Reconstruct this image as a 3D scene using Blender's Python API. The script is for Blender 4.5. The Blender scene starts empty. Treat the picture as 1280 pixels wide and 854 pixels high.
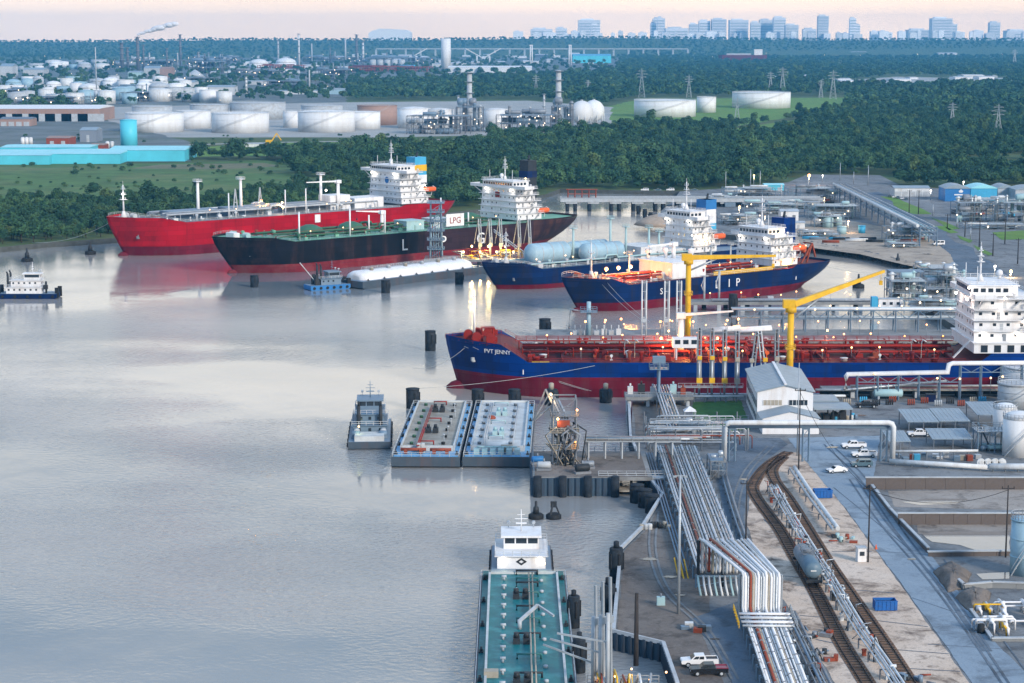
import bpy, bmesh, math, random
from mathutils import Vector, Matrix, noise
from mathutils.geometry import tessellate_polygon
# ------------------------------------------------------------------ camera, sky, sun, exposure
sc = bpy.context.scene
col = sc.collection
CAM_H, FPX, HOR = 100.0, 2500.0, 43.0
PITCH = math.atan((427 - HOR) / FPX)
cam = bpy.data.cameras.new("camera")
cam.sensor_width = 36.0
cam.lens = FPX / 1280 * 36.0
cam.clip_start = 1.0
cam.clip_end = 120000.0
camo = bpy.data.objects.new("camera", cam)
col.objects.link(camo)
camo.location = (0, 0, CAM_H)
camo.rotation_euler = (math.radians(90) - PITCH, 0, 0)
sc.camera = camo
SUN_EL, SUN_AZ = math.radians(24), math.radians(140)
w = bpy.data.worlds.new("World")
sc.world = w
w.use_nodes = True
nt = w.node_tree
nt.nodes.clear()
N = nt.nodes.new
out = N("ShaderNodeOutputWorld")
bg = N("ShaderNodeBackground")
bg.inputs[1].default_value = 0.088
sky = N("ShaderNodeTexSky")
sky.sky_type = 'NISHITA'
sky.sun_disc = False
sky.sun_elevation = SUN_EL
sky.sun_rotation = SUN_AZ
sky.altitude = 0
sky.air_density = 1.0
sky.dust_density = 1.5
sky.ozone_density = 2.5
tc = N("ShaderNodeTexCoord")
sep = N("ShaderNodeSeparateXYZ")
nt.links.new(tc.outputs["Generated"], sep.inputs[0])
ramp = N("ShaderNodeValToRGB")
cr = ramp.color_ramp
cr.elements[0].position = 0.0
cr.elements[0].color = (1.08, .82, .64, 1)
cr.elements[1].position = 1.0
cr.elements[1].color = (.48, .62, .84, 1)
for p_, c_ in ((.018, (1.06, .82, .66, 1)), (.05, (.90, .82, .74, 1)), (.13, (1.0, .92, .82, 1)), (.21, (.92, .88, .83, 1)), (.28, (.50, .59, .70, 1)), (.36, (.28, .45, .66, 1)), (.6, (.44, .58, .80, 1))):
 e = cr.elements.new(p_)
 e.color = c_
nt.links.new(sep.outputs[2], ramp.inputs[0])
mapp = N("ShaderNodeMapping")
mapp.inputs["Scale"].default_value = (1.6, 1.6, 9.0)
nt.links.new(tc.outputs["Generated"], mapp.inputs[0])
noi = N("ShaderNodeTexNoise")
noi.inputs["Scale"].default_value = 1.8
noi.inputs["Detail"].default_value = 5
nt.links.new(mapp.outputs[0], noi.inputs["Vector"])
mr = N("ShaderNodeMapRange")
mr.inputs[1].default_value = .3
mr.inputs[2].default_value = .7
mr.inputs[3].default_value = .86
mr.inputs[4].default_value = 1.08
nt.links.new(noi.outputs[0], mr.inputs[0])
sc1 = N("ShaderNodeVectorMath")
sc1.operation = 'SCALE'
nt.links.new(ramp.outputs[0], sc1.inputs[0])
mul = N("ShaderNodeMath")
mul.operation = 'MULTIPLY'
mul.inputs[1].default_value = 10.0
nt.links.new(mr.outputs[0], mul.inputs[0])
nt.links.new(mul.outputs[0], sc1.inputs["Scale"])
mix = N("ShaderNodeMixRGB")
mix.inputs[0].default_value = .88
nt.links.new(sky.outputs[0], mix.inputs[1])
gl = N("ShaderNodeVectorMath")
gl.operation = 'DOT_PRODUCT'
gl.inputs[1].default_value = (math.sin(.18), math.cos(.18), 0)
nt.links.new(tc.outputs["Generated"], gl.inputs[0])
gr = N("ShaderNodeMapRange")
gr.inputs[1].default_value = .72
gr.inputs[2].default_value = 1.0
nt.links.new(gl.outputs["Value"], gr.inputs[0])
tint = N("ShaderNodeMixRGB")
tint.inputs[1].default_value = (.78, .92, 1.05, 1)
tint.inputs[2].default_value = (1.40, 1.32, 1.16, 1)
nt.links.new(gr.outputs[0], tint.inputs[0])
tm = N("ShaderNodeVectorMath")
tm.operation = 'MULTIPLY'
nt.links.new(sc1.outputs[0], tm.inputs[0])
nt.links.new(tint.outputs[0], tm.inputs[1])
nt.links.new(tm.outputs[0], mix.inputs[2])
nt.links.new(mix.outputs[0], bg.inputs[0])
nt.links.new(bg.outputs[0], out.inputs[0])
sun = bpy.data.lights.new("sun", 'SUN')
sun.energy = 2.6
sun.angle = math.radians(12)
sun.color = (1.0, .88, .76)
suno = bpy.data.objects.new("sun", sun)
col.objects.link(suno)
sd = Vector((math.sin(SUN_AZ) * math.cos(SUN_EL), math.cos(SUN_AZ) * math.cos(SUN_EL), math.sin(SUN_EL)))
suno.rotation_euler = sd.to_track_quat('Z', 'Y').to_euler()
suno.location = (0, 0, 300)
sc.view_settings.view_transform = 'Standard'
sc.view_settings.look = 'None'
sc.view_settings.exposure = 0.62
sc.view_settings.gamma = 1.0
sc.view_settings.use_curve_mapping = False
sc.cycles.use_denoising = True
sc.cycles.max_bounces = 5
sc.cycles.diffuse_bounces = 2
sc.cycles.glossy_bounces = 3
sc.cycles.transmission_bounces = 2
sc.cycles.volume_bounces = 0
sc.cycles.sample_clamp_indirect = 4.0
sc.cycles.caustics_reflective = False
sc.cycles.caustics_refractive = False
# ------------------------------------------------------------------ helpers
R = random.Random(7)
SP, CP = math.sin(PITCH), math.cos(PITCH)
ZG = 2.5
def G(px, py, z=ZG):
 """where the sight line through a photograph pixel meets the level z"""
 dx, dy = (px - 640) / FPX, (427 - py) / FPX
 dY, dZ = CP + dy * SP, -SP + dy * CP
 t = (z - CAM_H) / dZ
 return Vector((dx * t, dY * t, z))
def proj(p):
 v = Vector(p) - Vector((0, 0, CAM_H))
 zc = v.y * CP - v.z * SP
 return 640 + FPX * v.x / zc, 427 - FPX * (v.y * SP + v.z * CP) / zc
class MB:
 """collects faces; build() links them as one mesh object"""
 def __init__(s):
  s.v, s.f, s.mi, s.sm, s.m = [], [], [], [], 0
 def add(s, vs, fs, smooth=False):
  o = len(s.v)
  s.v += [tuple(q) for q in vs]
  for f in fs:
   s.f.append([o + i for i in f])
   s.mi.append(s.m)
   s.sm.append(smooth)
  return s
 def box(s, x0, y0, z0, x1, y1, z1):
  vs = [(x0, y0, z0), (x1, y0, z0), (x1, y1, z0), (x0, y1, z0), (x0, y0, z1), (x1, y0, z1), (x1, y1, z1), (x0, y1, z1)]
  return s.add(vs, [(0, 3, 2, 1), (4, 5, 6, 7), (0, 1, 5, 4), (1, 2, 6, 5), (2, 3, 7, 6), (3, 0, 4, 7)])
 def cbox(s, cx, cy, z0, lx, ly, h, rot=0.0):
  c, n = math.cos(rot), math.sin(rot)
  q = [(-lx / 2, -ly / 2), (lx / 2, -ly / 2), (lx / 2, ly / 2), (-lx / 2, ly / 2)]
  q = [(cx + a * c - b * n, cy + a * n + b * c) for a, b in q]
  return s.prism(q, z0, z0 + h)
 def prism(s, poly, z0, z1):
  n = len(poly)
  vs = [(x, y, z0) for x, y in poly] + [(x, y, z1) for x, y in poly]
  fs = [tuple(range(n - 1, -1, -1)), tuple(range(n, 2 * n))] + [(i, (i + 1) % n, n + (i + 1) % n, n + i) for i in range(n)]
  return s.add(vs, fs)
 def sprism(s, prof, y0, y1):
  """side profile (x, z) drawn out along y"""
  n = len(prof)
  vs = [(x, y0, z) for x, z in prof] + [(x, y1, z) for x, z in prof]
  fs = [tuple(range(n)), tuple(range(2 * n - 1, n - 1, -1))] + [(i, n + i, n + (i + 1) % n, (i + 1) % n) for i in range(n)]
  return s.add(vs, fs)
 def cyl(s, p, q, r, n=8, r2=None, smooth=True, cap=True):
  p, q = Vector(p), Vector(q)
  r2 = r if r2 is None else r2
  d = q - p
  if d.length < 1e-6:
   return s
  d.normalize()
  a = d.orthogonal().normalized()
  if abs(d.z) > .99:
   a = Vector((1, 0, 0))
  b = d.cross(a)
  vs, fs = [], []
  for c, rr in ((p, r), (q, r2)):
   for i in range(n):
    t = 2 * math.pi * i / n
    vs.append(c + a * (rr * math.cos(t)) + b * (rr * math.sin(t)))
  s.add(vs, [(i, (i + 1) % n, n + (i + 1) % n, n + i) for i in range(n)], smooth)
  if cap:
   o = len(s.v) - 2 * n
   for f in ([o + i for i in range(n - 1, -1, -1)], [o + n + i for i in range(n)]):
    s.f.append(f)
    s.mi.append(s.m)
    s.sm.append(False)
  return s
 def bar(s, p, q, wd, h=None):
  """square bar between two points"""
  return s.cyl(p, q, wd * .7071, 4, smooth=False)
 def tube(s, pts, r, n=8):
  pts = [Vector(p) for p in pts]
  rings = []
  ref = Vector((0, 0, 1))
  for i, p in enumerate(pts):
   if i == 0:
    d = pts[1] - p
   elif i == len(pts) - 1:
    d = p - pts[i - 1]
   else:
    d = (pts[i + 1] - p).normalized() + (p - pts[i - 1]).normalized()
   d.normalize()
   up = ref if abs(d.dot(ref)) < .95 else Vector((1, .3, 0)).normalized()
   a = d.cross(up).normalized()
   b = a.cross(d)
   k = 1.0
   if 0 < i < len(pts) - 1:
    k = 1 / max(.6, (d.dot((pts[i + 1] - p).normalized())))
   rings.append([p + (a * math.cos(2 * math.pi * j / n) + b * math.sin(2 * math.pi * j / n)) * (r * (k if k < 1.5 else 1.5)) for j in range(n)])
  return s.loft(rings)
 def loft(s, rings, cap=True, smooth=True, closed=True):
  n = len(rings[0])
  vs = [v for rg in rings for v in rg]
  fs = []
  for k in range(len(rings) - 1):
   for i in range(n if closed else n - 1):
    j = (i + 1) % n
    fs.append((k * n + i, k * n + j, (k + 1) * n + j, (k + 1) * n + i))
  s.add(vs, fs, smooth)
  if cap:
   o = len(s.v) - len(vs)
   for f in ([o + i for i in range(n - 1, -1, -1)], [o + (len(rings) - 1) * n + i for i in range(n)]):
    s.f.append(f)
    s.mi.append(s.m)
    s.sm.append(False)
  return s
 def lathe(s, prof, n=24, c=(0, 0, 0), smooth=True):
  rings = [[(c[0] + r * math.cos(2 * math.pi * i / n), c[1] + r * math.sin(2 * math.pi * i / n), c[2] + z) for i in range(n)] for r, z in prof]
  return s.loft(rings, True, smooth)
 def hcyl(s, p, q, r, n=16, dome=.35):
  """vessel with domed ends"""
  p, q = Vector(p), Vector(q)
  d = (q - p).normalized()
  a = d.orthogonal().normalized()
  b = d.cross(a)
  pr = [(p - d * (r * dome), .12), (p - d * (r * dome * .7), .62), (p - d * (r * dome * .3), .9), (p, 1), (q, 1), (q + d * (r * dome * .3), .9), (q + d * (r * dome * .7), .62), (q + d * (r * dome), .12)]
  return s.loft([[c + (a * math.cos(2 * math.pi * i / n) + b * math.sin(2 * math.pi * i / n)) * (r * k) for i in range(n)] for c, k in pr])
 def sphere(s, c, r, n=12, m=8, sx=1, sy=1, sz=1):
  rings = []
  for k in range(m + 1):
   t = math.pi * (k + (.02 if k == 0 else -.02 if k == m else 0)) / m
   rings.append([(c[0] + sx * r * math.sin(t) * math.cos(2 * math.pi * i / n), c[1] + sy * r * math.sin(t) * math.sin(2 * math.pi * i / n), c[2] - sz * r * math.cos(t)) for i in range(n)])
  return s.loft(rings)
 def rail(s, pts, h=1.1, step=2.5, r=.05):
  pts = [Vector(p) for p in pts]
  for a, b in zip(pts, pts[1:]):
   for k in (h, h * .5):
    s.bar(a + Vector((0, 0, k)), b + Vector((0, 0, k)), r * 1.6)
   n = max(1, int((b - a).length / step))
   for i in range(n + 1):
    p = a.lerp(b, i / n)
    s.bar(p, p + Vector((0, 0, h)), r * 1.6)
  return s
 def mesh(s, name, mats):
  me = bpy.data.meshes.new(name)
  me.from_pydata(s.v, [], s.f)
  for m in (mats if isinstance(mats, (list, tuple)) else [mats]):
   me.materials.append(m)
  me.polygons.foreach_set("material_index", s.mi)
  me.polygons.foreach_set("use_smooth", s.sm)
  me.update()
  return me
 def build(s, name, mats, parent=None, kind=None, loc=None, label=None):
  o = bpy.data.objects.new(name, s.mesh(name, mats))
  col.objects.link(o)
  if parent:
   o.parent = parent
  if kind:
   o["kind"] = kind
  if loc is not None:
   o.location = loc
  if label:
   o["label"] = label
  return o
def tag(o, label, cat, group=None):
 o["label"] = label
 o["category"] = cat
 if group:
  o["group"] = group
 return o
def thing(name, label, cat, loc=(0, 0, 0), rz=0.0, group=None):
 o = bpy.data.objects.new(name, None)
 o.empty_display_size = .5
 col.objects.link(o)
 o.location = loc
 o.rotation_euler = (0, 0, rz)
 return tag(o, label, cat, group)
def struct(mb, name, mats, kind="structure"):
 return mb.build(name, mats, None, kind)
def copy_tree(o, parent=None):
 c = o.copy()
 col.objects.link(c)
 c.parent = parent
 for ch in [x for x in KIDS.get(o.name, ())] or list(o.children):
  copy_tree(ch, c)
 return c
KIDS = {}
def place(o, loc, rz, label, group=None):
 o.location = loc
 o.rotation_euler = (0, 0, rz)
 o["label"] = label
 if group:
  o["group"] = group
 return o
def flat(poly, z, name, mat_, kind="structure"):
 """a level sheet from world outline points"""
 pts = [Vector((p[0], p[1], 0)) for p in poly]
 tri = tessellate_polygon([pts])
 mb = MB()
 fs = []
 for t in tri:
  a, b, c = (pts[i] for i in t)
  fs.append(t if (b - a).cross(c - a).z > 0 else (t[0], t[2], t[1]))
 mb.add([(p.x, p.y, z) for p in pts], fs)
 return mb.build(name, mat_, None, kind)
def patch(pxs, lift, name, mat_):
 """sheet from a pixel outline, its edges a little ragged"""
 rr = random.Random(len(name) * 7 + int(pxs[0][0]))
 P = [G(x, y) for x, y in pxs]
 out_ = []
 for a, b in zip(P, P[1:] + P[:1]):
  n = max(1, min(40, int((b - a).length / (2.5 if a.y < 900 else 25))))
  k = .16 if a.y < 900 else 3.0
  for i in range(n):
   p = a.lerp(b, i / n)
   out_.append(p + (Vector((rr.uniform(-k, k), rr.uniform(-k, k), 0)) if i else Vector()))
 return flat(out_, ZG + lift, name, mat_)
def smooth_path(pts, k=6):
 """Catmull-Rom through points"""
 pts = [Vector(p) for p in pts]
 P = [pts[0] * 2 - pts[1]] + pts + [pts[-1] * 2 - pts[-2]]
 o = []
 for i in range(1, len(P) - 2):
  a, b, c, d = P[i - 1:i + 3]
  for j in range(k):
   t = j / k
   o.append(.5 * ((2 * b) + (c - a) * t + (2 * a - 5 * b + 4 * c - d) * t * t + (3 * b - a - 3 * c + d) * t ** 3))
 o.append(pts[-1])
 return o
def ribbon(path, half, lift, name, mat_, z=ZG):
 L_, R_ = [], []
 for i, p in enumerate(path):
  d = (path[min(i + 1, len(path) - 1)] - path[max(i - 1, 0)])
  d.z = 0
  d.normalize()
  n = Vector((-d.y, d.x, 0))
  L_.append(p + n * half)
  R_.append(p - n * half)
 mb = MB()
 n = len(path)
 mb.add([(p.x, p.y, z + lift) for p in R_ + L_], [(i, i + 1, n + i + 1, n + i) for i in range(n - 1)])
 return mb.build(name, mat_, None, "structure")
# ------------------------------------------------------------------ materials
def pm(name, c, rough=.6, metal=0.0, var=.18, scale=.4, stain=None, amt=0.0, sscale=.15, streak=False, plates=None, bump=0.0, bscale=4.0, spec=.22, coord="Object", objvar=0.0, emit=None, es=0.0):
 m = bpy.data.materials.new(name)
 m.use_nodes = True
 t = m.node_tree
 b = t.nodes["Principled BSDF"]
 b.inputs["Roughness"].default_value = rough
 b.inputs["Metallic"].default_value = metal
 b.inputs["Specular IOR Level"].default_value = spec
 tcn = t.nodes.new("ShaderNodeTexCoord")
 if coord == "World":
  g = t.nodes.new("ShaderNodeNewGeometry")
  vec = g.outputs["Position"]
 else:
  vec = tcn.outputs["Object"]
 n1 = t.nodes.new("ShaderNodeTexNoise")
 n1.inputs["Scale"].default_value = scale
 n1.inputs["Detail"].default_value = 6
 n1.inputs["Roughness"].default_value = .62
 t.links.new(vec, n1.inputs["Vector"])
 r1 = t.nodes.new("ShaderNodeMapRange")
 r1.inputs[1].default_value, r1.inputs[2].default_value = .28, .72
 r1.inputs[3].default_value, r1.inputs[4].default_value = 1 - var, 1 + var * .6
 t.links.new(n1.outputs[0], r1.inputs[0])
 base = t.nodes.new("ShaderNodeVectorMath")
 base.operation = 'SCALE'
 base.inputs[0].default_value = c[:3]
 fac = r1.outputs[0]
 if objvar:
  oi = t.nodes.new("ShaderNodeObjectInfo")
  r3 = t.nodes.new("ShaderNodeMapRange")
  r3.inputs[3].default_value, r3.inputs[4].default_value = 1 - objvar, 1 + objvar
  t.links.new(oi.outputs["Random"], r3.inputs[0])
  mm = t.nodes.new("ShaderNodeMath")
  mm.operation = 'MULTIPLY'
  t.links.new(fac, mm.inputs[0])
  t.links.new(r3.outputs[0], mm.inputs[1])
  fac = mm.outputs[0]
 t.links.new(fac, base.inputs["Scale"])
 outc = base.outputs[0]
 if stain:
  n2 = t.nodes.new("ShaderNodeTexNoise")
  n2.inputs["Scale"].default_value = sscale
  n2.inputs["Detail"].default_value = 7
  n2.inputs["Roughness"].default_value = .7
  if streak:
   mp = t.nodes.new("ShaderNodeMapping")
   mp.inputs["Scale"].default_value = (1, 1, .12)
   t.links.new(vec, mp.inputs[0])
   t.links.new(mp.outputs[0], n2.inputs["Vector"])
  else:
   t.links.new(vec, n2.inputs["Vector"])
  r2 = t.nodes.new("ShaderNodeMapRange")
  r2.inputs[1].default_value, r2.inputs[2].default_value = .48, .68
  r2.inputs[3].default_value, r2.inputs[4].default_value = 0, amt
  t.links.new(n2.outputs[0], r2.inputs[0])
  mx = t.nodes.new("ShaderNodeMixRGB")
  t.links.new(r2.outputs[0], mx.inputs[0])
  t.links.new(outc, mx.inputs[1])
  mx.inputs[2].default_value = (*stain, 1)
  outc = mx.outputs[0]
 if plates:
  sv = t.nodes.new("ShaderNodeSeparateXYZ")
  cv = t.nodes.new("ShaderNodeCombineXYZ")
  t.links.new(vec, sv.inputs[0])
  t.links.new(sv.outputs[0], cv.inputs[0])
  t.links.new(sv.outputs[2], cv.inputs[1])
  bk = t.nodes.new("ShaderNodeTexBrick")
  bk.inputs["Scale"].default_value = 1.0
  bk.inputs["Brick Width"].default_value = plates[0]
  bk.inputs["Row Height"].default_value = plates[1]
  bk.inputs["Mortar Size"].default_value = .07
  bk.inputs["Color1"].default_value = (.70, .70, .70, 1)
  bk.inputs["Color2"].default_value = (1.08, 1.06, 1.04, 1)
  bk.inputs["Mortar"].default_value = (.62, .58, .56, 1)
  t.links.new(cv.outputs[0], bk.inputs["Vector"])
  mp2 = t.nodes.new("ShaderNodeMixRGB")
  mp2.blend_type = 'MULTIPLY'
  mp2.inputs[0].default_value = 1
  t.links.new(outc, mp2.inputs[1])
  t.links.new(bk.outputs[0], mp2.inputs[2])
  outc = mp2.outputs[0]
 t.links.new(outc, b.inputs["Base Color"])
 if bump:
  n3 = t.nodes.new("ShaderNodeTexNoise")
  n3.inputs["Scale"].default_value = bscale
  n3.inputs["Detail"].default_value = 5
  t.links.new(vec, n3.inputs["Vector"])
  bp = t.nodes.new("ShaderNodeBump")
  bp.inputs["Strength"].default_value = bump
  bp.inputs["Distance"].default_value = .3
  t.links.new(n3.outputs[0], bp.inputs["Height"])
  t.links.new(bp.outputs[0], b.inputs["Normal"])
 if emit:
  b.inputs["Emission Color"].default_value = (*emit, 1)
  b.inputs["Emission Strength"].default_value = es
 return m
def glow(name, c, s):
 m = bpy.data.materials.new(name)
 m.use_nodes = True
 b = m.node_tree.nodes["Principled BSDF"]
 b.inputs["Base Color"].default_value = (.8, .8, .8, 1)
 b.inputs["Emission Color"].default_value = (*c, 1)
 b.inputs["Emission Strength"].default_value = s
 m.cycles.emission_sampling = 'NONE'
 return m
def gm(name, c, dark, light, big=.03, mid=.16, fine=1.3, bump=.3, k=1.0):
 """trodden ground: broad patches, stains, grit"""
 m = bpy.data.materials.new(name)
 m.use_nodes = True
 t = m.node_tree
 b = t.nodes["Principled BSDF"]
 b.inputs["Roughness"].default_value = .92
 b.inputs["Specular IOR Level"].default_value = .25
 g = t.nodes.new("ShaderNodeNewGeometry")
 cur = None
 prev = (*c, 1)
 for i, (sc_, tgt, lo, hi, amt, det) in enumerate(((big, light, .42, .66, .75, 5), (mid, dark, .50, .66, .8 * k, 8), (mid * 3.1, dark, .56, .70, .6 * k, 8), (fine, light, .52, .74, .45, 4), (fine * 2.3, dark, .55, .75, .55 * k, 3))):
  n = t.nodes.new("ShaderNodeTexNoise")
  n.inputs["Scale"].default_value = sc_
  n.inputs["Detail"].default_value = det
  n.inputs["Roughness"].default_value = .68
  n.inputs["Distortion"].default_value = .6 if i < 3 else 0
  t.links.new(g.outputs["Position"], n.inputs["Vector"])
  r = t.nodes.new("ShaderNodeMapRange")
  r.inputs[1].default_value, r.inputs[2].default_value, r.inputs[4].default_value = lo, hi, amt
  t.links.new(n.outputs[0], r.inputs[0])
  mx = t.nodes.new("ShaderNodeMixRGB")
  t.links.new(r.outputs[0], mx.inputs[0])
  if cur is None:
   mx.inputs[1].default_value = prev
  else:
   t.links.new(cur, mx.inputs[1])
  mx.inputs[2].default_value = (*tgt, 1)
  cur = mx.outputs[0]
  if i == 3:
   bp = t.nodes.new("ShaderNodeBump")
   bp.inputs["Strength"].default_value = bump
   bp.inputs["Distance"].default_value = .25
   t.links.new(n.outputs[0], bp.inputs["Height"])
   t.links.new(bp.outputs[0], b.inputs["Normal"])
 t.links.new(cur, b.inputs["Base Color"])
 return m
RUST = (.16, .07, .035)
M = {}
M['white'] = pm('white_paint', (.74, .75, .76), .45, stain=(.45, .36, .28), amt=.35, sscale=.5, streak=True, var=.08)
M['offwhite'] = pm('offwhite_paint', (.62, .65, .66), .5, stain=(.35, .28, .2), amt=.4, sscale=.4, streak=True)
M['tankwhite'] = pm('tank_white_paint', (.70, .72, .73), .5, stain=(.42, .38, .33), amt=.35, sscale=.12, streak=True, var=.08, scale=.1, objvar=.08)
M['palegrey'] = pm('pale_grey_paint', (.42, .46, .49), .5, stain=(.25, .2, .16), amt=.4, sscale=.3)
M['grey'] = pm('grey_steel', (.22, .25, .28), .5, .2, stain=RUST, amt=.3, sscale=.5)
M['bluegrey'] = pm('blue_grey_steel', (.16, .24, .32), .5, .1, stain=RUST, amt=.25, sscale=.4)
M['palegreen'] = pm('pale_blue_green_paint', (.34, .52, .55), .5, stain=(.25, .2, .14), amt=.35, sscale=.4)
M['galv'] = pm('galvanised_steel', (.40, .44, .47), .42, .45, var=.2, scale=.8)
M['dark'] = pm('dark_steel', (.035, .04, .045), .55, .2, var=.3)
M['black'] = pm('black_rubber', (.018, .02, .022), .7, var=.4, scale=1.5)
M['glass'] = pm('dark_window_glass', (.02, .03, .04), .12, spec=.7, var=.3)
M['red'] = pm('red_hull_paint', (.40, .004, .014), .38, stain=(.20, .008, .012), amt=.75, sscale=.16, streak=True, var=.1, scale=.05, plates=(9.0, 2.3), spec=.12)
M['boot'] = pm('red_boot_topping', (.15, .006, .022), .6, stain=(.14, .035, .045), amt=.8, sscale=.25, streak=True, var=.25, scale=.15, plates=(9.0, 2.3), spec=.1)
M['boot2'] = pm('faded_boot_topping', (.20, .018, .026), .6, stain=(.20, .08, .08), amt=0.70, sscale=.1, var=.3, scale=.1, plates=(9.0, 2.3), spec=.1)
M['deckred'] = pm('red_oxide_deck_paint', (.13, .010, .012), .6, stain=(.075, .028, .022), amt=.5, sscale=.4, var=.3)
M['deckpipe'] = pm('red_oxide_pipe_paint', (.27, .018, .011), .5, stain=(.10, .025, .018), amt=.4, sscale=.9)
M['hullblack'] = pm('black_hull_paint', (.008, .009, .014), .45, stain=(.040, .022, .020), amt=.85, sscale=.16, streak=True, var=.4, scale=.06, plates=(9.0, 2.3), spec=.1)
M['hullbrown'] = pm('faded_maroon_black_hull', (.034, .018, .024), .55, stain=(.10, .045, .035), amt=.85, sscale=.2, streak=True, var=.35, scale=.08, plates=(9.0, 2.3), spec=.1)
M['navy'] = pm('navy_hull_paint', (.003, .020, .095), .42, stain=(.022, .022, .04), amt=.8, sscale=.2, streak=True, var=.2, scale=.06, plates=(9.0, 2.3), spec=.1)
M['blue'] = pm('blue_hull_paint', (.001, .032, .19), .42, stain=(.012, .024, .07), amt=.8, sscale=.2, streak=True, var=.2, scale=.06, plates=(9.0, 2.3), spec=.1)
M['green'] = pm('green_deck_paint', (.16, .40, .27), .6, stain=(.13, .17, .12), amt=.6, sscale=.12, var=.25)
M['greenpipe'] = pm('dark_green_deck_gear', (.045, .14, .085), .55, stain=RUST, amt=.3, sscale=.6)
M['teal'] = pm('teal_deck_paint', (.010, .15, .165), .45, stain=(.05, .27, .285), amt=.75, sscale=.3, var=.3, scale=.2)
M['tealdark'] = pm('dark_teal_paint', (.025, .14, .14), .5, stain=RUST, amt=.3, sscale=.6)
M['bargeblue'] = pm('pale_blue_barge_paint', (.14, .40, .66), .45, stain=(.12, .14, .16), amt=.4, sscale=.5, var=.2)
M['bargetan'] = pm('worn_tan_barge_deck', (.34, .32, .27), .6, stain=(.16, .12, .09), amt=.65, sscale=.18, var=.3, scale=.25)
M['bargewhite'] = pm('worn_white_barge_deck', (.52, .55, .55), .55, stain=(.28, .26, .24), amt=.5, sscale=.18, var=.25, scale=.25)
M['hullgrey'] = pm('slate_barge_hull', (.06, .085, .11), .55, stain=RUST, amt=.45, sscale=.2, streak=True)
M['yellow'] = pm('yellow_crane_paint', (.72, .42, .02), .45, stain=(.35, .2, .05), amt=.35, sscale=.5)
M['orange'] = pm('orange_lifeboat_plastic', (.75, .13, .03), .4)
M['lightblue'] = pm('light_blue_tank_paint', (.30, .46, .55), .45, stain=(.2, .26, .28), amt=.35, sscale=.2, streak=True)
M['cyan'] = pm('cyan_cladding', (.10, .55, .68), .45, stain=(.08, .36, .45), amt=.4, sscale=.03, var=.1, scale=.05)
M['cyanroof'] = pm('pale_cyan_roof', (.30, .68, .74), .45, stain=(.16, .5, .58), amt=.4, sscale=.03, var=.1, scale=.05)
M['blueclad'] = pm('blue_cladding', (.03, .17, .42), .5, var=.15)
M['blueclad2'] = pm('sky_blue_cladding', (.06, .36, .58), .5, var=.15)
M['skip'] = pm('blue_skip_paint', (.02, .13, .42), .5, stain=(.05, .05, .06), amt=.5, sscale=.8)
M['concrete'] = pm('concrete', (.25, .26, .26), .85, stain=(.10, .10, .10), amt=.75, sscale=.12, var=.2, scale=.3, bump=.2)
M['pile'] = pm('weathered_pile', (.022, .030, .040), .75, stain=(.075, .075, .075), amt=.5, sscale=.6, var=.4, scale=1.0, spec=.1)
M['sheet'] = pm('sheet_pile_steel', (.05, .085, .125), .6, .1, stain=(.05, .03, .022), amt=.6, sscale=.4, streak=True, var=.25, spec=.1)
M['roofgrey'] = pm('blue_grey_metal_roof', (.27, .34, .39), .45, .1, stain=(.2, .22, .23), amt=.4, sscale=.2)
M['wood'] = pm('dark_pole_wood', (.045, .04, .038), .85, var=.35, scale=1.2)
M['rail'] = pm('rusty_rail_steel', (.07, .045, .035), .55, .4, var=.3, scale=1)
M['tie'] = pm('railway_tie', (.07, .055, .045), .9, var=.4, scale=1)
M['rustred'] = pm('rust_red_steel', (.28, .06, .03), .6, stain=(.12, .05, .03), amt=.5, sscale=.8)
M['tan'] = pm('tan_pipe_paint', (.36, .33, .27), .5, stain=(.2, .14, .09), amt=.4, sscale=.6)
M['brown'] = pm('brown_wall_panel', (.13, .11, .10), .75, stain=(.07, .055, .05), amt=.5, sscale=.3)
M['rope'] = pm('mooring_rope', (.42, .44, .42), .9, var=.2)
M['tankcar'] = pm('slate_blue_tank_car_paint', (.10, .17, .23), .42, stain=(.2, .25, .28), amt=.5, sscale=.3)
M['sandy'] = pm('sand', (.42, .33, .25), .95, var=.2)
M['steam_stack'] = pm('stack_steel', (.13, .14, .16), .6, var=.3, scale=.05)
M['pinkbrick'] = pm('terracotta_cladding', (.33, .22, .18), .7, var=.15, scale=.05)
M['bldg'] = pm('pale_far_wall', (.55, .58, .60), .7, var=.2, scale=.02, objvar=.25)
M['bldgdark'] = pm('slate_far_wall', (.17, .20, .24), .7, var=.2, scale=.02, objvar=.3)
M['tower'] = pm('skyline_wall', (.72, .74, .76), .6, var=.1, scale=.01, objvar=.2)
M['carwhite'] = pm('white_car_paint', (.75, .76, .77), .25, var=.04, spec=.6)
M['carblack'] = pm('black_car_paint', (.012, .014, .017), .2, var=.05, spec=.6)
M['carblue'] = pm('slate_blue_car_paint', (.08, .14, .17), .25, var=.05, spec=.6)
M['carred'] = pm('maroon_car_paint', (.22, .03, .06), .25, var=.05, spec=.6)
M['plastic'] = pm('dark_trim', (.03, .03, .032), .5)
M['lit_warm'] = glow('warm_lamp_glow', (1, .50, .13), 3.2)
M['lit_white'] = glow('white_lamp_glow', (1, .90, .72), 6)
M['lit_amber'] = glow('amber_lamp_glow', (1, .30, .03), 4)
M['lit_dim'] = glow('dim_far_lamp_glow', (1, .72, .42), 2.5)
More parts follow.
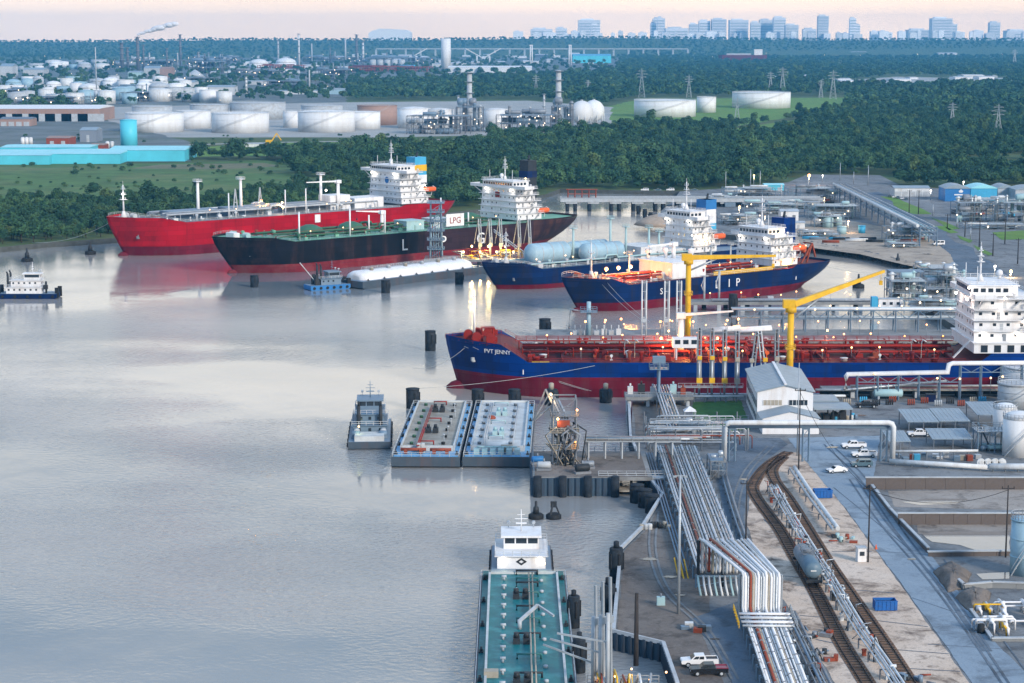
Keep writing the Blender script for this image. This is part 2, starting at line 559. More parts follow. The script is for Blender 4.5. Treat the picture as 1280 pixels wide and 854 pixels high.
# ------------------------------------------------------------------ setting: ground, water, yard, roads, fields
def water_material():
 m = bpy.data.materials.new("harbour_water")
 m.use_nodes = True
 t = m.node_tree
 b = t.nodes["Principled BSDF"]
 b.inputs["Base Color"].default_value = (.21, .215, .21, 1)
 b.inputs["IOR"].default_value = 1.33
 b.inputs["Specular IOR Level"].default_value = 1.0
 g = t.nodes.new("ShaderNodeNewGeometry")
 def noise(scale, sx, sy, det=4):
  mp = t.nodes.new("ShaderNodeMapping")
  mp.inputs["Scale"].default_value = (sx, sy, 1)
  t.links.new(g.outputs["Position"], mp.inputs[0])
  n = t.nodes.new("ShaderNodeTexNoise")
  n.inputs["Scale"].default_value = scale
  n.inputs["Detail"].default_value = det
  t.links.new(mp.outputs[0], n.inputs["Vector"])
  return n
 fine = noise(.85, .8, 1.0, 4)
 swell = noise(.045, 1, .55, 3)
 band = noise(.009, .6, 1.1, 6)
 silt_glow = t.nodes.new("ShaderNodeMixRGB")
 silt_glow.inputs[1].default_value = (.17, .20, .215, 1)
 silt_glow.inputs[2].default_value = (.42, .385, .345, 1)  # silt colour, with reflected sky and ripple patches painted into its pale tone
 sn = noise(.0045, .8, 1.5, 5)
 sr = t.nodes.new("ShaderNodeMapRange")
 sr.inputs[1].default_value, sr.inputs[2].default_value = .36, .64
 t.links.new(sn.outputs[0], sr.inputs[0])
 t.links.new(sr.outputs[0], silt_glow.inputs[0])
 t.links.new(silt_glow.outputs[0], b.inputs["Base Color"])
 rr = t.nodes.new("ShaderNodeMapRange")
 rr.inputs[1].default_value, rr.inputs[2].default_value = .35, .65
 rr.inputs[3].default_value, rr.inputs[4].default_value = .03, .2
 t.links.new(band.outputs[0], rr.inputs[0])
 t.links.new(rr.outputs[0], b.inputs["Roughness"])
 st = t.nodes.new("ShaderNodeMapRange")
 st.inputs[1].default_value, st.inputs[2].default_value = .42, .60
 st.inputs[3].default_value, st.inputs[4].default_value = .08, 1.25
 t.links.new(band.outputs[0], st.inputs[0])
 sx = t.nodes.new("ShaderNodeSeparateXYZ")
 t.links.new(g.outputs["Position"], sx.inputs[0])
 calm = t.nodes.new("ShaderNodeMapRange")
 calm.inputs[1].default_value, calm.inputs[2].default_value = 560, 800
 calm.inputs[3].default_value, calm.inputs[4].default_value = 1.0, .25
 t.links.new(sx.outputs[1], calm.inputs[0])
 mc = t.nodes.new("ShaderNodeMath")
 mc.operation = 'MULTIPLY'
 t.links.new(st.outputs[0], mc.inputs[0])
 t.links.new(calm.outputs[0], mc.inputs[1])
 mc2 = t.nodes.new("ShaderNodeMath")
 mc2.operation = 'MULTIPLY'
 mc2.inputs[1].default_value = .38
 t.links.new(calm.outputs[0], mc2.inputs[0])
 b1 = t.nodes.new("ShaderNodeBump")
 b1.inputs["Distance"].default_value = .35
 t.links.new(mc.outputs[0], b1.inputs["Strength"])
 t.links.new(fine.outputs[0], b1.inputs["Height"])
 b2 = t.nodes.new("ShaderNodeBump")
 b2.inputs["Distance"].default_value = 1.2
 t.links.new(mc2.outputs[0], b2.inputs["Strength"])
 t.links.new(swell.outputs[0], b2.inputs["Height"])
 t.links.new(b1.outputs[0], b2.inputs["Normal"])
 t.links.new(b2.outputs[0], b.inputs["Normal"])
 return m
M['water'] = water_material()
WC = dict(coord="World")
M['meadow'] = pm('meadow_ground', (.075, .115, .04), .95, stain=(.13, .13, .055), amt=.7, sscale=.02, var=.4, scale=.03, **WC)
M['grass'] = pm('mown_grass', (.12, .235, .045), .95, stain=(.17, .20, .06), amt=.5, sscale=.03, var=.3, scale=.1, **WC)
M['lawn'] = pm('green_lawn', (.05, .14, .035), .95, var=.3, scale=.5, **WC)
M['marsh'] = pm('marsh_grass', (.085, .16, .05), .95, stain=(.17, .18, .08), amt=.8, sscale=.012, var=.35, scale=.05, **WC)
M['bank'] = pm('muddy_bank', (.085, .095, .09), .9, stain=(.05, .05, .045), amt=.5, sscale=.3, var=.3, bump=.4, **WC)
M['yard'] = gm('gravel_yard', (.165, .175, .18), (.065, .066, .07), (.27, .28, .285))
M['sandyard'] = gm('sandy_yard', (.38, .31, .24), (.16, .135, .11), (.48, .41, .33))
M['reed'] = gm('dry_reeds', (.15, .15, .085), (.08, .095, .05), (.20, .19, .11))
M['dirt'] = gm('trodden_dirt', (.145, .125, .11), (.055, .047, .042), (.25, .225, .20))
M['roadc'] = gm('worn_concrete_road', (.22, .28, .335), (.10, .125, .15), (.29, .355, .41), .03, .12)
M['asphalt'] = gm('grey_asphalt', (.10, .14, .185), (.05, .058, .066), (.17, .195, .22), .04, .15)
M['ballast'] = gm('buff_rail_paving', (.54, .42, .32), (.11, .075, .055), (.68, .57, .47), .04, .14, k=1.25)
M['trackbed'] = gm('rusty_track_bed', (.17, .095, .055), (.045, .03, .022), (.28, .165, .10), .06, .3)
M['pond'] = gm('wet_pond_mud', (.27, .235, .20), (.08, .066, .055), (.40, .36, .32), .03, .1)
M['clearing'] = pm('pale_clearing', (.36, .36, .34), .95, var=.2, scale=.02, **WC)
M['farurban'] = pm('far_plant_ground', (.16, .18, .18), .95, stain=(.06, .09, .05), amt=.8, sscale=.012, var=.35, scale=.02, **WC)
E_LAND = [Vector((600, -600, 0)), G(868, 960), G(845, 856), G(829, 808), G(768, 794), G(776, 690), G(802, 664), G(828, 623), G(812, 600),
   G(800, 575), G(789, 548), Vector((33, 538, 0)), Vector((185, 538, 0)), Vector((185, 612, 0)), Vector((150, 640, 0)), Vector((149, 742, 0)),
   G(1190, 338), G(1130, 326), G(1075, 313), G(1010, 302), G(930, 295), G(838, 288), G(826, 264), G(842, 250), G(850, 239)]
W_LAND = [G(790, 238), G(740, 237), G(700, 236), Vector((20, 1230, 0)), Vector((-15, 1130, 0)), Vector((-60, 1075, 0)), Vector((-140, 1006, 0)), Vector((-212, 950, 0)),
   G(60, 303), G(0, 309), G(-120, 314), Vector((-900, 880, 0)), Vector((-5100, 700, 0)), Vector((-5100, 13100, 0)), Vector((5100, 13100, 0)), Vector((5100, -600, 0))]
LAND = E_LAND + W_LAND
pts = [Vector((p.x, p.y, 0)) for p in LAND]
mb = MB()
fs = []
for t in tessellate_polygon([pts]):
 a, b, c = (pts[i] for i in t)
 fs.append(t if (b - a).cross(c - a).z > 0 else (t[0], t[2], t[1]))
mb.add([(p.x, p.y, ZG) for p in pts], fs)
mb.m = 1
n = len(pts)
for i in range(n):
 p, q = pts[i], pts[(i + 1) % n]
 if max(abs(p.x), abs(q.x)) > 5000:
  continue
 mb.add([(p.x, p.y, ZG), (q.x, q.y, ZG), (q.x, q.y, -3), (p.x, p.y, -3)], [(0, 3, 2, 1)])
struct(mb, "ground", [M['meadow'], M['bank']])
mb = MB()
mb.add([(-5100, -900, 0), (700, -900, 0), (700, 1500, 0), (-5100, 1500, 0)], [(0, 1, 2, 3)])
struct(mb, "water", M['water'])
def inland(x, y):
 """is a ground point on the land outline's inside"""
 c = False
 j = len(pts) - 1
 for i in range(len(pts)):
  a, b = pts[i], pts[j]
  if (a.y > y) != (b.y > y) and x < (b.x - a.x) * (y - a.y) / (b.y - a.y) + a.x:
   c = not c
  j = i
 return c
def inpoly(x, y, poly):
 c = False
 j = len(poly) - 1
 for i in range(len(poly)):
  a, b = poly[i], poly[j]
  if (a[1] > y) != (b[1] > y) and x < (b[0] - a[0]) * (y - a[1]) / (b[1] - a[1]) + a[0]:
   c = not c
  j = i
 return c
yard_poly = [Vector((420, 250, 0)), G(870, 955)] + [Vector(p) for p in E_LAND[2:25]] + [G(900, 236), G(985, 228), G(1010, 218), G(1100, 219), G(1125, 232), G(1180, 236), G(1330, 232), Vector((420, 900, 0))]
flat(yard_poly, ZG + .03, "yard", M['yard'])
patch([(940, 330), (1000, 308), (1075, 318), (1130, 331), (1190, 343), (1230, 330), (1180, 306), (1110, 285), (1040, 272), (985, 280), (930, 290)], .06, "sandy_yard", M['sandyard'])
patch([(850, 915), (848, 858), (832, 809), (771, 791), (780, 690), (806, 665), (832, 624), (818, 600), (852, 600), (880, 700), (888, 765), (868, 775), (905, 854), (905, 915)], .06, "dirt_apron", M['dirt'])
patch([(795, 545), (790, 498), (832, 498), (838, 545)], .06, "rubble_apron", M['dirt'])
patch([(866, 527), (866, 503), (926, 501), (934, 524)], .09, "lawn", M['lawn'])
patch([(866, 541), (866, 532), (936, 530), (938, 538)], .09, "lawn_strip", M['lawn'])
patch([(985, 548), (1100, 545), (1092, 600), (1112, 640), (1162, 692), (1217, 766), (1243, 802), (1330, 890), (1330, 960), (1262, 960), (1215, 854), (1130, 735), (1060, 640), (1012, 583)], .09, "road", M['roadc'])
patch([(900, 548), (975, 548), (985, 556), (958, 575), (940, 596), (932, 622), (930, 650), (938, 690), (960, 728), (938, 728), (918, 690), (903, 640), (898, 600)], .09, "asphalt_road", M['asphalt'])
patch([(862, 776), (895, 762), (925, 752), (930, 775), (938, 810), (953, 856), (985, 960), (940, 960), (916, 856), (895, 812)], .12, "asphalt_lane", M['asphalt'])
patch([(975, 566), (1008, 566), (1016, 584), (1060, 641), (1128, 735), (1212, 855), (1275, 960), (1110, 960), (1045, 856), (990, 765), (950, 715), (934, 655), (938, 615), (952, 588)], .06, "rail_paving", M['ballast'])
patch([(1118, 634), (1110, 614), (1340, 612), (1340, 640)], .06, "pond_bed", M['pond'])
patch([(1148, 668), (1146, 656), (1340, 656), (1340, 664)], .06, "mud_flat", M['pond'])
def pond(pxs, name):
 o = patch(pxs, .10, name, M['stillwater'])
 return o
M['stillwater'] = pm('still_pond_water', (.30, .27, .24), .03, spec=1.0, var=.1, **WC)
M['puddle'] = pm('puddle_water', (.09, .085, .08), .05, spec=.6, var=.1, **WC)
pond([(1152, 668), (1175, 665), (1262, 665), (1262, 692), (1225, 690), (1200, 682), (1165, 678)], "pond_water")
pond([(1126, 628), (1160, 624), (1210, 624), (1195, 630), (1150, 632)], "pond_water")
pond([(1220, 718), (1262, 716), (1262, 724), (1228, 725)], "pond_water")
patch([(1075, 242), (1098, 240), (1130, 258), (1165, 281), (1240, 328), (1262, 345), (1200, 345), (1188, 318), (1150, 288), (1100, 258)], .09, "access_road", M['asphalt'])
for poly in ([(1100, 246), (1118, 246), (1165, 268), (1142, 268)], [(1163, 272), (1182, 278), (1200, 286), (1186, 288)], [(1166, 283), (1180, 283), (1198, 291), (1188, 292)], [(1196, 294), (1216, 301), (1212, 304), (1200, 299)], [(1216, 306), (1242, 318), (1236, 320), (1222, 313)], [(1240, 291), (1300, 287), (1300, 299), (1252, 300)]):
 patch(poly, .12, "grass_verge", M['grass'])
patch([(235, 186), (330, 178), (470, 178), (600, 176), (600, 184), (420, 193), (330, 195), (235, 196)], .06, "grass_field", M['grass'])
patch([(0, 204), (140, 206), (235, 204), (330, 200), (362, 206), (372, 236), (300, 252), (150, 256), (0, 260), (-150, 262), (-150, 206)], .06, "marsh", M['marsh'])
patch([(160, 211), (200, 206), (330, 204), (352, 208), (270, 212)], .10, "dry_reed_bed", M['reed'])
patch([(742, 160), (748, 136), (800, 124), (1055, 122), (1060, 138), (990, 146), (920, 158)], .06, "grass_field", M['grass'])
patch([(905, 172), (925, 160), (995, 150), (1000, 158), (960, 170)], .06, "grass_field", M['grass'])
patch([(1180, 212), (1190, 203), (1340, 199), (1340, 208)], .06, "grass_field", M['grass'])
patch([(1010, 104), (1120, 96), (1260, 99), (1250, 104), (1120, 105)], .06, "clearing", M['clearing'])
patch([(940, 68.5), (1330, 66), (1330, 72), (950, 72)], .06, "clearing", M['clearing'])
patch([(-200, 76), (200, 74), (440, 70), (780, 69), (770, 88), (440, 104), (430, 138), (140, 134), (120, 158), (-200, 180)], .06, "plant_ground", M['farurban'])
patch([(130, 172), (135, 134), (430, 128), (660, 126), (765, 134), (765, 166), (480, 172)], .08, "tank_farm_ground", M['clearing'])
patch([(-60, 206), (-60, 150), (130, 150), (238, 178), (238, 202)], .14, "works_ground", M['farurban'])
ribbon([G(230, 181.5), G(330, 178.5), G(420, 177), G(610, 174)], 6, .12, "far_road", M['clearing'])
flat([G(752, 216), G(760, 210), G(835, 209), G(830, 215)], ZG + .10, "creek_pool", M['stillwater'])
mb = MB()
line = [G(930, 295), G(1010, 302), G(1075, 313), G(1130, 326), G(1190, 338)]
for a, b in zip(line, line[1:]):
 d = (b - a)
 nn = Vector((d.y, -d.x, 0)).normalized()
 for i in range(int(d.length * 2.2)):
  k = R.random()
  p = a + d * R.random() + nn * (k * 4.2 - .6)
  r = R.uniform(.4, 1.0)
  z = ZG - k * 2.7
  mb.sphere((p.x, p.y, z), r, 5, 3, R.uniform(.8, 1.3), R.uniform(.8, 1.3), R.uniform(.5, .9))
mb.sm = [False] * len(mb.sm)
M['riprap'] = pm('riprap_stone', (.16, .17, .18), .9, var=.5, scale=.7, coord="World")
o = mb.build("riprap", M['riprap'], None, "stuff")
o["label"] = "grey boulders lining the basin wall behind the navy tanker"
o["category"] = "boulders"
mb = MB()
for (x0, y0), (x1, y1) in (((1140, 748), (1226, 777)), ((1062, 642), (1114, 642)), ((1160, 806), (1253, 812)), ((1098, 690), (1163, 694)), ((1180, 700), (1292, 852)), ((1042, 610), (1140, 690)), ((1066, 738), (1118, 742)), ((1092, 776), (1160, 784)), ((1010, 640), (1050, 650)), ((1040, 690), (1090, 690)), ((955, 650), (975, 668)), ((970, 720), (1000, 722)), ((1000, 770), (1024, 772)), ((1108, 812), (1186, 818)), ((1128, 836), (1200, 840)), ((985, 600), (1012, 606)), ((1020, 800), (1048, 806))):
 a, b = G(x0, y0), G(x1, y1)
 d = (b - a).normalized()
 nn = Vector((-d.y, d.x, 0)) * .14
 mb.add([(p.x, p.y, ZG + .105) for p in (a - nn, b - nn, b + nn, a + nn)], [(0, 1, 2, 3)])
struct(mb, "slab_joint", M['asphalt'])
i = 0
for off, pth in ((9, [(1062, 600), (1100, 655), (1160, 725), (1215, 800), (1262, 870)]), (9, [(1030, 556), (1075, 600), (1120, 665), (1175, 735), (1230, 815)]), (8, [(960, 558), (930, 590), (916, 630), (920, 680), (940, 722)]), (8, [(815, 640), (812, 690), (830, 740), (880, 790), (915, 850)])):
 for x0 in (0, off):
  i += 1
  ribbon(smooth_path([G(x + x0, y) for x, y in pth], 5), .22, .13 + .004 * i, "tyre_track", M['asphalt'] if i < 5 else M['yard'])
rr = random.Random(17)
for x, y, r in ((838, 722, .8), (812, 700, 1.1), (850, 745, .6), (1140, 700, .6), (1040, 560, 1.0), (930, 600, .7), (1075, 520, 1.0), (1160, 318, 1.6), (1120, 322, 2.0), (893, 800, .6), (1020, 745, .5)):
 c = G(x, y)
 flat([c + Vector((r * rr.uniform(.5, 1.3) * 1.6 * math.cos(a * .314), r * rr.uniform(.6, 1.2) * math.sin(a * .314), 0)) for a in range(20)], ZG + .18, "puddle", M['puddle'])
# ------------------------------------------------------------------ ships
def lerp(a, b, t):
 return a + (b - a) * t
def lamp(parent, p, mat_, r=.35, power=0.0, c=(1, .8, .55), name="lamp"):
 """a lit lamp head; power > 0 lets it light its surroundings"""
 o = MB().sphere((0, 0, 0), r, 8, 6).build(name, mat_, parent, loc=p)
 if power:
  l = bpy.data.lights.new("lamp_light", 'POINT')
  l.energy = power * (.13 if c[1] > .75 else 1.1 if c[1] < .5 else .6)
  l.color = c
  l.shadow_soft_size = .5
  lo = bpy.data.objects.new("lamp_light", l)
  col.objects.link(lo)
  lo.parent = o
  lo.location = (0, 0, -r - .6)
 return o
ORD = "first second third fourth fifth sixth seventh eighth ninth tenth eleventh twelfth thirteenth fourteenth fifteenth sixteenth seventeenth eighteenth nineteenth".split()
def nth(i):
 """counting word for place i, from 0"""
 n = i + 1
 if n < 20:
  return ORD[i]
 if n % 10 == 0:
  return ("twentieth", "thirtieth", "fortieth")[n // 10 - 2]
 return ("twenty", "thirty", "forty")[n // 10 - 2] + "-" + ORD[n % 10 - 1]
WARM, WHITE, AMBER = (1, .62, .28), (1, .90, .76), (1, .42, .10)
def lettering(parent, s, size, p, rot, mat_, name="lettering", depth=.03, align='CENTER'):
 cu = bpy.data.curves.new(name, 'FONT')
 cu.body = s
 cu.size = size
 cu.extrude = depth
 cu.align_x = align
 cu.resolution_u = 3
 tmp = bpy.data.objects.new("lettering_source", cu)
 col.objects.link(tmp)
 dg = bpy.context.evaluated_depsgraph_get()
 dg.update()
 me = bpy.data.meshes.new_from_object(tmp.evaluated_get(dg))
 bpy.data.objects.remove(tmp)
 me.materials.clear()
 me.materials.append(mat_)
 o = bpy.data.objects.new(name, me)
 col.objects.link(o)
 o.parent = parent
 o.location = p
 o.rotation_euler = rot
 return o
SIDE = (math.radians(90), 0, 0)
FRONT = (math.radians(90), 0, math.radians(-90))
def hull(root, L, B, zd, zf, uf, rake, zb, hm, bm, dm, stern_rake=9, sternw=.82, zp=None, bulb=True, bulbm=None, hm2=None, split=0.0, ramp_=.03, bulwark=.9, aft=.80):
 zp = zd if zp is None else zp
 def zt(u):
  if u < uf:
   return zf + (1 - u / max(uf, .01)) * .8
  if u < uf + ramp_:
   return lerp(zf, zd, (u - uf) / ramp_)
  if u > aft:
   return lerp(zd, zp, min(1, (u - aft) / .02))
  return zd
 us = [0, .006, .015, .03, .05, .075, .10, .13, uf - .001, uf + ramp_, .2, .25, .35, .5, .65, .75, aft, aft + .02, .86, .9, .94, .97, .985, 1]
 us = sorted(set(max(0, min(1, u)) for u in us))
 def half(u, h):
  e, pw = lerp(.16, .15, h), lerp(1.75, 2.5, h)
  k = 1.0
  if u < e:
   k = 1 - (1 - u / e) ** pw
  a, wd = lerp(.26, .10, h), lerp(.04, sternw, h ** .8)
  v = 1 - u
  if v < a:
   k = min(k, wd + (1 - wd) * (1 - (1 - v / a) ** 2))
  return B / 2 * k
 def pt(u, lev, side):
  top = zt(u)
  z = (-1.5, zb * .45, zb, None, None, None, None)[lev] if lev < 3 else lerp(zb, top, (lev - 2) / 4)
  h = max(0, min(1, z / zf))
  x0 = rake * (1 - h) ** 1.15
  hs = max(0, min(1, z / zd))
  x1 = L - stern_rake * (1 - hs) ** 1.6
  return Vector((lerp(x0, x1, u), side * half(u, h), z))
 mb = MB()
 for side in (-1, 1):
  for i in range(len(us) - 1):
   for lev in range(6):
    a, b, c, d = pt(us[i], lev, side), pt(us[i + 1], lev, side), pt(us[i + 1], lev + 1, side), pt(us[i], lev + 1, side)
    mb.m = 1 if lev < 2 else 2 if hm2 and us[i] < split else 0
    mb.add([a, b, c, d], [(0, 1, 2, 3) if side < 0 else (0, 3, 2, 1)], True)
 for lev in range(6):
  a, b = pt(1, lev, -1), pt(1, lev, 1)
  c, d = pt(1, lev + 1, 1), pt(1, lev + 1, -1)
  mb.m = 1 if lev < 2 else 0
  mb.add([a, b, c, d], [(0, 1, 2, 3)])
 bm_ = bmesh.new()
 me = mb.mesh("hull", [hm, bm] + ([hm2] if hm2 else []))
 bm_.from_mesh(me)
 bmesh.ops.remove_doubles(bm_, verts=bm_.verts, dist=.002)
 bm_.to_mesh(me)
 bm_.free()
 ho = bpy.data.objects.new("hull", me)
 col.objects.link(ho)
 ho.parent = root
 mb = MB()
 for i in range(len(us) - 1):
  q = []
  for u in (us[i], us[i + 1]):
   p = pt(u, 6, 1)
   low = bulwark if (u < uf or u > aft + .01) else .12
   q.append((p.x, max(.05, p.y - .15), p.z - low))
  (xa, ya, za), (xb, yb, zb_) = q
  mb.add([(xa, -ya, za), (xb, -yb, zb_), (xb, yb, zb_), (xa, ya, za)], [(0, 1, 2, 3)])
 mb.build("deck", dm, root)
 if bulb:
  mb = MB()
  rings = []
  for t in range(9):
   k = t / 8
   x = lerp(rake - 3.6 * min(1, L / 170), rake + 8, k)
   r = (zb * .34 + .5) * math.sqrt(max(.02, 1 - (1 - min(1, k * 1.9)) ** 2))
   rings.append([(x, r * .8 * math.cos(2 * math.pi * j / 12), .25 + r * 1.0 * math.sin(2 * math.pi * j / 12)) for j in range(12)])
  mb.loft(rings)
  mb.build("bulb", bulbm or bm, root)
 return pt, zt, half
def on_hull(o, pt, L_, x, z):
 """lay a part flat on the -y side of the hull at height z"""
 def y_at(x_, z_):
  best = None
  for i in range(400):
   u = i / 400 * .5
   for lev in range(2, 6):
    a, b = pt(u, lev, -1), pt(u, lev + 1, -1)
    if a.z <= z_ <= b.z:
     t = (z_ - a.z) / max(.001, b.z - a.z)
     q = a.lerp(b, t)
     if best is None or abs(q.x - x_) < abs(best.x - x_):
      best = q
  return best.y if best else 0
 y0 = y_at(x, z)
 tx = Vector((2, y_at(x + 1, z) - y_at(x - 1, z), 0)).normalized()
 tz = Vector((0, y_at(x, z + .6) - y_at(x, z - .6), 1.2)).normalized()
 n = tx.cross(tz).normalized()
 tz = n.cross(tx)
 o.matrix_local = Matrix.Translation(Vector((x, y0, z)) + n * .12) @ Matrix((tx, tz, n)).transposed().to_4x4()
def anchor(root, x, y, z, rz=0.0, m=None):
 mb = MB()
 mb.cbox(0, 0, -.9, .5, .5, 2.2)
 mb.cbox(-.9, 0, -1.2, .9, .6, 1.0, .0)
 mb.cbox(.9, 0, -1.2, .9, .6, 1.0, .0)
 mb.cbox(0, 0, -1.5, 2.0, .7, .6)
 o = mb.build("anchor", m or M['palegrey'], root, loc=(x, y, z))
 o.rotation_euler = (0, 0, rz)
 return o
def rails(root, pt, u0, u1, n=14, m=None, side=(-1, 1), lower=0.0):
 for s in side:
  mb = MB()
  p = [pt(lerp(u0, u1, i / n), 6, s) for i in range(n + 1)]
  mb.rail([(q.x, q.y - s * .2, q.z - lower) for q in p], 1.1, 2.6, .045)
  mb.build("railing", m or M['white'], root)
def winch(root, x, y, z, m, s=1.0, rz=0.0):
 mb = MB()
 mb.cyl((0, -1.3 * s, 1.1 * s), (0, 1.3 * s, 1.1 * s), .55 * s, 10)
 for k in (-1.3, -.45, .45, 1.3):
  mb.cyl((0, k * s - .06, 1.1 * s), (0, k * s + .06, 1.1 * s), 1.05 * s, 12)
 mb.cbox(.2 * s, 0, 0, 2.0 * s, 3.0 * s, .35 * s)
 mb.cbox(1.0 * s, 1.5 * s, 0, 1.0 * s, .8 * s, 1.3 * s)
 o = mb.build("mooring_winch", m, root, loc=(x, y, z))
 o.rotation_euler = (0, 0, rz)
 return o
def post(root, name, x, y, z, h, r, m, head=0.0, mh=None):
 mb = MB()
 mb.cyl((0, 0, 0), (0, 0, h), r, 10, r * .8)
 o = mb.build(name, m, root, loc=(x, y, z))
 if head:
  k = MB()
  k.cbox(0, 0, h - .2, head, head, .25)
  k.rail([(-head / 2, -head / 2, h), (head / 2, -head / 2, h), (head / 2, head / 2, h), (-head / 2, head / 2, h), (-head / 2, -head / 2, h)], 1.0, head, .06)
  k.build("platform", mh or m, o)
 return o
def mast(root, x, y, z, h, m, arms=3, name="mast", foot=True):
 mb = MB()
 if foot:
  mb.lathe([(h * .11, 0), (h * .05, h * .16), (.045 * h, h * .2)], 10)
 mb.cyl((0, 0, h * .1), (0, 0, h), h * .032, 10, h * .018)
 for k in range(arms):
  zz = h * (.55 + .16 * k)
  mb.cbox(0, 0, zz, .2 * h * (1 - .2 * k), .2 * h * (1 - .2 * k), .12)
  mb.bar((0, -h * .14 * (1 - .2 * k), zz), (0, h * .14 * (1 - .2 * k), zz), .12)
  mb.cyl((0, -h * .14 * (1 - .2 * k), zz), (0, -h * .14 * (1 - .2 * k), zz + h * .08), .1, 6)
  mb.cyl((0, h * .14 * (1 - .2 * k), zz), (0, h * .14 * (1 - .2 * k), zz + h * .08), .1, 6)
 mb.cyl((0, 0, h), (0, 0, h * 1.12), .07, 6)
 return mb.build(name, m, root, loc=(x, y, z))
def windows_on(mb, xs, ys, zs, axis, at, wd, hg):
 """window panes set 4 cm into view on a wall; axis 'x' walls face -x, 'y' walls face -y"""
 for z in zs:
  for q in (ys if axis == 'x' else xs):
   if axis == 'x':
    mb.box(at - .04, q - wd / 2, z, at + .02, q + wd / 2, z + hg)
   else:
    mb.box(q - wd / 2, at - .04, z, q + wd / 2, at + .02, z + hg)
def accommodation(root, x0, z0, ln, wd, tiers, th, wm, bridge_w, fun=None, funm=None, fun_bands=(), mast_h=9, lifeboat=True, step=1.0, seed=1, poop=None, face_extra=0, lights=(), bigwin=False, lbz=None):
 """white superstructure at the stern: tiers, wheelhouse with bridge wings, funnel, masts, lifeboats"""
 rr = random.Random(seed)
 wn = MB()
 rl = MB()
 z = z0
 xa, xb = x0, x0 + ln
 for k in range(tiers):
  a = xa
  b = xb - step * k
  wk = wd * (1, .97, .93, .9, .88, .86)[k]
  ov = (.9, .7, 1.0, .6, .8, .7)[k] + (wd - wk) / 2
  mb = MB()
  mb.box(a, -wk / 2, z, b, wk / 2, z + th - .18)
  mb.box(a - .45, -wk / 2 - ov, z + th - .18, b + 1.0, wk / 2 + ov, z + th)
  mb.build("accommodation_deck", wm, root)
  nx = max(3, int(wk / 3.0))
  ys = [-wk / 2 + wk * (i + .5) / nx for i in range(nx) if rr.random() < .72]
  windows_on(wn, [], ys, [z + th * .42], 'x', a, .62 if not bigwin else .9, .75 if not bigwin else .8)
  nn = max(3, int((b - a) / 3.2))
  xs = [a + (b - a) * (i + .5) / nn for i in range(nn) if rr.random() < .8]
  windows_on(wn, xs, [], [z + th * .42], 'y', -wk / 2, .62 if not bigwin else .9, .75 if not bigwin else .8)
  for q in xs:
   wn.box(q - .31, wk / 2 - .02, z + th * .42, q + .31, wk / 2 + .04, z + th * .42 + .75)
  rl.rail([(a + 1, -wk / 2 - ov + .1, z + th), (b + .9, -wk / 2 - ov + .1, z + th), (b + .9, wk / 2 + ov - .1, z + th), (a + 1, wk / 2 + ov - .1, z + th)], 1.0, 2.4, .05)
  for sd in (-1, 1):
   xs0 = b - 4.5 - 2.2 * (k % 2)
   q = MB()
   y0 = sd * (wk / 2 + ov * .5)
   q.bar((xs0, y0 - .3, z), (xs0 + 3.0, y0 - .3, z + th), .22)
   q.bar((xs0, y0 + .3, z), (xs0 + 3.0, y0 + .3, z + th), .22)
   for st in range(7):
    q.bar((xs0 + 3.0 * st / 7, y0 - .3, z + th * st / 7), (xs0 + 3.0 * st / 7, y0 + .3, z + th * st / 7), .14)
   q.build("outside_stair", M['palegrey'], root)
   xd = a + (b - a) * rr.uniform(.25, .5)
   MB().box(xd, min(sd * wk / 2 - .05, sd * wk / 2 + .06), z + .1, xd + .9, max(sd * wk / 2 - .05, sd * wk / 2 + .06), z + 2.0).build("side_door", M['palegrey'] if k % 2 else M['grey'], root)
   xv = a + (b - a) * rr.uniform(.6, .9)
   q = MB()
   q.lathe([(.3, 0), (.3, 1.2), (.5, 1.3), (.5, 1.7), (.1, 1.8)], 8)
   q.build("deck_ventilator", wm, root, loc=(xv, sd * (wk / 2 + ov * .45), z + th))
  z += th
 mb = MB()
 mb.box(xa - 1.0, -bridge_w / 2, z + .02, xa + 5.0, bridge_w / 2, z + .35)
 for s in (-1, 1):
  mb.box(xa - 1.0, s * bridge_w / 2 - .1, z + .35, xa + 5.0, s * bridge_w / 2 + .1, z + 1.5)
  mb.box(xa - 1.0, min(s * bridge_w / 2, s * wd * .40), z + .35, xa - .85, max(s * bridge_w / 2, s * wd * .40), z + 1.45)
  mb.bar((xa + 1, s * (bridge_w / 2 - .4), z), (xa + 1, s * wd / 2, z - th * .9), .35)
 mb.build("bridge_wing", wm, root)
 mb = MB()
 whl = ln * .62
 mb.box(xa - .6, -wd * .40, z + .35, xa + whl, wd * .40, z + 3.2)
 mb.box(xa - 1.1, -wd * .42, z + 3.2, xa + whl + .4, wd * .42, z + 3.5)
 mb.build("wheelhouse", wm, root)
 n = max(5, int(wd * .8 / 1.7))
 bw = MB()
 for i in range(n):
  y = -wd * .38 + wd * .76 * (i + .5) / n
  bw.box(xa - .66, y - .62, z + 1.5, xa - .58, y + .62, z + 2.6)
 for i in range(max(2, int(whl / 2.2))):
  x = xa + .6 + i * 2.1
  if x < xa + whl - .8:
   bw.box(x - .7, -wd * .40 - .05, z + 1.5, x + .7, -wd * .40 + .02, z + 2.6)
   bw.box(x - .7, wd * .40 - .02, z + 1.5, x + .7, wd * .40 + .05, z + 2.6)
 bw.build("bridge_window", M['glass'], root, "stuff")
 wn.build("porthole", M['glass'], root, "stuff")
 rl.rail([(xa - 1, -wd * .41, z + 3.5), (xa - 1, wd * .41, z + 3.5), (xa + whl, wd * .41, z + 3.5), (xa + whl, -wd * .41, z + 3.5), (xa - 1, -wd * .41, z + 3.5)], 1.0, 2.0, .05)
 rl.build("railing", wm, root)
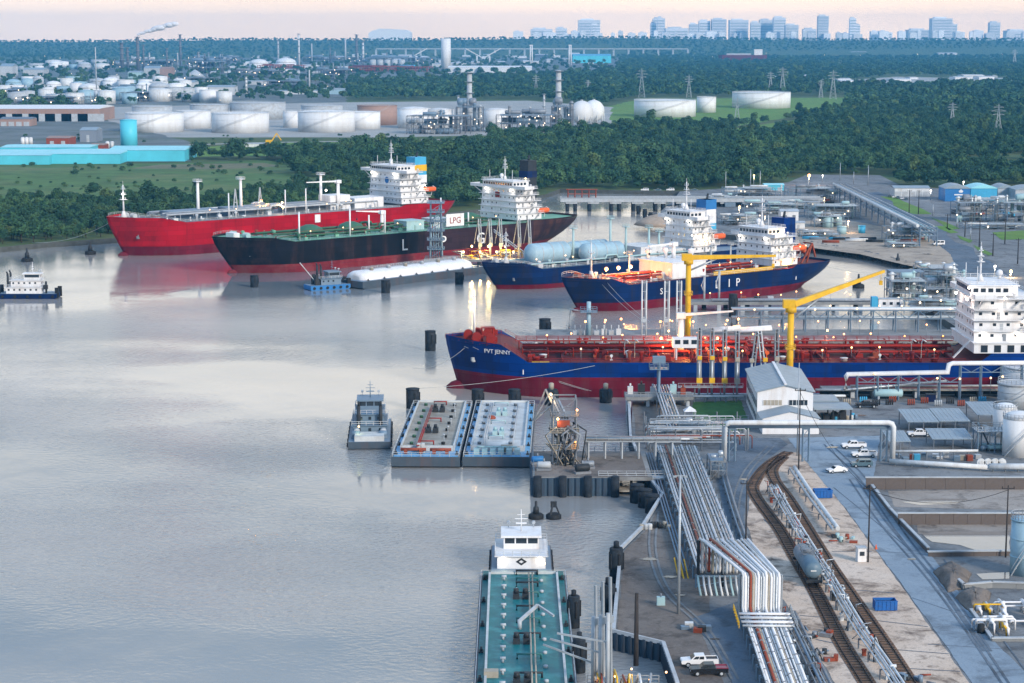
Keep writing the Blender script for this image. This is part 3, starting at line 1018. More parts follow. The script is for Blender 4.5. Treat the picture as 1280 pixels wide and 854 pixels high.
 zt_ = z + 3.5
 m1 = mast(root, xa + 4, 0, zt_, mast_h, wm, 3, "radar_mast")
 rd = MB()
 rd.cbox(0, 0, mast_h * .62, .35, 3.2, .35)
 rd.build("radar_scanner", wm, m1)
 post(root, "aerial_post", xa + 1.5, wd * .3, zt_, 4.5, .12, wm)
 post(root, "aerial_post", xa + 1.5, -wd * .3, zt_, 5.0, .12, wm)
 sp_ = MB()
 sp_.lathe([(.5, 0), (.5, .8)], 10)
 sp_.sphere((0, 0, 1.6), 1.0, 10, 8)
 sp_.build("satellite_dome", wm, root, loc=(xa + whl - 1.5, wd * .25, zt_))
 if fun:
  fx, fl, fw, fh = fun
  zf0 = z0 + th * max(1, tiers - 2)
  mb = MB()
  prof = [(-fl / 2, 0), (fl / 2, 0), (fl / 2 - .3, fh), (-fl / 2 + .5, fh)]
  mb.sprism(prof, -fw / 2, fw / 2)
  f = mb.build("funnel", funm, root, loc=(fx, 0, zf0))
  for z_0, z_1, mm in fun_bands:
   k = MB()
   k.box(-fl / 2 - .05, -fw / 2 - .05, z_0 * fh, fl / 2 + .03, fw / 2 + .05, z_1 * fh)
   k.build("funnel_band", mm, f)
  for i, (dx, dy) in enumerate(((-.6, -.8), (.7, .6), (.2, -.1))):
   MB().cyl((dx, dy, fh - .2), (dx + .5, dy, fh + 1.6 + .4 * i), .42, 8).build("exhaust_pipe", M['dark'], f)
 if lifeboat:
  for s in (-1, 1):
   lz = z0 + (lbz if lbz is not None else th * 1.4)
   b = MB()
   rings = []
   for t, k in ((-4, .15), (-3.4, .7), (-2, 1), (2, 1), (3.2, .75), (4, .2)):
    rings.append([(t, 1.25 * k * math.cos(2 * math.pi * j / 10), 1.25 * (.6 + .4 * k) * math.sin(2 * math.pi * j / 10)) for j in range(10)])
   b.loft(rings)
   b.build("lifeboat", M['orange'], root, loc=(xb + 1.8 if step else xb - 4, s * (wd / 2 - 1.0), lz + 2.2))
   for q in (-2.5, 2.5):
    d = MB()
    d.bar((q, s * -1.2, -2.2), (q, s * .2, 2.6), .3)
    d.bar((q, s * .2, 2.6), (q, s * 1.4, 2.2), .3)
    d.build("davit", wm, root, loc=(xb + 1.8 if step else xb - 4, s * (wd / 2 - 1.8), lz + 1.2))
 return z, zt_
def deck_crane(root, x, y, z, h, reach, m, ang=0.0, lift=.05, name="hose_crane"):
 mb = MB()
 mb.cyl((0, 0, 0), (0, 0, h), .9, 12, .75)
 mb.cbox(0, 0, h, 2.6, 2.2, 1.6)
 o = mb.build(name, m, root, loc=(x, y, z))
 c, s = math.cos(ang), math.sin(ang)
 k = MB()
 k.cyl((c * .8, s * .8, h + 1.0), (c * reach, s * reach, h + 1.0 + reach * lift), .55, 4, .3, smooth=False)
 k.build("jib", m, o)
 k = MB()
 k.cyl((c * reach * .97, s * reach * .97, h + 1 + reach * lift), (c * reach * .97, s * reach * .97, h - 1.6), .06, 5)
 k.cbox(c * reach * .97, s * reach * .97, h - 2.4, .5, .5, .8)
 k.build("hook_line", M['dark'], o)
 return o
def clutter(root, x0, x1, wd, z, seed, mats, n=24, clear=0.0):
 """vents, hatches, lockers and valve stands spread over a deck, each a part"""
 rr = random.Random(seed)
 for i in range(n):
  x, y = rr.uniform(x0, x1), rr.choice((-1, 1)) * rr.uniform(clear, wd / 2 - 1.2)
  k = rr.random()
  mb = MB()
  m = rr.choice(mats)
  if k < .3:
   mb.lathe([(.45, 0), (.45, rr.uniform(1.2, 2.2)), (.8, rr.uniform(2.2, 2.5)), (.8, 2.8), (.1, 3.0)], 10)
   nm = "deck_vent"
  elif k < .55:
   mb.lathe([(1.0, 0), (1.0, .7), (1.15, .75), (1.15, .9), (.2, 1.05)], 12)
   nm = "tank_hatch"
  elif k < .75:
   mb.cbox(0, 0, 0, rr.uniform(1, 2.4), rr.uniform(.9, 1.8), rr.uniform(1, 2.0))
   mb.cbox(0, 0, 2.0, .3, .3, .4)
   nm = "deck_locker"
  else:
   mb.cyl((0, 0, 0), (0, 0, 1.3), .14, 6)
   mb.cyl((0, -.05, 1.3), (0, .05, 1.3), .42, 10)
   mb.cbox(0, 0, 0, .7, .7, .3)
   nm = "valve_stand"
  mb.build(nm, m, root, loc=(x, y, z))
def deck_pipes(root, x0, x1, ys, z, m, r=.28, stands=True, loops=True):
 for i, (y, zz) in enumerate(ys):
  p = [(x0, y, z + zz), (lerp(x0, x1, .5) - 3, y, z + zz)]
  if loops:
   xm = lerp(x0, x1, .5)
   p += [(xm - 3, y, z + zz), (xm - 3, y + .01, z + zz + 1.4), (xm + 3, y + .01, z + zz + 1.4), (xm + 3, y, z + zz)]
   p = [p[0], (xm - 3.2, y, z + zz), (xm - 2.6, y, z + zz + 1.2), (xm + 2.6, y, z + zz + 1.2), (xm + 3.2, y, z + zz)]
  p.append((x1, y, z + zz))
  MB().tube(p, r, 8).build("deck_pipe", m[i % len(m)], root)
 if stands:
  ys_ = [q for q, _ in ys]
  k = int((x1 - x0) / 7)
  for i in range(k + 1):
   x = lerp(x0, x1, i / k)
   mb = MB()
   zt_ = max(zz for _, zz in ys)
   for y in (min(ys_) - .5, max(ys_) + .5):
    mb.bar((x, y, z), (x, y, z + zt_ - r), .22)
   mb.bar((x, min(ys_) - .5, z + zt_ - r - .1), (x, max(ys_) + .5, z + zt_ - r - .1), .2)
   mb.build("pipe_stand", m[0], root)
def berth(bow, stern):
 d = Vector((stern[0] - bow[0], stern[1] - bow[1], 0))
 return math.atan2(d.y, d.x), d.length
def moor(name, label, a, b, sag=1.5, r=.07):
 a, b = Vector(a), Vector(b)
 p = [a.lerp(b, t / 10) - Vector((0, 0, sag * 4 * (t / 10) * (1 - t / 10))) for t in range(11)]
 o = MB().tube([q - a for q in p], r, 5).build(name, M['rope'], None, loc=a)
 return tag(o, label, "rope", "ships' mooring lines")
def local(root, p):
 c, s = math.cos(root.rotation_euler[2]), math.sin(root.rotation_euler[2])
 return Vector((root.location[0] + p[0] * c - p[1] * s, root.location[1] + p[0] * s + p[1] * c, root.location[2] + p[2]))
bow, stern = (-184, 905), (-34, 1035)
rz, L = berth(bow, stern)
A = thing("gas_carrier", "bright red gas carrier with white superstructure, farthest of the moored ships", "ship", (*bow, 0), rz)
pt, zt, hf = hull(A, L - 5, 34, 15.0, 17.5, .10, 9, 4.2, M['red'], M['boot'], M['grey'], zp=16, stern_rake=10, ramp_=.06)
rails(A, pt, .02, .8, 34)
for y in (-6, 6):
 winch(A, 12, y * .6, zt(.05) - .9, M['palegrey'], 1.1)
mast(A, 9, 0, zt(.02) - .9, 15, M['white'], 3, "foremast")
lamp(A, (8, -1.5, zt(.02) + 10), M['lit_white'], .5, 1500, WHITE)
deck_pipes(A, 26, L * .74, ((-9, 3.0), (-7.8, 3.4), (-6.6, 3.0), (-5.2, 3.4), (5.2, 3.0), (6.4, 3.4), (7.6, 3)), 15, [M['palegrey'], M['grey'], M['galv']], .45)
for k, fx in enumerate((.22, .38, .55, .70)):
 mb = MB()
 x = L * fx
 mb.box(x - 13, -4, 15, x + 13, 4, 18.6)
 mb.box(x - 13.3, -4.3, 18.6, x + 13.3, 4.3, 19.0)
 mb.build("trunk_deck_house", M['bluegrey'] if k != 2 else M['grey'], A)
for fx in (.245, .365, .60):
 post(A, "vent_mast", L * fx, 0, 15, 17, .8, M['white'], 3.2)
for k, fx in enumerate((.33, .40)):
 mb = MB()
 mb.bar((-1.5, 0, 0), (0, 0, 13), .5)
 mb.bar((1.5, 0, 0), (0, 0, 13), .5)
 mb.bar((-.8, 0, 6.5), (.8, 0, 6.5), .3)
 mb.build("boom_crutch", M['palegrey'], A, loc=(L * fx, -6, 15))
deck_crane(A, L * .62, -9, 15, 13, 17, M['white'], math.radians(170), 0.0)
mb = MB()
mb.box(L * .60, -8, 15, L * .66, 2, 22)
mb.box(L * .67, -9, 15, L * .76, 4, 20)
mb.build("cargo_machinery_house", M['white'], A)
clutter(A, 24, L * .74, 30, 15, 3, [M['white'], M['palegrey'], M['offwhite']], 46, 9)
for fx in (.28, .44, .5):
 post(A, "light_post", L * fx, -15.5, 15, 12, .35, M['white'])
lamp(A, (L * .41, -4, 21.5), M['lit_amber'], .6, 3500, AMBER)
lamp(A, (L * .45, -10, 20.5), M['lit_warm'], .5, 2500, WARM)
lamp(A, (L * .58, -10, 25), M['lit_white'], .5, 2500, WHITE)
zA, zAt = accommodation(A, L * .80, 16, 17, 27, 5, 3.1, M['white'], 38, (L * .80 + 20, 8, 7, 13), M['blueclad2'], ((.45, .70, M['yellow']), (.0, .30, M['white'])), 11, True, 1.2, 4)
mb = MB()
mb.cyl((-.05, 0, 0), (.03, 0, 0), 1.6, 18)
mb.build("round_blue_emblem", M['blueclad'], A, loc=(L * .80 - .06, -1.5, 27.5))
for y in (-9, 9):
 lamp(A, (L * .80 - 1.6, y, zA - .6), M['lit_white'], .45, 1400, WHITE)
lamp(A, (L * .80 + 14, -14.2, 25), M['lit_white'], .45, 1600, WHITE)
anchor(A, 11.5, -8.2, 9.5, .5, M['grey'])
mb = MB()
mb.box(0, -.1, 0, 3.2, .1, 3.8)
mb.build("white_draught_panel", M['white'], A, loc=(L * .52, -17.15, 10.5))
bow, stern = (-126, 836), (18, 962)
rz, L = berth(bow, stern)
L += 10
B_ = thing("gas_carrier", "black and maroon gas carrier with green deck and white letters on its side", "ship", (*bow, 0), rz)
pt, zt, hf = hull(B_, L, 33, 13.2, 15.4, .10, 11, 3.6, M['hullbrown'], M['boot2'], M['green'], zp=14.2, stern_rake=16, sternw=.6, ramp_=.05, hm2=M['hullblack'], split=.47)
rails(B_, pt, .02, .8, 30, M['palegreen'])
for y in (-5, 5):
 winch(B_, 14, y, zt(.05) - .9, M['palegreen'], 1.1)
mb = MB()
mb.box(9, -3, zt(.04) - .9, 12, 3, zt(.04) + 1.2)
mb.build("forecastle_locker", M['white'], B_)
deck_pipes(B_, 26, L * .72, ((-10, 1.4), (-8.8, 1.4), (-7.6, 2.6), (-6.4, 2.6), (6, 2.2), (7.5, 2.2), (9, 1.6)), 13.2, [M['greenpipe'], M['deckpipe'], M['greenpipe'], M['rustred']], .42)
for k, fx in enumerate((.25, .36, .60, .70)):
 mb = MB()
 x = L * fx
 mb.lathe([(6.5, 0), (6.5, 1.5), (5.0, 3.6), (2.0, 4.8), (.2, 5)], 20)
 mb.build("tank_dome", M['greenpipe'], B_, loc=(x, 0, 13.2))
clutter(B_, 24, L * .75, 30, 13.2, 13, [M['greenpipe'], M['green'], M['rustred'], M['greenpipe']], 70, 5)
for fx, h, y in ((.18, 12, -12), (.31, 13, -13), (.38, 8, -8), (.405, 10, -13), (.64, 12, 6), (.66, 6, -9)):
 post(B_, "vent_post", L * fx, y, 13.2, h, .42, M['white'], 0)
for k, fx in enumerate((.50, .58)):
 mb = MB()
 mb.box(-5, -4.5, 0, 5, 4.5, 4.0)
 mb.box(-5.3, -4.8, 4.0, 5.3, 4.8, 4.3)
 mb.build("pump_house", M['palegreen'] if k == 0 else M['offwhite'], B_, loc=(L * fx, -6, 13.2))
deck_crane(B_, L * .42, -7, 13.2, 8, 12, M['white'], math.radians(160), .05)
mb = MB()
mb.box(-5.2, -.15, 0, 5.2, .15, 5.6)
bd = mb.build("sign_board", M['white'], B_, loc=(L * .60, -14.0, 14.0))
lettering(bd, "LPG", 3.9, (0, -.22, 1.35), SIDE, M['deckpipe'], "sign_letters")
for ch, u in (("L", .445), ("P", .555), ("G", .665)):
 lettering(B_, ch, 7.2, (L * u, -16.72, 5.4), SIDE, M['white'], "hull_letter", .06)
anchor(B_, 14.5, -7.4, 8.6, .5, M['palegrey'])
zB, zBt = accommodation(B_, L * .79, 14.2, 15, 27, 5, 2.9, M['white'], 39, (L * .79 + 18.5, 6, 6, 18), M['dark'], ((.55, .72, M['navy']),), 10, True, 1.0, 9, lbz=1.5)
mb = MB()
mb.box(-.08, -1.6, 0, .02, 1.6, 2.6)
em = mb.build("red_square_emblem", M['deckpipe'], B_, loc=(L * .79 - .05, .8, 24.2))
MB().box(-.14, -.9, .9, -.08, .9, 1.5).build("emblem_bar", M['dark'], em)
for y in (-10, 8):
 lamp(B_, (L * .79 - 1.5, y, zB - .5), M['lit_white'], .4, 900, WHITE)
lamp(B_, (L * .79 + 8, -10, zBt + 1), M['lit_warm'], .4, 500, (.9, 1, .5))
bow, stern = (-12, 784), (100, 868)
rz, L = berth(bow, stern)
C_ = thing("gas_carrier", "navy gas carrier with pale cylinder tanks on deck, bow pointing at white barge", "ship", (*bow, 0), rz)
pt, zt, hf = hull(C_, L, 22, 8.0, 10.6, .10, 7.5, 1.8, M['navy'], M['boot'], M['bluegrey'], zp=9, stern_rake=7, ramp_=.05, bulb=False)
rails(C_, pt, .02, .78, 26)
mast(C_, 12, 0, zt(.06) - .9, 12.5, M['offwhite'], 3, "foremast")
winch(C_, 9, -3, zt(.05) - .9, M['palegrey'], .8)
winch(C_, 9, 3, zt(.05) - .9, M['palegrey'], .8)
for x, y in ((L * .235, 0), (L * .41, -4.6), (L * .41, 4.6)):
 ln = 8.5 if y == 0 else 9
 r = 4.2 if y == 0 else 3.7
 t = MB().hcyl((-ln, 0, 0), (ln, 0, 0), r, 20, .55).build("deck_tank", M['lightblue'], C_, loc=(x, y, 8.6 + r))
 for q in (-ln * .6, 0, ln * .6):
  k = MB()
  k.cyl((q - .15, 0, 0), (q + .15, 0, 0), r + .08, 20)
  k.build("tank_band", M['palegrey'], t)
 k = MB()
 k.cbox(-ln * .6, 0, -r - .8, 1, r * 1.5, 1.6)
 k.cbox(ln * .6, 0, -r - .8, 1, r * 1.5, 1.6)
 k.build("tank_saddle", M['bluegrey'], t)
deck_pipes(C_, 18, L * .72, ((-8.6, 1.8), (-7.6, 1.8), (8, 1.8)), 8, [M['palegreen'], M['galv']], .35)
clutter(C_, 16, L * .76, 20, 8, 21, [M['palegreen'], M['palegrey'], M['offwhite']], 50, 6.5)
for fx, h in ((.33, 14), (.47, 17), (.53, 13), (.62, 12), (.66, 10)):
 post(C_, "vent_mast", L * fx, 0, 8, h, .55, M['palegreen'], 2.4)
mb = MB()
mb.box(L * .54, -8, 8, L * .64, 8, 13)
mb.box(L * .65, -7, 8, L * .72, 7, 11)
mb.build("cargo_machinery_house", M['offwhite'], C_)
zC, zCt = accommodation(C_, L * .74, 9, 13, 19, 5, 2.75, M['white'], 25, (L * .74 + 15.5, 6, 6, 13), M['white'], ((.68, 1.0, M['blueclad']), (0, .22, M['blueclad2'])), 12, True, .8, 17)
for y in (-7, 7):
 lamp(C_, (L * .74 - 1.5, y, zC - .4), M['lit_white'], .35, 700, WHITE)
lamp(C_, (L * .74 + 6, -11, 15), M['lit_warm'], .4, 1200, WARM)
lamp(C_, (L * .3, 7, 15), M['lit_warm'], .5, 2500, WARM)
anchor(C_, 12.0, -5.8, 5.0, .5, M['grey'])
bow, stern = (18, 720), (122, 802)
rz, L = berth(bow, stern)
D_ = thing("chemical_tanker", "navy tanker with red boot topping and amber lit foredeck behind the yellow cranes", "ship", (*bow, 0), rz)
pt, zt, hf = hull(D_, L + 2, 23, 9.6, 12.2, .11, 8, 3.2, M['navy'], M['boot'], M['deckred'], zp=10.8, stern_rake=12, sternw=.66, ramp_=.05)
rails(D_, pt, .02, .78, 28)
mast(D_, 14, 0, zt(.06) - .9, 13, M['offwhite'], 2, "foremast")
winch(D_, 10, -3, zt(.05) - .9, M['rustred'], .9)
winch(D_, 10, 3, zt(.05) - .9, M['rustred'], .9)
deck_pipes(D_, 24, L * .70, ((-5, 1.6), (-4.2, 1.6), (-3.4, 2.4), (-2.4, 2.4), (2.5, 2.0), (3.5, 2.0), (5, 1.6)), 9.6, [M['deckpipe'], M['galv'], M['deckpipe'], M['orange']], .32)
clutter(D_, 22, L * .72, 21, 9.6, 31, [M['deckpipe'], M['offwhite'], M['rustred'], M['palegrey']], 60, 5)
mb = MB()
mb.box(L * .345, -9.5, 9.6, L * .475, 9.0, 15.6)
mb.box(L * .34, -9.8, 15.6, L * .48, 9.3, 15.9)
mh = mb.build("midship_house", M['white'], D_)
for dx, dy in ((.36, 6), (.42, 5), (.45, -5)):
 k = MB()
 k.lathe([(.7, 0), (.7, 2), (1.3, 2.6), (1.3, 3.8), (.3, 4.2)], 12)
 k.build("mushroom_vent", M['white'], D_, loc=(L * dx, dy, 15.9))
deck_crane(D_, L * .43, 2, 15.9, 4.5, 14, M['white'], math.radians(185), .0)
for fx, h in ((.28, 9), (.52, 10), (.6, 9), (.68, 9)):
 post(D_, "vent_mast", L * fx, 5, 9.6, h, .4, M['palegrey'], 1.8)
mb = MB()
mb.box(L * .50, -10.5, 9.6, L * .74, -9.9, 11.0)
mb.build("orange_cargo_rail", M['yellow'], D_)
for fx in (.155, .20, .245):
 lamp(D_, (L * fx, -1, 14.6), M['lit_amber'], .7, 5000, AMBER)
for ch, u in (("L", .505), ("I", .553), ("P", .588), ("I", .83)):
 lettering(D_, ch, 4.4, (L * u, -11.62 if u < .7 else -11.4, 4.9), SIDE, M['white'], "hull_letter", .05)
lettering(D_, "S", 3.2, (L * .29, -11.62, 4.9), SIDE, M['white'], "hull_letter", .05)
anchor(D_, 12.8, -5.6, 6.4, .5, M['palegrey'])
zD, zDt = accommodation(D_, L * .74, 10.8, 14, 20, 4, 2.8, M['white'], 24, (L * .74 + 16, 7, 7, 12), M['blue'], (), 11, True, .6, 23)
mb = MB()
for s in (-1, 1):
 mb.bar((0, s * 2.2, 0), (6, s * 2.2, 7.5), .6)
 mb.bar((6, s * 2.2, 7.5), (8, s * 2.2, 2.0), .6)
 mb.bar((3, s * 2.2, 0), (6, s * 2.2, 7.5), .5)
mb.bar((6, -2.4, 7.5), (6, 2.4, 7.5), .5)
mb.bar((3, -2.4, 3.7), (3, 2.4, 3.7), .4)
mb.build("freefall_davit", M['rustred'], D_, loc=(L * .90, -3, 10.2))
mb = MB()
rings = []
for t, k in ((-4, .2), (-3, .85), (0, 1), (2.6, .8), (4, .15)):
 rings.append([(t * .8, 1.4 * k * math.cos(2 * math.pi * j / 10), t * -.6 + 1.4 * k * math.sin(2 * math.pi * j / 10)) for j in range(10)])
mb.loft(rings)
mb.build("freefall_lifeboat", M['orange'], D_, loc=(L * .925, -3, 15))
for y in (-7, 7):
 lamp(D_, (L * .74 - 1.5, y, zD - .4), M['lit_white'], .35, 700, WHITE)
lamp(D_, (L * .74 + 3, -11, zD + 1.6), M['lit_warm'], .6, 1500, WARM)
lamp(D_, (L * .80, -11, 13), M['lit_amber'], .4, 1500, AMBER)
bow, stern = (-19, 564), (169, 564)
rz, L = berth(bow, stern)
E_ = thing("product_tanker", "royal blue product tanker with red oxide deck moored in the nearest slip", "ship", (*bow, 0), rz)
pt, zt, hf = hull(E_, L, 31, 9.8, 14.6, .085, 3.8, 5.6, M['blue'], M['boot'], M['deckred'], zp=12.4, stern_rake=10, ramp_=.035, bulbm=M['boot'], aft=.79)
rails(E_, pt, .09, .77, 44, M['deckpipe'])
rails(E_, pt, .0, .085, 8, M['deckpipe'], lower=.9)
for x, y in ((9, -5), (9, 3.5), (13, -8), (13, 6), (6.5, 0)):
 winch(E_, x, y, zt(.05) - .9, M['deckpipe'], 1.25)
mb = MB()
for k in (-1, 1):
 mb.bar((-1.6, k * 1.0, 0), (-1.6, k * 1.0, 3.6), .3)
 mb.bar((1.6, k * 1.0, 0), (1.6, k * 1.0, 3.6), .3)
mb.cbox(0, 0, 3.4, 4.0, 2.6, .3)
mb.cyl((0, -1.2, 2.2), (0, 1.2, 2.2), 1.2, 14)
mb.build("anchor_windlass", M['deckpipe'], E_, loc=(12, -1, zt(.05) - .9))
fm = MB()
fm.cyl((0, 0, 0), (0, 0, 14), .42, 10, .28)
fm.cbox(0, 0, 9.5, 1.4, 1.4, .2)
fm.cbox(0, 0, 12.2, 1.2, 1.2, .2)
fm.bar((0, -1, 13), (0, 1, 13), .15)
fmo = fm.build("foremast", M['white'], E_, loc=(8.2, 0, zt(.04) - .9))
lamp(fmo, (0, -.5, 10.6), M['lit_warm'], .5, 1200, WARM)
lamp(fmo, (0, .3, 13.4), M['lit_warm'], .4, 600, WARM)
anchor(E_, 8.6, -7.0, 10.2, .75, M['palegrey'])
t_ = lettering(E_, "PVT JENNY", 1.7, (15.4, -12.55, 12.3), SIDE, M['white'], "ship_name", .04, 'CENTER')
on_hull(t_, pt, L, 15.0, 11.9)
deck_pipes(E_, 22, L * .765, ((-4.4, 1.3), (-3.6, 1.3), (-2.8, 1.3), (-1.9, 2.6), (-.9, 2.6), (.8, 2.6), (1.9, 2.0), (2.8, 1.3), (3.8, 1.3)), 9.8, [M['deckpipe'], M['deckred'], M['rustred'], M['deckpipe']], .30)
mb = MB()
mb.box(20, -.9, 13.6, L * .77, .9, 13.75)
mb.rail([(20, -.9, 13.75), (L * .77, -.9, 13.75)], 1.1, 3, .06)
mb.rail([(20, .9, 13.75), (L * .77, .9, 13.75)], 1.1, 3, .06)
for i in range(18):
 x = lerp(21, L * .76, i / 17)
 mb.bar((x, -.8, 9.8), (x, -.8, 13.6), .2)
 mb.bar((x, .8, 9.8), (x, .8, 13.6), .2)
mb.build("catwalk", M['deckpipe'], E_)
for i in range(14):
 x = lerp(24, L * .755, i / 13)
 mb = MB()
 mb.box(x - .25, -14.6, 9.72, x + .25, 14.6, 10.7)
 mb.build("deck_girder", M['deckred'], E_)
for i in range(10):
 x = lerp(34, L * .74, i / 9)
 for s in (-1, 1):
  MB().tube([(x, s * 4.5, 11.0), (x, s * 9, 11.0), (x, s * 10.5, 12.2), (x + .01, s * 13.4, 12.2)], .22, 7).build("branch_pipe", M['deckpipe'], E_)
clutter(E_, 24, L * .76, 29, 9.8, 41, [M['deckpipe'], M['rustred'], M['deckred'], M['deckpipe'], M['offwhite']], 110, 5.5)
for s in (-1, 1):
 for i in range(8):
  x = 74 + i * 2.7
  k = MB()
  k.tube([(x, s * 4.5, 12.2), (x, s * 11, 12.2), (x, s * 13.0, 12.2)], .34, 8)
  k.cyl((x, s * 12.9, 12.2), (x, s * 13.2, 12.2), .6, 12)
  k.bar((x, s * 11.5, 9.8), (x, s * 11.5, 12.0), .25)
  k.build("manifold_pipe", M['deckpipe'] if i % 3 else M['orange'], E_)
deck_crane(E_, 67, -1.5, 9.8, 10.5, 15, M['offwhite'], math.radians(4), .06)
mb = MB()
mb.box(64, -11.0, 13.2, 71.5, -7.4, 15.9)
for x in (65, 71):
 for y in (-10.6, -7.8):
  mb.bar((x, y, 9.8), (x, y, 13.2), .4)
mb.build("deck_control_cabin", M['white'], E_)
mb = MB()
for i in range(3):
 mb.box(64.6 + i * 2.3, -11.05, 14.3, 66.1 + i * 2.3, -10.95, 15.5)
mb.build("cabin_window", M['glass'], E_, "stuff")
mb = MB()
mb.box(24.5, -14.7, 9.74, 29.5, -13.2, 9.78)
mb.build("yellow_deck_marking", M['yellow'], E_)
for fx in (.27, .285, .70, .715):
 MB().tube([(L * fx, -7, 9.8), (L * fx, -7, 14.2), (L * fx + .4, -7.5, 15), (L * fx + 1, -8.4, 14.6)], .16, 6).build("vent_pipe", M['offwhite'], E_)
for fx, p in ((.325, 2500), (.365, 2500), (.41, 2000)):
 lamp(E_, (L * fx, -5.5, 15.2), M['lit_amber'], .38, p, AMBER)
lamp(E_, (L * .58, 1, 16.5), M['lit_warm'], .3, 1200, WARM)
lamp(E_, (L * .34, 3, 16), M['lit_warm'], .3, 1000, WARM)
mb = MB()
mb.box(L * .785, -14.2, 12.2, L * .945, 14.2, 15.0)
mb.box(L * .783, -14.6, 15.0, L * .95, 14.6, 15.25)
mb.build("poop_house", M['white'], E_)
mb = MB()
for i in range(7):
 x = L * .795 + i * 3.7
 mb.box(x, -14.28, 12.5, x + 1.9, -14.15, 14.5)
mb.build("doorway", M['glass'], E_, "stuff")
zE, zEt = accommodation(E_, L * .787, 15.25, 20, 24, 4, 3.0, M['white'], 32, (L * .787 + 27, 7, 8, 15), M['blue'], ((.5, .7, M['white']),), 10, True, 1.0, 29, bigwin=True)
for y, z_ in ((-9, zE - .5), (5, zE - .5), (-11, zE + 3.0)):
 lamp(E_, (L * .787 - 1.6, y, z_), M['lit_white'], .4, 1300, (1, .78, .66))
for x, z_ in ((.80, 17.5), (.825, 24.0), (.85, 17.5), (.86, 21), (.83, 27.5), (.845, 30.5), (.875, 17)):
 lamp(E_, (L * x, -12.6 if z_ > 15 else -14.8, z_), M['lit_white'], .38, 420, (1, .80, .66))
mb = MB()
mb.bar((0, 0, 0), (-5, 0, -5.4), .25)
mb.bar((0, 1.2, 0), (-5, 1.2, -5.4), .25)
for i in range(9):
 mb.bar((-5 * i / 9, 0, -5.4 * i / 9), (-5 * i / 9, 1.2, -5.4 * i / 9), .15)
mb.build("access_stair", M['white'], E_, loc=(L * .783, -11, 15.3))
mb = MB()
mb.box(22, -15.1, 6.4, 22.25, -14.9, 7.7)
mb.build("draught_mark", M['white'], E_)
# ------------------------------------------------------------------ barges, towboats, tugs
def barge(name, label, p0, w_, ln, rz, hm, rimm, dm, seed, zd=2.6, gear=None, crane=False):
 """tank barge, origin at its near left corner at the water; x to the right, y away"""
 o = thing(name, label, "barge", p0, rz)
 mb = MB()
 prof = [(0, .4), (3.5, -1), (ln - 3.5, -1), (ln, .4), (ln, zd), (0, zd)]
 n = len(prof)
 vs = [(0, y, z) for y, z in prof] + [(w_, y, z) for y, z in prof]
 mb.add(vs, [tuple(range(n)), tuple(range(2 * n - 1, n - 1, -1))] + [(i, n + i, n + (i + 1) % n, (i + 1) % n) for i in range(n)])
 mb.build("hull", hm, o)
 mb = MB()
 mb.box(.5, .5, zd, w_ - .5, ln - .5, zd + .04)
 mb.build("side_deck", rimm, o)
 mb = MB()
 mb.box(2.0, 6.5, zd + .04, w_ - 2.0, ln - 3.0, zd + 1.0)
 tr = mb.build("trunk_deck", dm, o)
 mb = MB()
 for a, b, c, d in ((1.7, 6.2, w_ - 1.7, 6.55), (1.7, ln - 3.0, w_ - 1.7, ln - 2.65), (1.62, 6.2, 2.0, ln - 2.65), (w_ - 2.0, 6.2, w_ - 1.62, ln - 2.65)):
  mb.box(a, b, zd + .05, c, d, zd + 1.45)
 mb.build("coaming", M['bargewhite'] if rimm is not M['teal'] else M['bargewhite'], o)
 mb = MB()
 for s in (.25, w_ - .25):
  mb.rail([(s, .4, zd), (s, ln - .4, zd)], 1.0, 3.0, .05)
 mb.rail([(.25, .3, zd), (w_ - .25, .3, zd)], 1.0, 2.2, .05)
 mb.rail([(.25, ln - .3, zd), (w_ - .25, ln - .3, zd)], 1.0, 2.2, .05)
 mb.build("railing", M['bargewhite'] if rimm is not M['teal'] else M['palegrey'], o)
 for s in (.9, w_ - .9):
  for i in range(7):
   k = MB()
   k.cbox(0, 0, 0, .7, 1.3, .25)
   k.cyl((0, -.35, 0), (0, -.35, .75), .2, 8)
   k.cyl((0, .35, 0), (0, .35, .75), .2, 8)
   k.build("bollard", M['dark'], o, loc=(s, 3 + (ln - 6) * i / 6, zd + .04))
 gear(o, w_, ln, zd + 1.0, random.Random(seed))
 return o
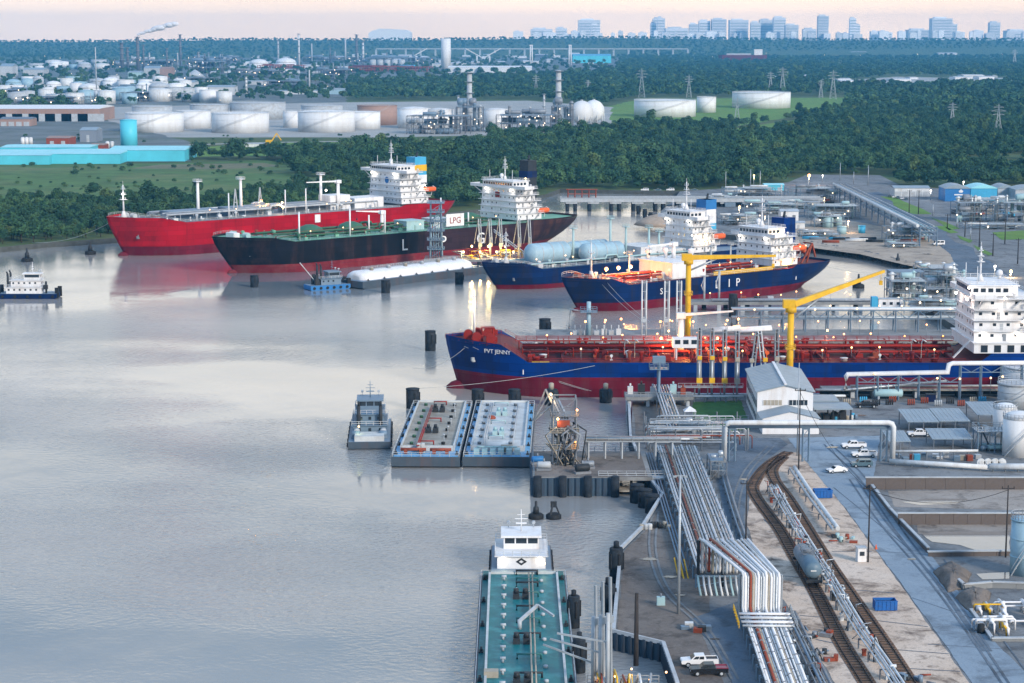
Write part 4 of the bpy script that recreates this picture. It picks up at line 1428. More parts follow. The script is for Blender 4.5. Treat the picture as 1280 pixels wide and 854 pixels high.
def gear_red(o, w_, ln, z, rr):
 for x, m in ((w_ * .36, M['deckpipe']), (w_ * .385, M['deckpipe'])):
  MB().tube([(x, 4, z + .9), (x, ln - 12, z + .9)], .16, 7).build("cargo_pipe", m, o)
 for y in (ln * .90, ln * .56, ln * .14):
  MB().tube([(w_ * .38, y, z), (w_ * .38, y, z + .9), (w_ * .58, y, z + .9), (w_ * .58, y, z)], .16, 7).build("cross_pipe", M['deckpipe'], o)
 for y in (ln * .76, ln * .36):
  for x in (w_ * .44, w_ * .55):
   k = MB()
   k.cbox(0, 0, 0, 1.3, 2.4, 1.2)
   k.cyl((0, 0, 1.2), (0, 0, 2.0), .4, 10)
   k.build("pump", M['dark'], o, loc=(x, y, z))
 for i in range(7):
  for x in (w_ * .25, w_ * .72):
   y = 10 + (ln - 18) * i / 6
   k = MB()
   k.lathe([(.45, 0), (.45, .5), (.55, .55), (.1, .7)], 10)
   k.build("tank_hatch", M['dark'] if x > w_ * .5 else M['greenpipe'], o, loc=(x, y, z))
 for i in range(5):
  k = MB()
  k.cyl((0, 0, 0), (0, 0, 1.8), .1, 6)
  k.cyl((0, 0, 1.8), (0, 0, 2.1), .3, 8)
  k.build("vent_stack", M['palegrey'], o, loc=(w_ * rr.uniform(.6, .8), 12 + i * 10, z))
 for x, l_, y in ((w_ * .12, 6, 3.6), (w_ * .55, 5, 3.4)):
  k = MB()
  k.cyl((0, 0, 0), (l_, 0, 0), .38, 10)
  k.cbox(l_ * .2, 0, -.9, .8, 1.2, 1.0)
  k.cbox(l_ * .8, 0, -.9, .8, 1.2, 1.0)
  k.build("deck_engine", M['rustred'], o, loc=(x, y, z + .1))
 for x in (w_ * .36, w_ * .42):
  MB().box(0, 0, 0, .8, 1.0, 2.2).build("engine_cabinet", M['bargewhite'], o, loc=(x, 4.4, z - .9))
def gear_white(o, w_, ln, z, rr):
 for x in (w_ * .28, w_ * .31):
  MB().tube([(x, 8, z + .7), (x, ln - 8, z + .7)], .14, 7).build("cargo_pipe", M['palegrey'], o)
 MB().tube([(w_ * .72, 8, z + .5), (w_ * .72, ln - 8, z + .5)], .12, 7).build("vapour_pipe", M['palegrey'], o)
 for y in (ln * .88, ln * .52, ln * .24):
  MB().tube([(w_ * .34, y, z), (w_ * .34, y, z + .8), (w_ * .56, y, z + .8), (w_ * .56, y, z)], .14, 7).build("cross_pipe", M['palegreen'], o)
 for y in (ln * .70, ln * .32):
  for x in (w_ * .43, w_ * .53):
   k = MB()
   k.cbox(0, 0, 0, 1.2, 3.2, 1.1)
   k.cyl((0, 0, 1.1), (0, 0, 1.9), .4, 10)
   k.build("pump", M['palegreen'], o, loc=(x, y, z))
 k = MB()
 k.sphere((0, 0, .2), 1.1, 12, 6, 1, 1, .6)
 k.build("red_cover", M['rustred'], o, loc=(w_ * .33, ln * .62, z))
 for i in range(7):
  for x in (w_ * .22, w_ * .68):
   k = MB()
   k.lathe([(.45, 0), (.45, .5), (.55, .55), (.1, .7)], 10)
   k.build("tank_hatch", M['grey'], o, loc=(x, 10 + (ln - 18) * i / 6, z))
 k = MB()
 for i in range(6):
  k.cbox(w_ * .2 + i * 1.9, 3.2, z - .9, 1.3, 2.4, 1.3)
 for i in range(5):
  k.cyl((w_ * .2 + i * 1.9, 3.2, z + .8), (w_ * .2 + (i + 1) * 1.9, 3.2, z + .8), .2, 7)
 k.build("pump_skid", M['palegreen'], o)
 MB().box(w_ * .55, 4.8, z - .9, w_ * .72, 6.0, z + .8).build("engine_cabinet", M['tan'], o)
zb_ = 0
pF1 = G(489, 585, 0)
pF2 = G(578, 585, 0)
sc_ = (G(575, 585, 0) - pF1).x
F1 = barge("tank_barge", "pale blue rimmed tank barge with tan deck and red pipes beside the towboat", pF1, sc_, 68, math.radians(-1.5), M['hullgrey'], M['bargeblue'], M['bargetan'], 5, gear=gear_red)
F2 = barge("tank_barge", "white decked tank barge with pale green pumps, lashed right of tan decked barge", pF2, sc_, 68, math.radians(-1.5), M['hullgrey'], M['bargeblue'], M['bargewhite'], 6, gear=gear_white)
def gear_teal(o, w_, ln, z, rr):
 for x in (w_ * .56, w_ * .60):
  MB().tube([(x, 4, z + .8), (x, ln - 5, z + .8)], .15, 7).build("cargo_pipe", M['tan'], o)
 for i, y in enumerate((.985, .93, .90, .83, .74, .66, .57, .45, .35, .25, .15)):
  y = ln * y - 2
  MB().tube([(w_ * .42, y, z), (w_ * .42, y, z + .8), (w_ * .66, y, z + .8), (w_ * .66, y, z)], .17, 7).build("cross_pipe", M['tealdark'] if i % 2 else M['dark'], o)
 for i in range(14):
  k = MB()
  k.cyl((0, 0, 0), (0, 0, .7), .22, 8)
  k.cyl((-.45, 0, .7), (.45, 0, .7), .25, 8)
  k.build("tank_valve", M['palegrey'], o, loc=(w_ * .28, 8 + (ln - 15) * i / 13, z))
 for y in (.80, .52, .30):
  for dx in (-.7, .9):
   k = MB()
   k.cbox(0, 0, 0, 1.1, 2.0, .9)
   k.cyl((0, 0, .9), (0, 0, 1.7), .45, 10)
   k.build("pump", M['dark'], o, loc=(w_ * .46 + dx, ln * y, z))
 k = MB()
 k.cyl((0, 0, 0), (0, 0, 1.6), .35, 10)
 k.bar((0, 0, 1.4), (3.0, 5.0, 2.6), .45)
 k.bar((3.0, 5.0, 2.6), (5.6, 1.5, 1.8), .35)
 k.build("deck_crane", M['palegrey'], o, loc=(w_ * .45, ln * .60, z))
 k = MB()
 k.sphere((0, 0, .5), .6, 10, 6, .5, .5, 1)
 k.build("signal_marker", M['white'], o, loc=(w_ * .42, ln * .83, z))
 for i in range(12):
  k = MB()
  k.lathe([(.35, 0), (.35, .4), (.1, .5)], 10)
  k.build("tank_hatch", M['palegrey'], o, loc=(w_ * .70, 7 + (ln - 15) * i / 11, z))
 k = MB()
 k.box(0, 0, -.9, 2.2, 1.6, 1.0)
 k.build("engine_cabinet", M['tan'], o, loc=(w_ * .1, 30, z))
pH = G(600, 719, 2.6)
wH = (G(708, 719, 2.6) - pH).x
rH = 0.0
far = Vector((pH.x, pH.y, 0))
LH = 92
H_ = barge("tank_barge", "teal decked tank barge in the foreground running out of the frame", (far.x, far.y - LH, 0), wH, LH, rH, M['hullgrey'], M['teal'], M['teal'], 8, gear=gear_teal)
mb = MB()
mb.box(.6, LH - 2.8, 2.64, wH - .6, LH - .5, 3.5)
mb.build("end_coaming", M['tealdark'], H_)
lamp(H_, (wH * .28, LH - 1.5, 5.2), M['lit_warm'], .25, 250, (.9, 1, .5))
lamp(H_, (wH * .74, LH - 1.5, 5.2), M['lit_warm'], .25, 250, (.9, 1, .5))
def towboat(name, label, p, rz, w_, ln, hm, wm, tiers, seed, cat="towboat", logo=False, stacks=True, low_deck=1.9, pushknees=True, house=(.30, .85), wheel=1.0, taper=.8):
 """river towboat; origin at the middle of its hull at the water, bow to +y"""
 o = thing(name, label, cat, p, rz)
 mb = MB()
 h = low_deck
 prof = [(-ln / 2, .3), (-ln / 2 + 1.5, -1), (ln / 2 - 2, -1), (ln / 2, .5), (ln / 2, h), (-ln / 2, h)]
 n = len(prof)
 vs = [(-w_ / 2, y, z) for y, z in prof] + [(w_ / 2, y, z) for y, z in prof]
 mb.add(vs, [tuple(range(n)), tuple(range(2 * n - 1, n - 1, -1))] + [(i, n + i, n + (i + 1) % n, (i + 1) % n) for i in range(n)])
 mb.build("hull", hm, o)
 mb = MB()
 mb.box(-w_ / 2 + .2, -ln / 2 + .2, h, w_ / 2 - .2, ln / 2 - .2, h + .04)
 mb.build("deck", M['bluegrey'], o)
 if pushknees:
  for s in (-1, 1):
   mb = MB()
   mb.box(s * w_ * .3 - .6, ln / 2 - .9, .3, s * w_ * .3 + .6, ln / 2 + .5, h + 2.2)
   mb.build("push_knee", M['black'], o)
 wn = MB()
 rl = MB()
 z = h + .04
 a, b, ww = -ln / 2 + ln * (1 - house[1]), -ln / 2 + ln * (1 - house[0]), w_ * .78
 yb = ln / 2 - ln * .22
 ya = -ln / 2 + ln * .28
 for k in range(tiers):
  hk = 2.5
  mb = MB()
  mb.box(-ww / 2, ya, z, ww / 2, yb, z + hk - .15)
  mb.box(-ww / 2 - .5, ya - .5, z + hk - .15, ww / 2 + .5, yb + .5, z + hk)
  mb.build("deckhouse", wm, o)
  for q in range(max(2, int((yb - ya) / 2.2))):
   y = ya + 1 + q * 2.1
   if y < yb - .5:
    wn.box(-ww / 2 - .04, y - .35, z + 1.1, -ww / 2 + .02, y + .35, z + 1.8)
    wn.box(ww / 2 - .02, y - .35, z + 1.1, ww / 2 + .04, y + .35, z + 1.8)
  for q in range(3):
   x = -ww * .32 + q * ww * .32
   if not (logo and k == tiers - 1):
    wn.box(x - .35, ya - .04, z + 1.0, x + .35, ya + .02, z + 1.8)
   wn.box(x - .35, yb - .02, z + 1.0, x + .35, yb + .04, z + 1.8)
  rl.rail([(-ww / 2 - .4, ya - .4, z + hk), (ww / 2 + .4, ya - .4, z + hk), (ww / 2 + .4, yb + .4, z + hk), (-ww / 2 - .4, yb + .4, z + hk), (-ww / 2 - .4, ya - .4, z + hk)], 1.0, 1.5, .05)
  z += hk
  ww *= taper
  ya += ln * .06
  yb -= ln * .015
 ya = lerp(ya, yb, .35)
 mb = MB()
 mb.box(-ww / 2, ya, z, ww / 2, yb, z + 1.0)
 for x, y in ((-ww / 2 + .12, ya + .12), (ww / 2 - .12, ya + .12), (ww / 2 - .12, yb - .12), (-ww / 2 + .12, yb - .12), (-ww * .17, ya + .12), (ww * .17, ya + .12), (-ww * .17, yb - .12), (ww * .17, yb - .12)):
  mb.box(x - .12, y - .12, z + 1.0, x + .12, y + .12, z + 2.2)
 mb.box(-ww / 2 - .5, ya - .5, z + 2.2, ww / 2 + .5, yb + .5, z + 2.6)
 mb.build("wheelhouse", wm, o)
 mb = MB()
 mb.box(-ww / 2 + .08, ya + .08, z + 1.0, ww / 2 - .08, yb - .08, z + 2.2)
 mb.build("wheelhouse_window", M['glass'], o)
 wn.build("cabin_window", M['glass'], o, "stuff")
 rl.build("railing", M['offwhite'], o)
 zt_ = z + 2.6
 mb = MB()
 mb.cyl((0, 0, 0), (0, 0, 4.2), .13, 8, .07)
 mb.bar((-1.2, 0, 2.4), (1.2, 0, 2.4), .12)
 mb.bar((-.7, 0, 3.2), (.7, 0, 3.2), .1)
 mb.cbox(0, 0, 1.4, 2.0, .3, .25)
 mb.build("mast", wm, o, loc=(0, (ya + yb) / 2, zt_))
 for s in (-1, 1):
  mb = MB()
  mb.cyl((0, 0, 0), (0, 0, .7), .08, 6)
  mb.cyl((0, -.3, .9), (0, .35, .9), .3, 10, .36)
  mb.build("searchlight", M['palegrey'], o, loc=(s * ww * .36, yb - .3, zt_))
 if stacks:
  for s in (-1, 1):
   mb = MB()
   mb.cyl((0, 0, 0), (0, 0, 6.2), .5, 10, .42)
   mb.cyl((0, 0, 6.2), (0, -.4, 7.2), .3, 8)
   mb.build("exhaust_stack", M['dark'], o, loc=(s * w_ * .26, -ln / 2 + ln * .30, h + 1.2))
 if logo:
  k = MB()
  d = .95
  k.add([(-d * 1.1, 0, 0), (0, 0, -d * .75), (d * 1.1, 0, 0), (0, 0, d * .75), (-d * .5, -.01, 0), (0, -.01, -d * .32), (d * .5, -.01, 0), (0, -.01, d * .32)], [(0, 1, 5, 4), (1, 2, 6, 5), (2, 3, 7, 6), (3, 0, 4, 7)])
  k.build("diamond_emblem", M['dark'], o, loc=logo)
 mb = MB()
 for s in (-1, 1):
  for i in range(6):
   y = -ln / 2 + 1.5 + i * (ln - 3) / 5
   mb.cyl((s * (w_ / 2 + .02), y, h - 1.0), (s * (w_ / 2 + .35), y, h - 1.0), .55, 10)
 mb.build("tyre_fender", M['black'], o, "stuff")
 return o
pG = G(463, 547, 0)
T1 = towboat("towboat", "blue grey towboat lying left of the barge pair", pG, math.radians(3), 10.4, 30, M['hullgrey'], M['bluegrey'], 2, 3, taper=.84)
mb = MB()
mb.box(-3.6, -14.4, 1.94, 3.6, -8.5, 3.2)
mb.build("engine_casing", M['bargewhite'], T1)
for s in (-1, 1):
 k = MB()
 k.cyl((-1.0, 0, 1), (1.0, 0, 1), .8, 12)
 k.cbox(0, 0, 0, 2.4, 1.6, .6)
 k.build("deck_winch", M['bluegrey'], T1, loc=(s * 3.3, -10.0, 3.2 if False else 1.95))
lamp(T1, (-2.6, -11, 5.0), M['lit_warm'], .22, 220, (.9, 1, .4))
for dx, hh in ((-3.2, 2.0), (3.3, 2.0)):
 k = MB()
 k.hcyl((0, -1.4, .9), (0, 1.4, .9), .8, 12)
 k.build("deck_tank", M['palegrey'], T1, loc=(dx, -7.2, 2.2))
pT = Vector((pH.x + wH / 2 - .3, pH.y + 12.1, 0))
T2 = towboat("towboat", "white towboat with diamond emblem made fast behind the teal barge", pT, 0.0, 11.5, 24, M['hullgrey'], M['white'], 1, 5, logo=(0, -5.35, 3.3), stacks=False, taper=.74, pushknees=False)
for s in (-1, 1):
 lamp(T2, (s * 3.4, -5.6, 4.2), M['lit_white'], .25, 260, WHITE)
pJ = G(30, 372, 0)
T3 = towboat("tugboat", "small white tugboat under way at the left edge of the harbour", pJ, math.radians(-90), 8.5, 27, M['navy'], M['white'], 2, 7, "tugboat", taper=.72)
k = MB()
k.cyl((0, 0, 0), (0, 0, 4.5), .4, 8)
k.cbox(1, 0, 1.6, 1.6, 1.6, 1.6)
k.build("bow_winch", M['dark'], T3, loc=(1.5, 9.0, 1.94))
k = MB()
for i, (x, y) in enumerate(((-2.4, -9), (2.4, -9), (-2, -11.5), (2, -11))):
 k.cyl((x, y, 0), (x, y, 2.8 + .5 * i), .8, 8)
k.build("stern_gear", M['dark'], T3, loc=(0, 0, 1.94))
pK = G(409, 361, 0)
T4 = towboat("tugboat", "blue tugboat with black wheelhouse tower nosed up to white barge", pK, math.radians(-62), 7.5, 17, M['blueclad'], M['bluegrey'], 1, 8, "tugboat", pushknees=True)
k = MB()
k.bar((0, 0, 0), (0, -7, 8.5), .3)
k.build("derrick_boom", M['palegrey'], T4, loc=(0, -4.5, 2.5))
for s in (-1.6, 1.6):
 k = MB()
 k.cbox(0, 0, 0, 1.6, 1.8, 2.4)
 k.cbox(0, 0, 2.4, 1.0, 1.0, 1.6)
 k.build("deck_machinery", M['dark'], T4, loc=(s, -5, 1.95))
a_, b_ = G(436, 360, 0), Vector((-17, 846, 0))
rI, LI = berth(a_, b_)
I_ = thing("covered_barge", "long white barge with rounded cargo trunk beside the black gas carrier", "barge", a_, rI)
mb = MB()
prof = [(0, .5), (4, -1), (LI - 4, -1), (LI, .5), (LI, 3.0), (0, 3.0)]
mb.sprism(prof, -8, 8)
mb.build("hull", M['hullgrey'], I_)
mb = MB()
mb.box(.4, -7.7, 3.0, LI - .4, 7.7, 3.06)
mb.build("deck", M['bluegrey'], I_)
mb = MB()
rings = []
for x, k in ((3.0, .5), (4.0, .85), (6, 1), (LI - 8, 1), (LI - 5.5, .85), (LI - 4.5, .5)):
 rings.append([(x, 6.2 * k * math.cos(math.pi * j / 14) * (1 if j not in (0, 14) else 1), 3.06 + 3.4 * k * math.sin(math.pi * j / 14) ** .7) for j in range(15)])
mb.loft(rings, closed=False)
mb.build("cargo_trunk", M['white'], I_)
mb = MB()
mb.box(8, -1, 6.4, LI - 10, 1, 6.6)
mb.rail([(8, -1, 6.6), (LI - 10, -1, 6.6)], 1.0, 3, .05)
mb.rail([(8, 1, 6.6), (LI - 10, 1, 6.6)], 1.0, 3, .05)
mb.build("walkway", M['palegrey'], I_)
for i in range(6):
 k = MB()
 k.lathe([(.8, 0), (.8, 1.2), (.95, 1.3), (.2, 1.6)], 10)
 k.build("trunk_hatch", M['palegrey'] if i % 2 else M['tan'], I_, loc=(11 + i * (LI - 24) / 5, -1.8, 6.0))
for i in range(8):
 for s in (-7, 7):
  k = MB()
  k.cyl((0, 0, 0), (0, 0, .8), .25, 8)
  k.cbox(0, 0, 0, 1.2, .6, .2)
  k.build("bollard", M['dark'], I_, loc=(4 + i * (LI - 8) / 7, s, 3.06))
# ------------------------------------------------------------------ dolphins, buoys, mooring lines
def dolphin(px, py, hpx, label, r=None, cap='plain', group="mooring dolphins"):
 p = G(px, py, 0)
 k = p.y / FPX
 h = hpx * k
 r = r if r else 1.9
 o = thing("mooring_dolphin", label, "mooring dolphin", p, 0, group)
 mb = MB()
 mb.lathe([(r, -2), (r, h * .97), (r * .92, h)], 14)
 mb.build("pile", M['pile'], o)
 mb = MB()
 if cap == 'plain':
  mb.lathe([(r * 1.05, h), (r * 1.05, h + .25), (r * .3, h + .35)], 14)
 else:
  mb.lathe([(r * .4, h), (r * .4, h + r * .9), (r * .2, h + r * 1.0)], 10)
 mb.build("cap", M['pile'] if cap != 'lit' else M['tan'], o)
 mb = MB()
 for i in range(5):
  t = 2 * math.pi * i / 5 - 1.2
  mb.cbox(r * 1.04 * math.cos(t), r * 1.04 * math.sin(t), h * .35, .35, .35, h * .5, t)
 mb.build("rubbing_strip", M['black'], o)
 if cap == 'lit':
  lamp(o, (0, 0, h + .7), M['lit_warm'], .22)
 return o
dolphin(538, 438, 24, "dark dolphin pile alone in open water left of blue tanker's bow", 1.7)
dolphin(516, 510, 24, "dark dolphin pile at the far left corner of the barge pair", 1.8)
dolphin(597, 512, 25, "dark dolphin pile behind the barges under the blue tanker's bulb", 1.6)
dolphin(643, 512, 25, "dark dolphin pile behind white decked barge's far right corner", 1.6)
dolphin(689, 506, 20, "lamp topped dolphin pile behind the loading tower of the jetty", 1.8, 'lit')
dolphin(757, 503, 17, "lamp topped dolphin pile against the tanker's red side left of pier head", 1.7, 'lit')
dolphin(681, 421, 22, "dark dolphin pile seen over the blue tanker's foredeck", 1.9)
dolphin(482, 366, 15, "low dolphin pile in front of white barge's middle", 1.7)
dolphin(574, 355, 14, "low dolphin pile between white barge's end and navy bow", 1.7)
dolphin(318, 359, 14, "low dolphin pile in front of the black carrier's bow", 1.6)
dolphin(770, 728, 46, "tall black dolphin pile beside the curved bulkhead wall", 1.25, 'tall')
dolphin(760, 764, 36, "black dolphin pile with ladder frame nearer than the tallest one", 1.25, 'tall')
dolphin(717, 784, 42, "black dolphin pile touching the teal barge's right side, farther one", 1.05, 'tall')
dolphin(724, 840, 46, "black dolphin pile touching the teal barge's right side, nearer one", 1.0, 'tall')
for i, (px, py) in enumerate(((796, 628), (806, 634), (815, 641))):
 dolphin(px, py, 22, ("squat blue grey pile beneath the walkway, leftmost of three", "squat blue grey pile beneath the walkway, middle of three", "squat blue grey pile beneath the walkway, rightmost of three")[i], 1.5, group="piles under the walkway")
def buoy(px, py, label, kind=0, s=1.0):
 p = G(px, py, 0)
 o = thing("buoy", label, "buoy", p, 0)
 mb = MB()
 mb.lathe([(1.3 * s, -.6), (1.6 * s, 0), (1.6 * s, .8 * s), (1.1 * s, 1.1 * s)], 14)
 mb.build("float", M['black'], o)
 mb = MB()
 if kind == 0:
  mb.lathe([(.7 * s, 1.1 * s), (.55 * s, 2.4 * s), (.3 * s, 2.6 * s), (.25 * s, 3.6 * s), (.05, 3.8 * s)], 10)
 else:
  for a in (0, 2.1, 4.2):
   mb.bar((1.2 * s * math.cos(a), 1.2 * s * math.sin(a), .9 * s), (.2 * math.cos(a), .2 * math.sin(a), 3.4 * s), .3 * s)
  mb.cbox(0, 0, 2.4 * s, 1.3 * s, .9 * s, 1.2 * s)
 mb.build("topmark", M['dark'], o)
 return o
buoy(670, 648, "black bell shaped buoy in the water left of the open framed one")
buoy(692, 648, "black open framed buoy in the water below the jetty corner", 1)
buoy(34, 327, "dark mooring buoy above the small white tugboat", 0, 1.6)
buoy(113, 318, "dark mooring buoy just left of the red ship's bow", 0, 1.6)
buoy(1122, 333, "dark buoy in the pink basin beside the boulder wall", 0, 1.5)
buoy(1073, 360, "dark buoy in the pink basin above the yellow boom", 0, 1.5)
moor("mooring_line", "pale line from blue tanker's bow down to dolphin left of barges", local(E_, (6, -6, 12.8)), G(516, 486, 0) + Vector((0, 0, 6)), 2, .06)
moor("mooring_line", "pale line sweeping along tanker's blue side to barge corner dolphin", local(E_, (42, -15.8, 9.0)), Vector((G(516, 510, 0).x, G(516, 510, 0).y, 5.3)), 1.0, .06)
moor("mooring_line", "upper of two lines slanting down across the blue tanker's bow", local(E_, (8, -9.0, 13.2)), local(E_, (41, -17.5, 2.2)), .8, .06)
moor("mooring_line", "lower of two lines slanting down across the blue tanker's bow", local(E_, (5.5, -6.5, 13.0)), local(E_, (40, -17.7, 2.3)), .8, .06)
moor("mooring_line", "paired line from navy tanker's bow to the loading masts, upper", local(D_, (14, -8.5, 11.2)), G(812, 402, 6), 1, .07)
moor("mooring_line", "paired line from navy tanker's bow to the loading masts, lower", local(D_, (12, -8, 10.6)), G(808, 404, 5), 1, .07)
moor("mooring_line", "line from red ship's bow to the left bank", local(A, (3, 0, 16)), G(40, 303, 3), 3, .1)
moor("mooring_line", "line from navy tanker's raised stern across the pink basin", local(D_, (L * .7, 4, 10)), G(1150, 333, 3), 4, .08)
# ------------------------------------------------------------------ near terminal
def H(px, py, z=ZG):
 return G(px, py, z)
def sheet_wall(label, pxs, top=3.1, bottom=-2.5, pan=1.3):
 pts_ = [G(x, y) for x, y in pxs]
 o = thing("sheet_pile_wall", label, "bulkhead", (pts_[0].x, pts_[0].y, 0))
 me = None
 for a, b in zip(pts_, pts_[1:]):
  d = b - a
  n = max(1, int(d.length / pan))
  ang = math.atan2(d.y, d.x)
  for i in range(n):
   if me is None:
    w2 = pan / 2
    q = [(-w2, .0), (-w2 * .55, 0), (-w2 * .35, -.42), (w2 * .35, -.42), (w2 * .55, 0), (w2, 0), (w2, .2), (-w2, .2)]
    me = MB().prism(q, bottom, top).mesh("sheet_pile", M['sheet'])
   s = bpy.data.objects.new("sheet_pile", me)
   col.objects.link(s)
   s.parent = o
   c = a + d * ((i + .5) / n) - pts_[0]
   s.location = (c.x, c.y, 0)
   s.rotation_euler = (0, 0, ang)
   s.scale = (d.length / n / pan, 1, 1)
  k = MB()
  k.bar((a - pts_[0]) + Vector((0, 0, top + .1)), (b - pts_[0]) + Vector((0, 0, top + .1)), .6)
  k.build("capping_beam", M['palegrey'], o)
 return o
sheet_wall("dark sheet pile bulkhead around the small cove in front of pickups", [(767, 794), (829, 809), (846, 858), (868, 940)])
sheet_wall("curving sheet pile bulkhead beside the tall black dolphin", [(828, 622), (802, 664), (776, 690), (767, 793)])
sheet_wall("sheet pile bulkhead facing the pier head water gap", [(786, 502), (788, 548), (799, 576), (811, 600), (828, 622)])
mb = MB()
a = Vector((33, 538, 0))
n = 0
qo = thing("quay_wall", "concrete quay wall along the blue tanker's slip", "quay", (33, 537.8, 0))
mb.box(0, .05, -2.5, 152, .55, 2.2)
mb.build("wall_face", M['concrete'], qo)
mb = MB()
mb.box(0, -.6, 2.56, 152, .8, 3.0)
mb.build("kerb", M['palegrey'], qo)
for i in range(26):
 k = MB()
 k.box(-.7, .55, -2, .7, 1.1, 2.4)
 k.build("rubber_fender", M['black'], qo, loc=(3 + i * 5.8, 0, 0))
c0, c1 = G(666, 592, 5), G(770, 592, 5)
jy0, jy1 = c0.y, G(700, 560, 5).y
J_ = thing("jetty_platform", "steel jetty platform with corrugated skirt right of the barges", "jetty", (c0.x, jy0, 0))
jw = c1.x - c0.x
mb = MB()
mb.box(0, 0, 3.4, jw + 8, jy1 - jy0, 4.2)
mb.build("deck_slab", M['concrete'], J_)
mb = MB()
mb.box(.3, .1, 4.2, jw + 7, jy1 - jy0 - .2, 4.24)
mb.build("deck_surface", M['dirt'], J_)
for i in range(int(jw / 1.5)):
 q = MB()
 q.prism([(0, 0), (.4, -.35), (1.1, -.35), (1.5, 0), (1.5, .2), (0, .2)], -1.5, 4.0)
 q.build("skirt_panel", M['sheet'], J_, loc=(.05 + i * 1.5, -.12, 0))
for i in range(int((jy1 - jy0) / 1.5)):
 q = MB()
 q.prism([(0, 0), (-.35, .4), (-.35, 1.1), (0, 1.5), (.2, 1.5), (.2, 0)], -1.5, 4.0)
 q.build("skirt_panel", M['sheet'], J_, loc=(-.12, .05 + i * 1.5, 0))
for x in (1.0, 6.5, 12, 18):
 q = MB()
 q.cyl((0, 0, -2), (0, 0, 4.6), .9, 12)
 q.build("fender_pile", M['pile'], J_, loc=(x, -1.0, 0))
mb = MB()
mb.rail([(.3, .2, 4.2), (.3, jy1 - jy0 - .2, 4.2), (jw + 6, jy1 - jy0 - .2, 4.2)], 1.1, 2.2, .06)
mb.build("railing", M['bluegrey'], J_)
LT = thing("loading_tower", "cluttered lit steel loading tower with hose arms on the jetty", "loading tower", (G(705, 578, 4.2).x, G(705, 578, 4.2).y, 4.24))
mb = MB()
for x in (-2.6, 2.6):
 for y in (-2.6, 2.6):
  mb.bar((x, y, 0), (x, y, 15), .32)
for z in (3.5, 7.2, 11, 15):
 for s in (-2.6, 2.6):
  mb.bar((-2.6, s, z), (2.6, s, z), .25)
  mb.bar((s, -2.6, z), (s, 2.6, z), .25)
for k in range(4):
 z0, z1 = (0, 3.5, 7.2, 11)[k], (3.5, 7.2, 11, 15)[k]
 mb.bar((-2.6, -2.6, z0), (2.6, -2.6, z1), .18)
 mb.bar((-2.6, 2.6, z1), (-2.6, -2.6, z0), .18)
mb.build("frame", M['grey'], LT)
for z in (3.6, 7.3, 11.1):
 mb = MB()
 mb.box(-3.2, -3.2, z, 3.2, 3.2, z + .12)
 mb.rail([(-3.2, -3.2, z), (3.2, -3.2, z), (3.2, 3.2, z), (-3.2, 3.2, z), (-3.2, -3.2, z)], 1.1, 1.6, .07)
 mb.build("platform", M['tan'] if z < 10 else M['grey'], LT)
rr = random.Random(3)
for i in range(26):
 x, y = rr.uniform(-2.6, 2.6), rr.uniform(-2.8, 1.5)
 z = rr.uniform(.2, 8)
 q = MB()
 q.tube([(x, y, 0), (x, y, z), (x + rr.uniform(-2, 2), y - .8, z + 1.2), (x + rr.uniform(-3, 3), y - 1.4, z - .6), (x + rr.uniform(-2, 2), y - 1.5, 0)], rr.uniform(.12, .25), 7)
 q.build("riser_pipe", rr.choice([M['tan'], M['grey'], M['grey'], M['dark'], M['tan']]), LT)
for i in range(4):
 q = MB()
 q.bar((0, 0, 10), (-3.2 + i * .4, 1.5 + i, 16.5 - i), .4)
 q.bar((-3.2 + i * .4, 1.5 + i, 16.5 - i), (-6 - i * .5, 3, 9), .3)
 q.build("hose_arm", M['galv'] if i % 2 else M['grey'], LT, loc=(-1 + i * .6, 0, 0))
q = MB()
q.box(-1.6, -3.0, 8.6, 1.2, -2.8, 10.2)
q.build("rusty_panel", M['rustred'], LT)
lamp(LT, (-1.5, -3.4, 10.6), M['lit_warm'], .3, 120, WARM)
lamp(LT, (2.8, -3.2, 12.6), M['lit_amber'], .26, 80, AMBER)
lamp(LT, (-3.0, 0, 15.6), M['lit_warm'], .3, 350, WARM)
lamp(LT, (2.4, -3.2, 5.4), M['lit_amber'], .22, 80, AMBER)
for i, (px, py, m, sz, lb) in enumerate(((680, 588, 'palegrey', 1.1, "pale horizontal vessel lying on the jetty deck left of tower"), (735, 586, 'grey', 1.0, "pale short vessel on the jetty deck right of tower"), (672, 580, 'blueclad', 1.0, "blue pump block at the jetty's left edge"), (728, 592, 'dark', 1.2, "black pump block near the jetty's front edge"))):
 p = G(px, py, 4.2)
 o = thing("pump_skid", lb, "pump", (p.x, p.y, 4.24), .1 * i)
 q = MB()
 q.hcyl((-1.2 * sz, 0, 1.1 * sz), (1.2 * sz, 0, 1.1 * sz), .7 * sz, 12)
 q.build("casing", M[m], o)
 q = MB()
 q.cbox(0, 0, 0, 3 * sz, 1.4 * sz, .5)
 q.cyl((0, 0, 1.6 * sz), (0, 0, 2.4 * sz), .2, 8)
 q.build("base", M['grey'], o)
TR = thing("pipe_trestle", "pale pipe bridge running from jetty platform to the shore pipe rack", "pipe bridge", G(735, 572, 4.2))
o0 = G(735, 572, 4.2)
tw = G(850, 572, 4.2).x - o0.x
mb = MB()
mb.box(-1, -1.6, 3.9, tw, 1.6, 4.2)
mb.rail([(-1, -1.6, 4.2), (tw, -1.6, 4.2)], 1.1, 2.5, .07)
mb.build("bridge_deck", M['galv'], TR)
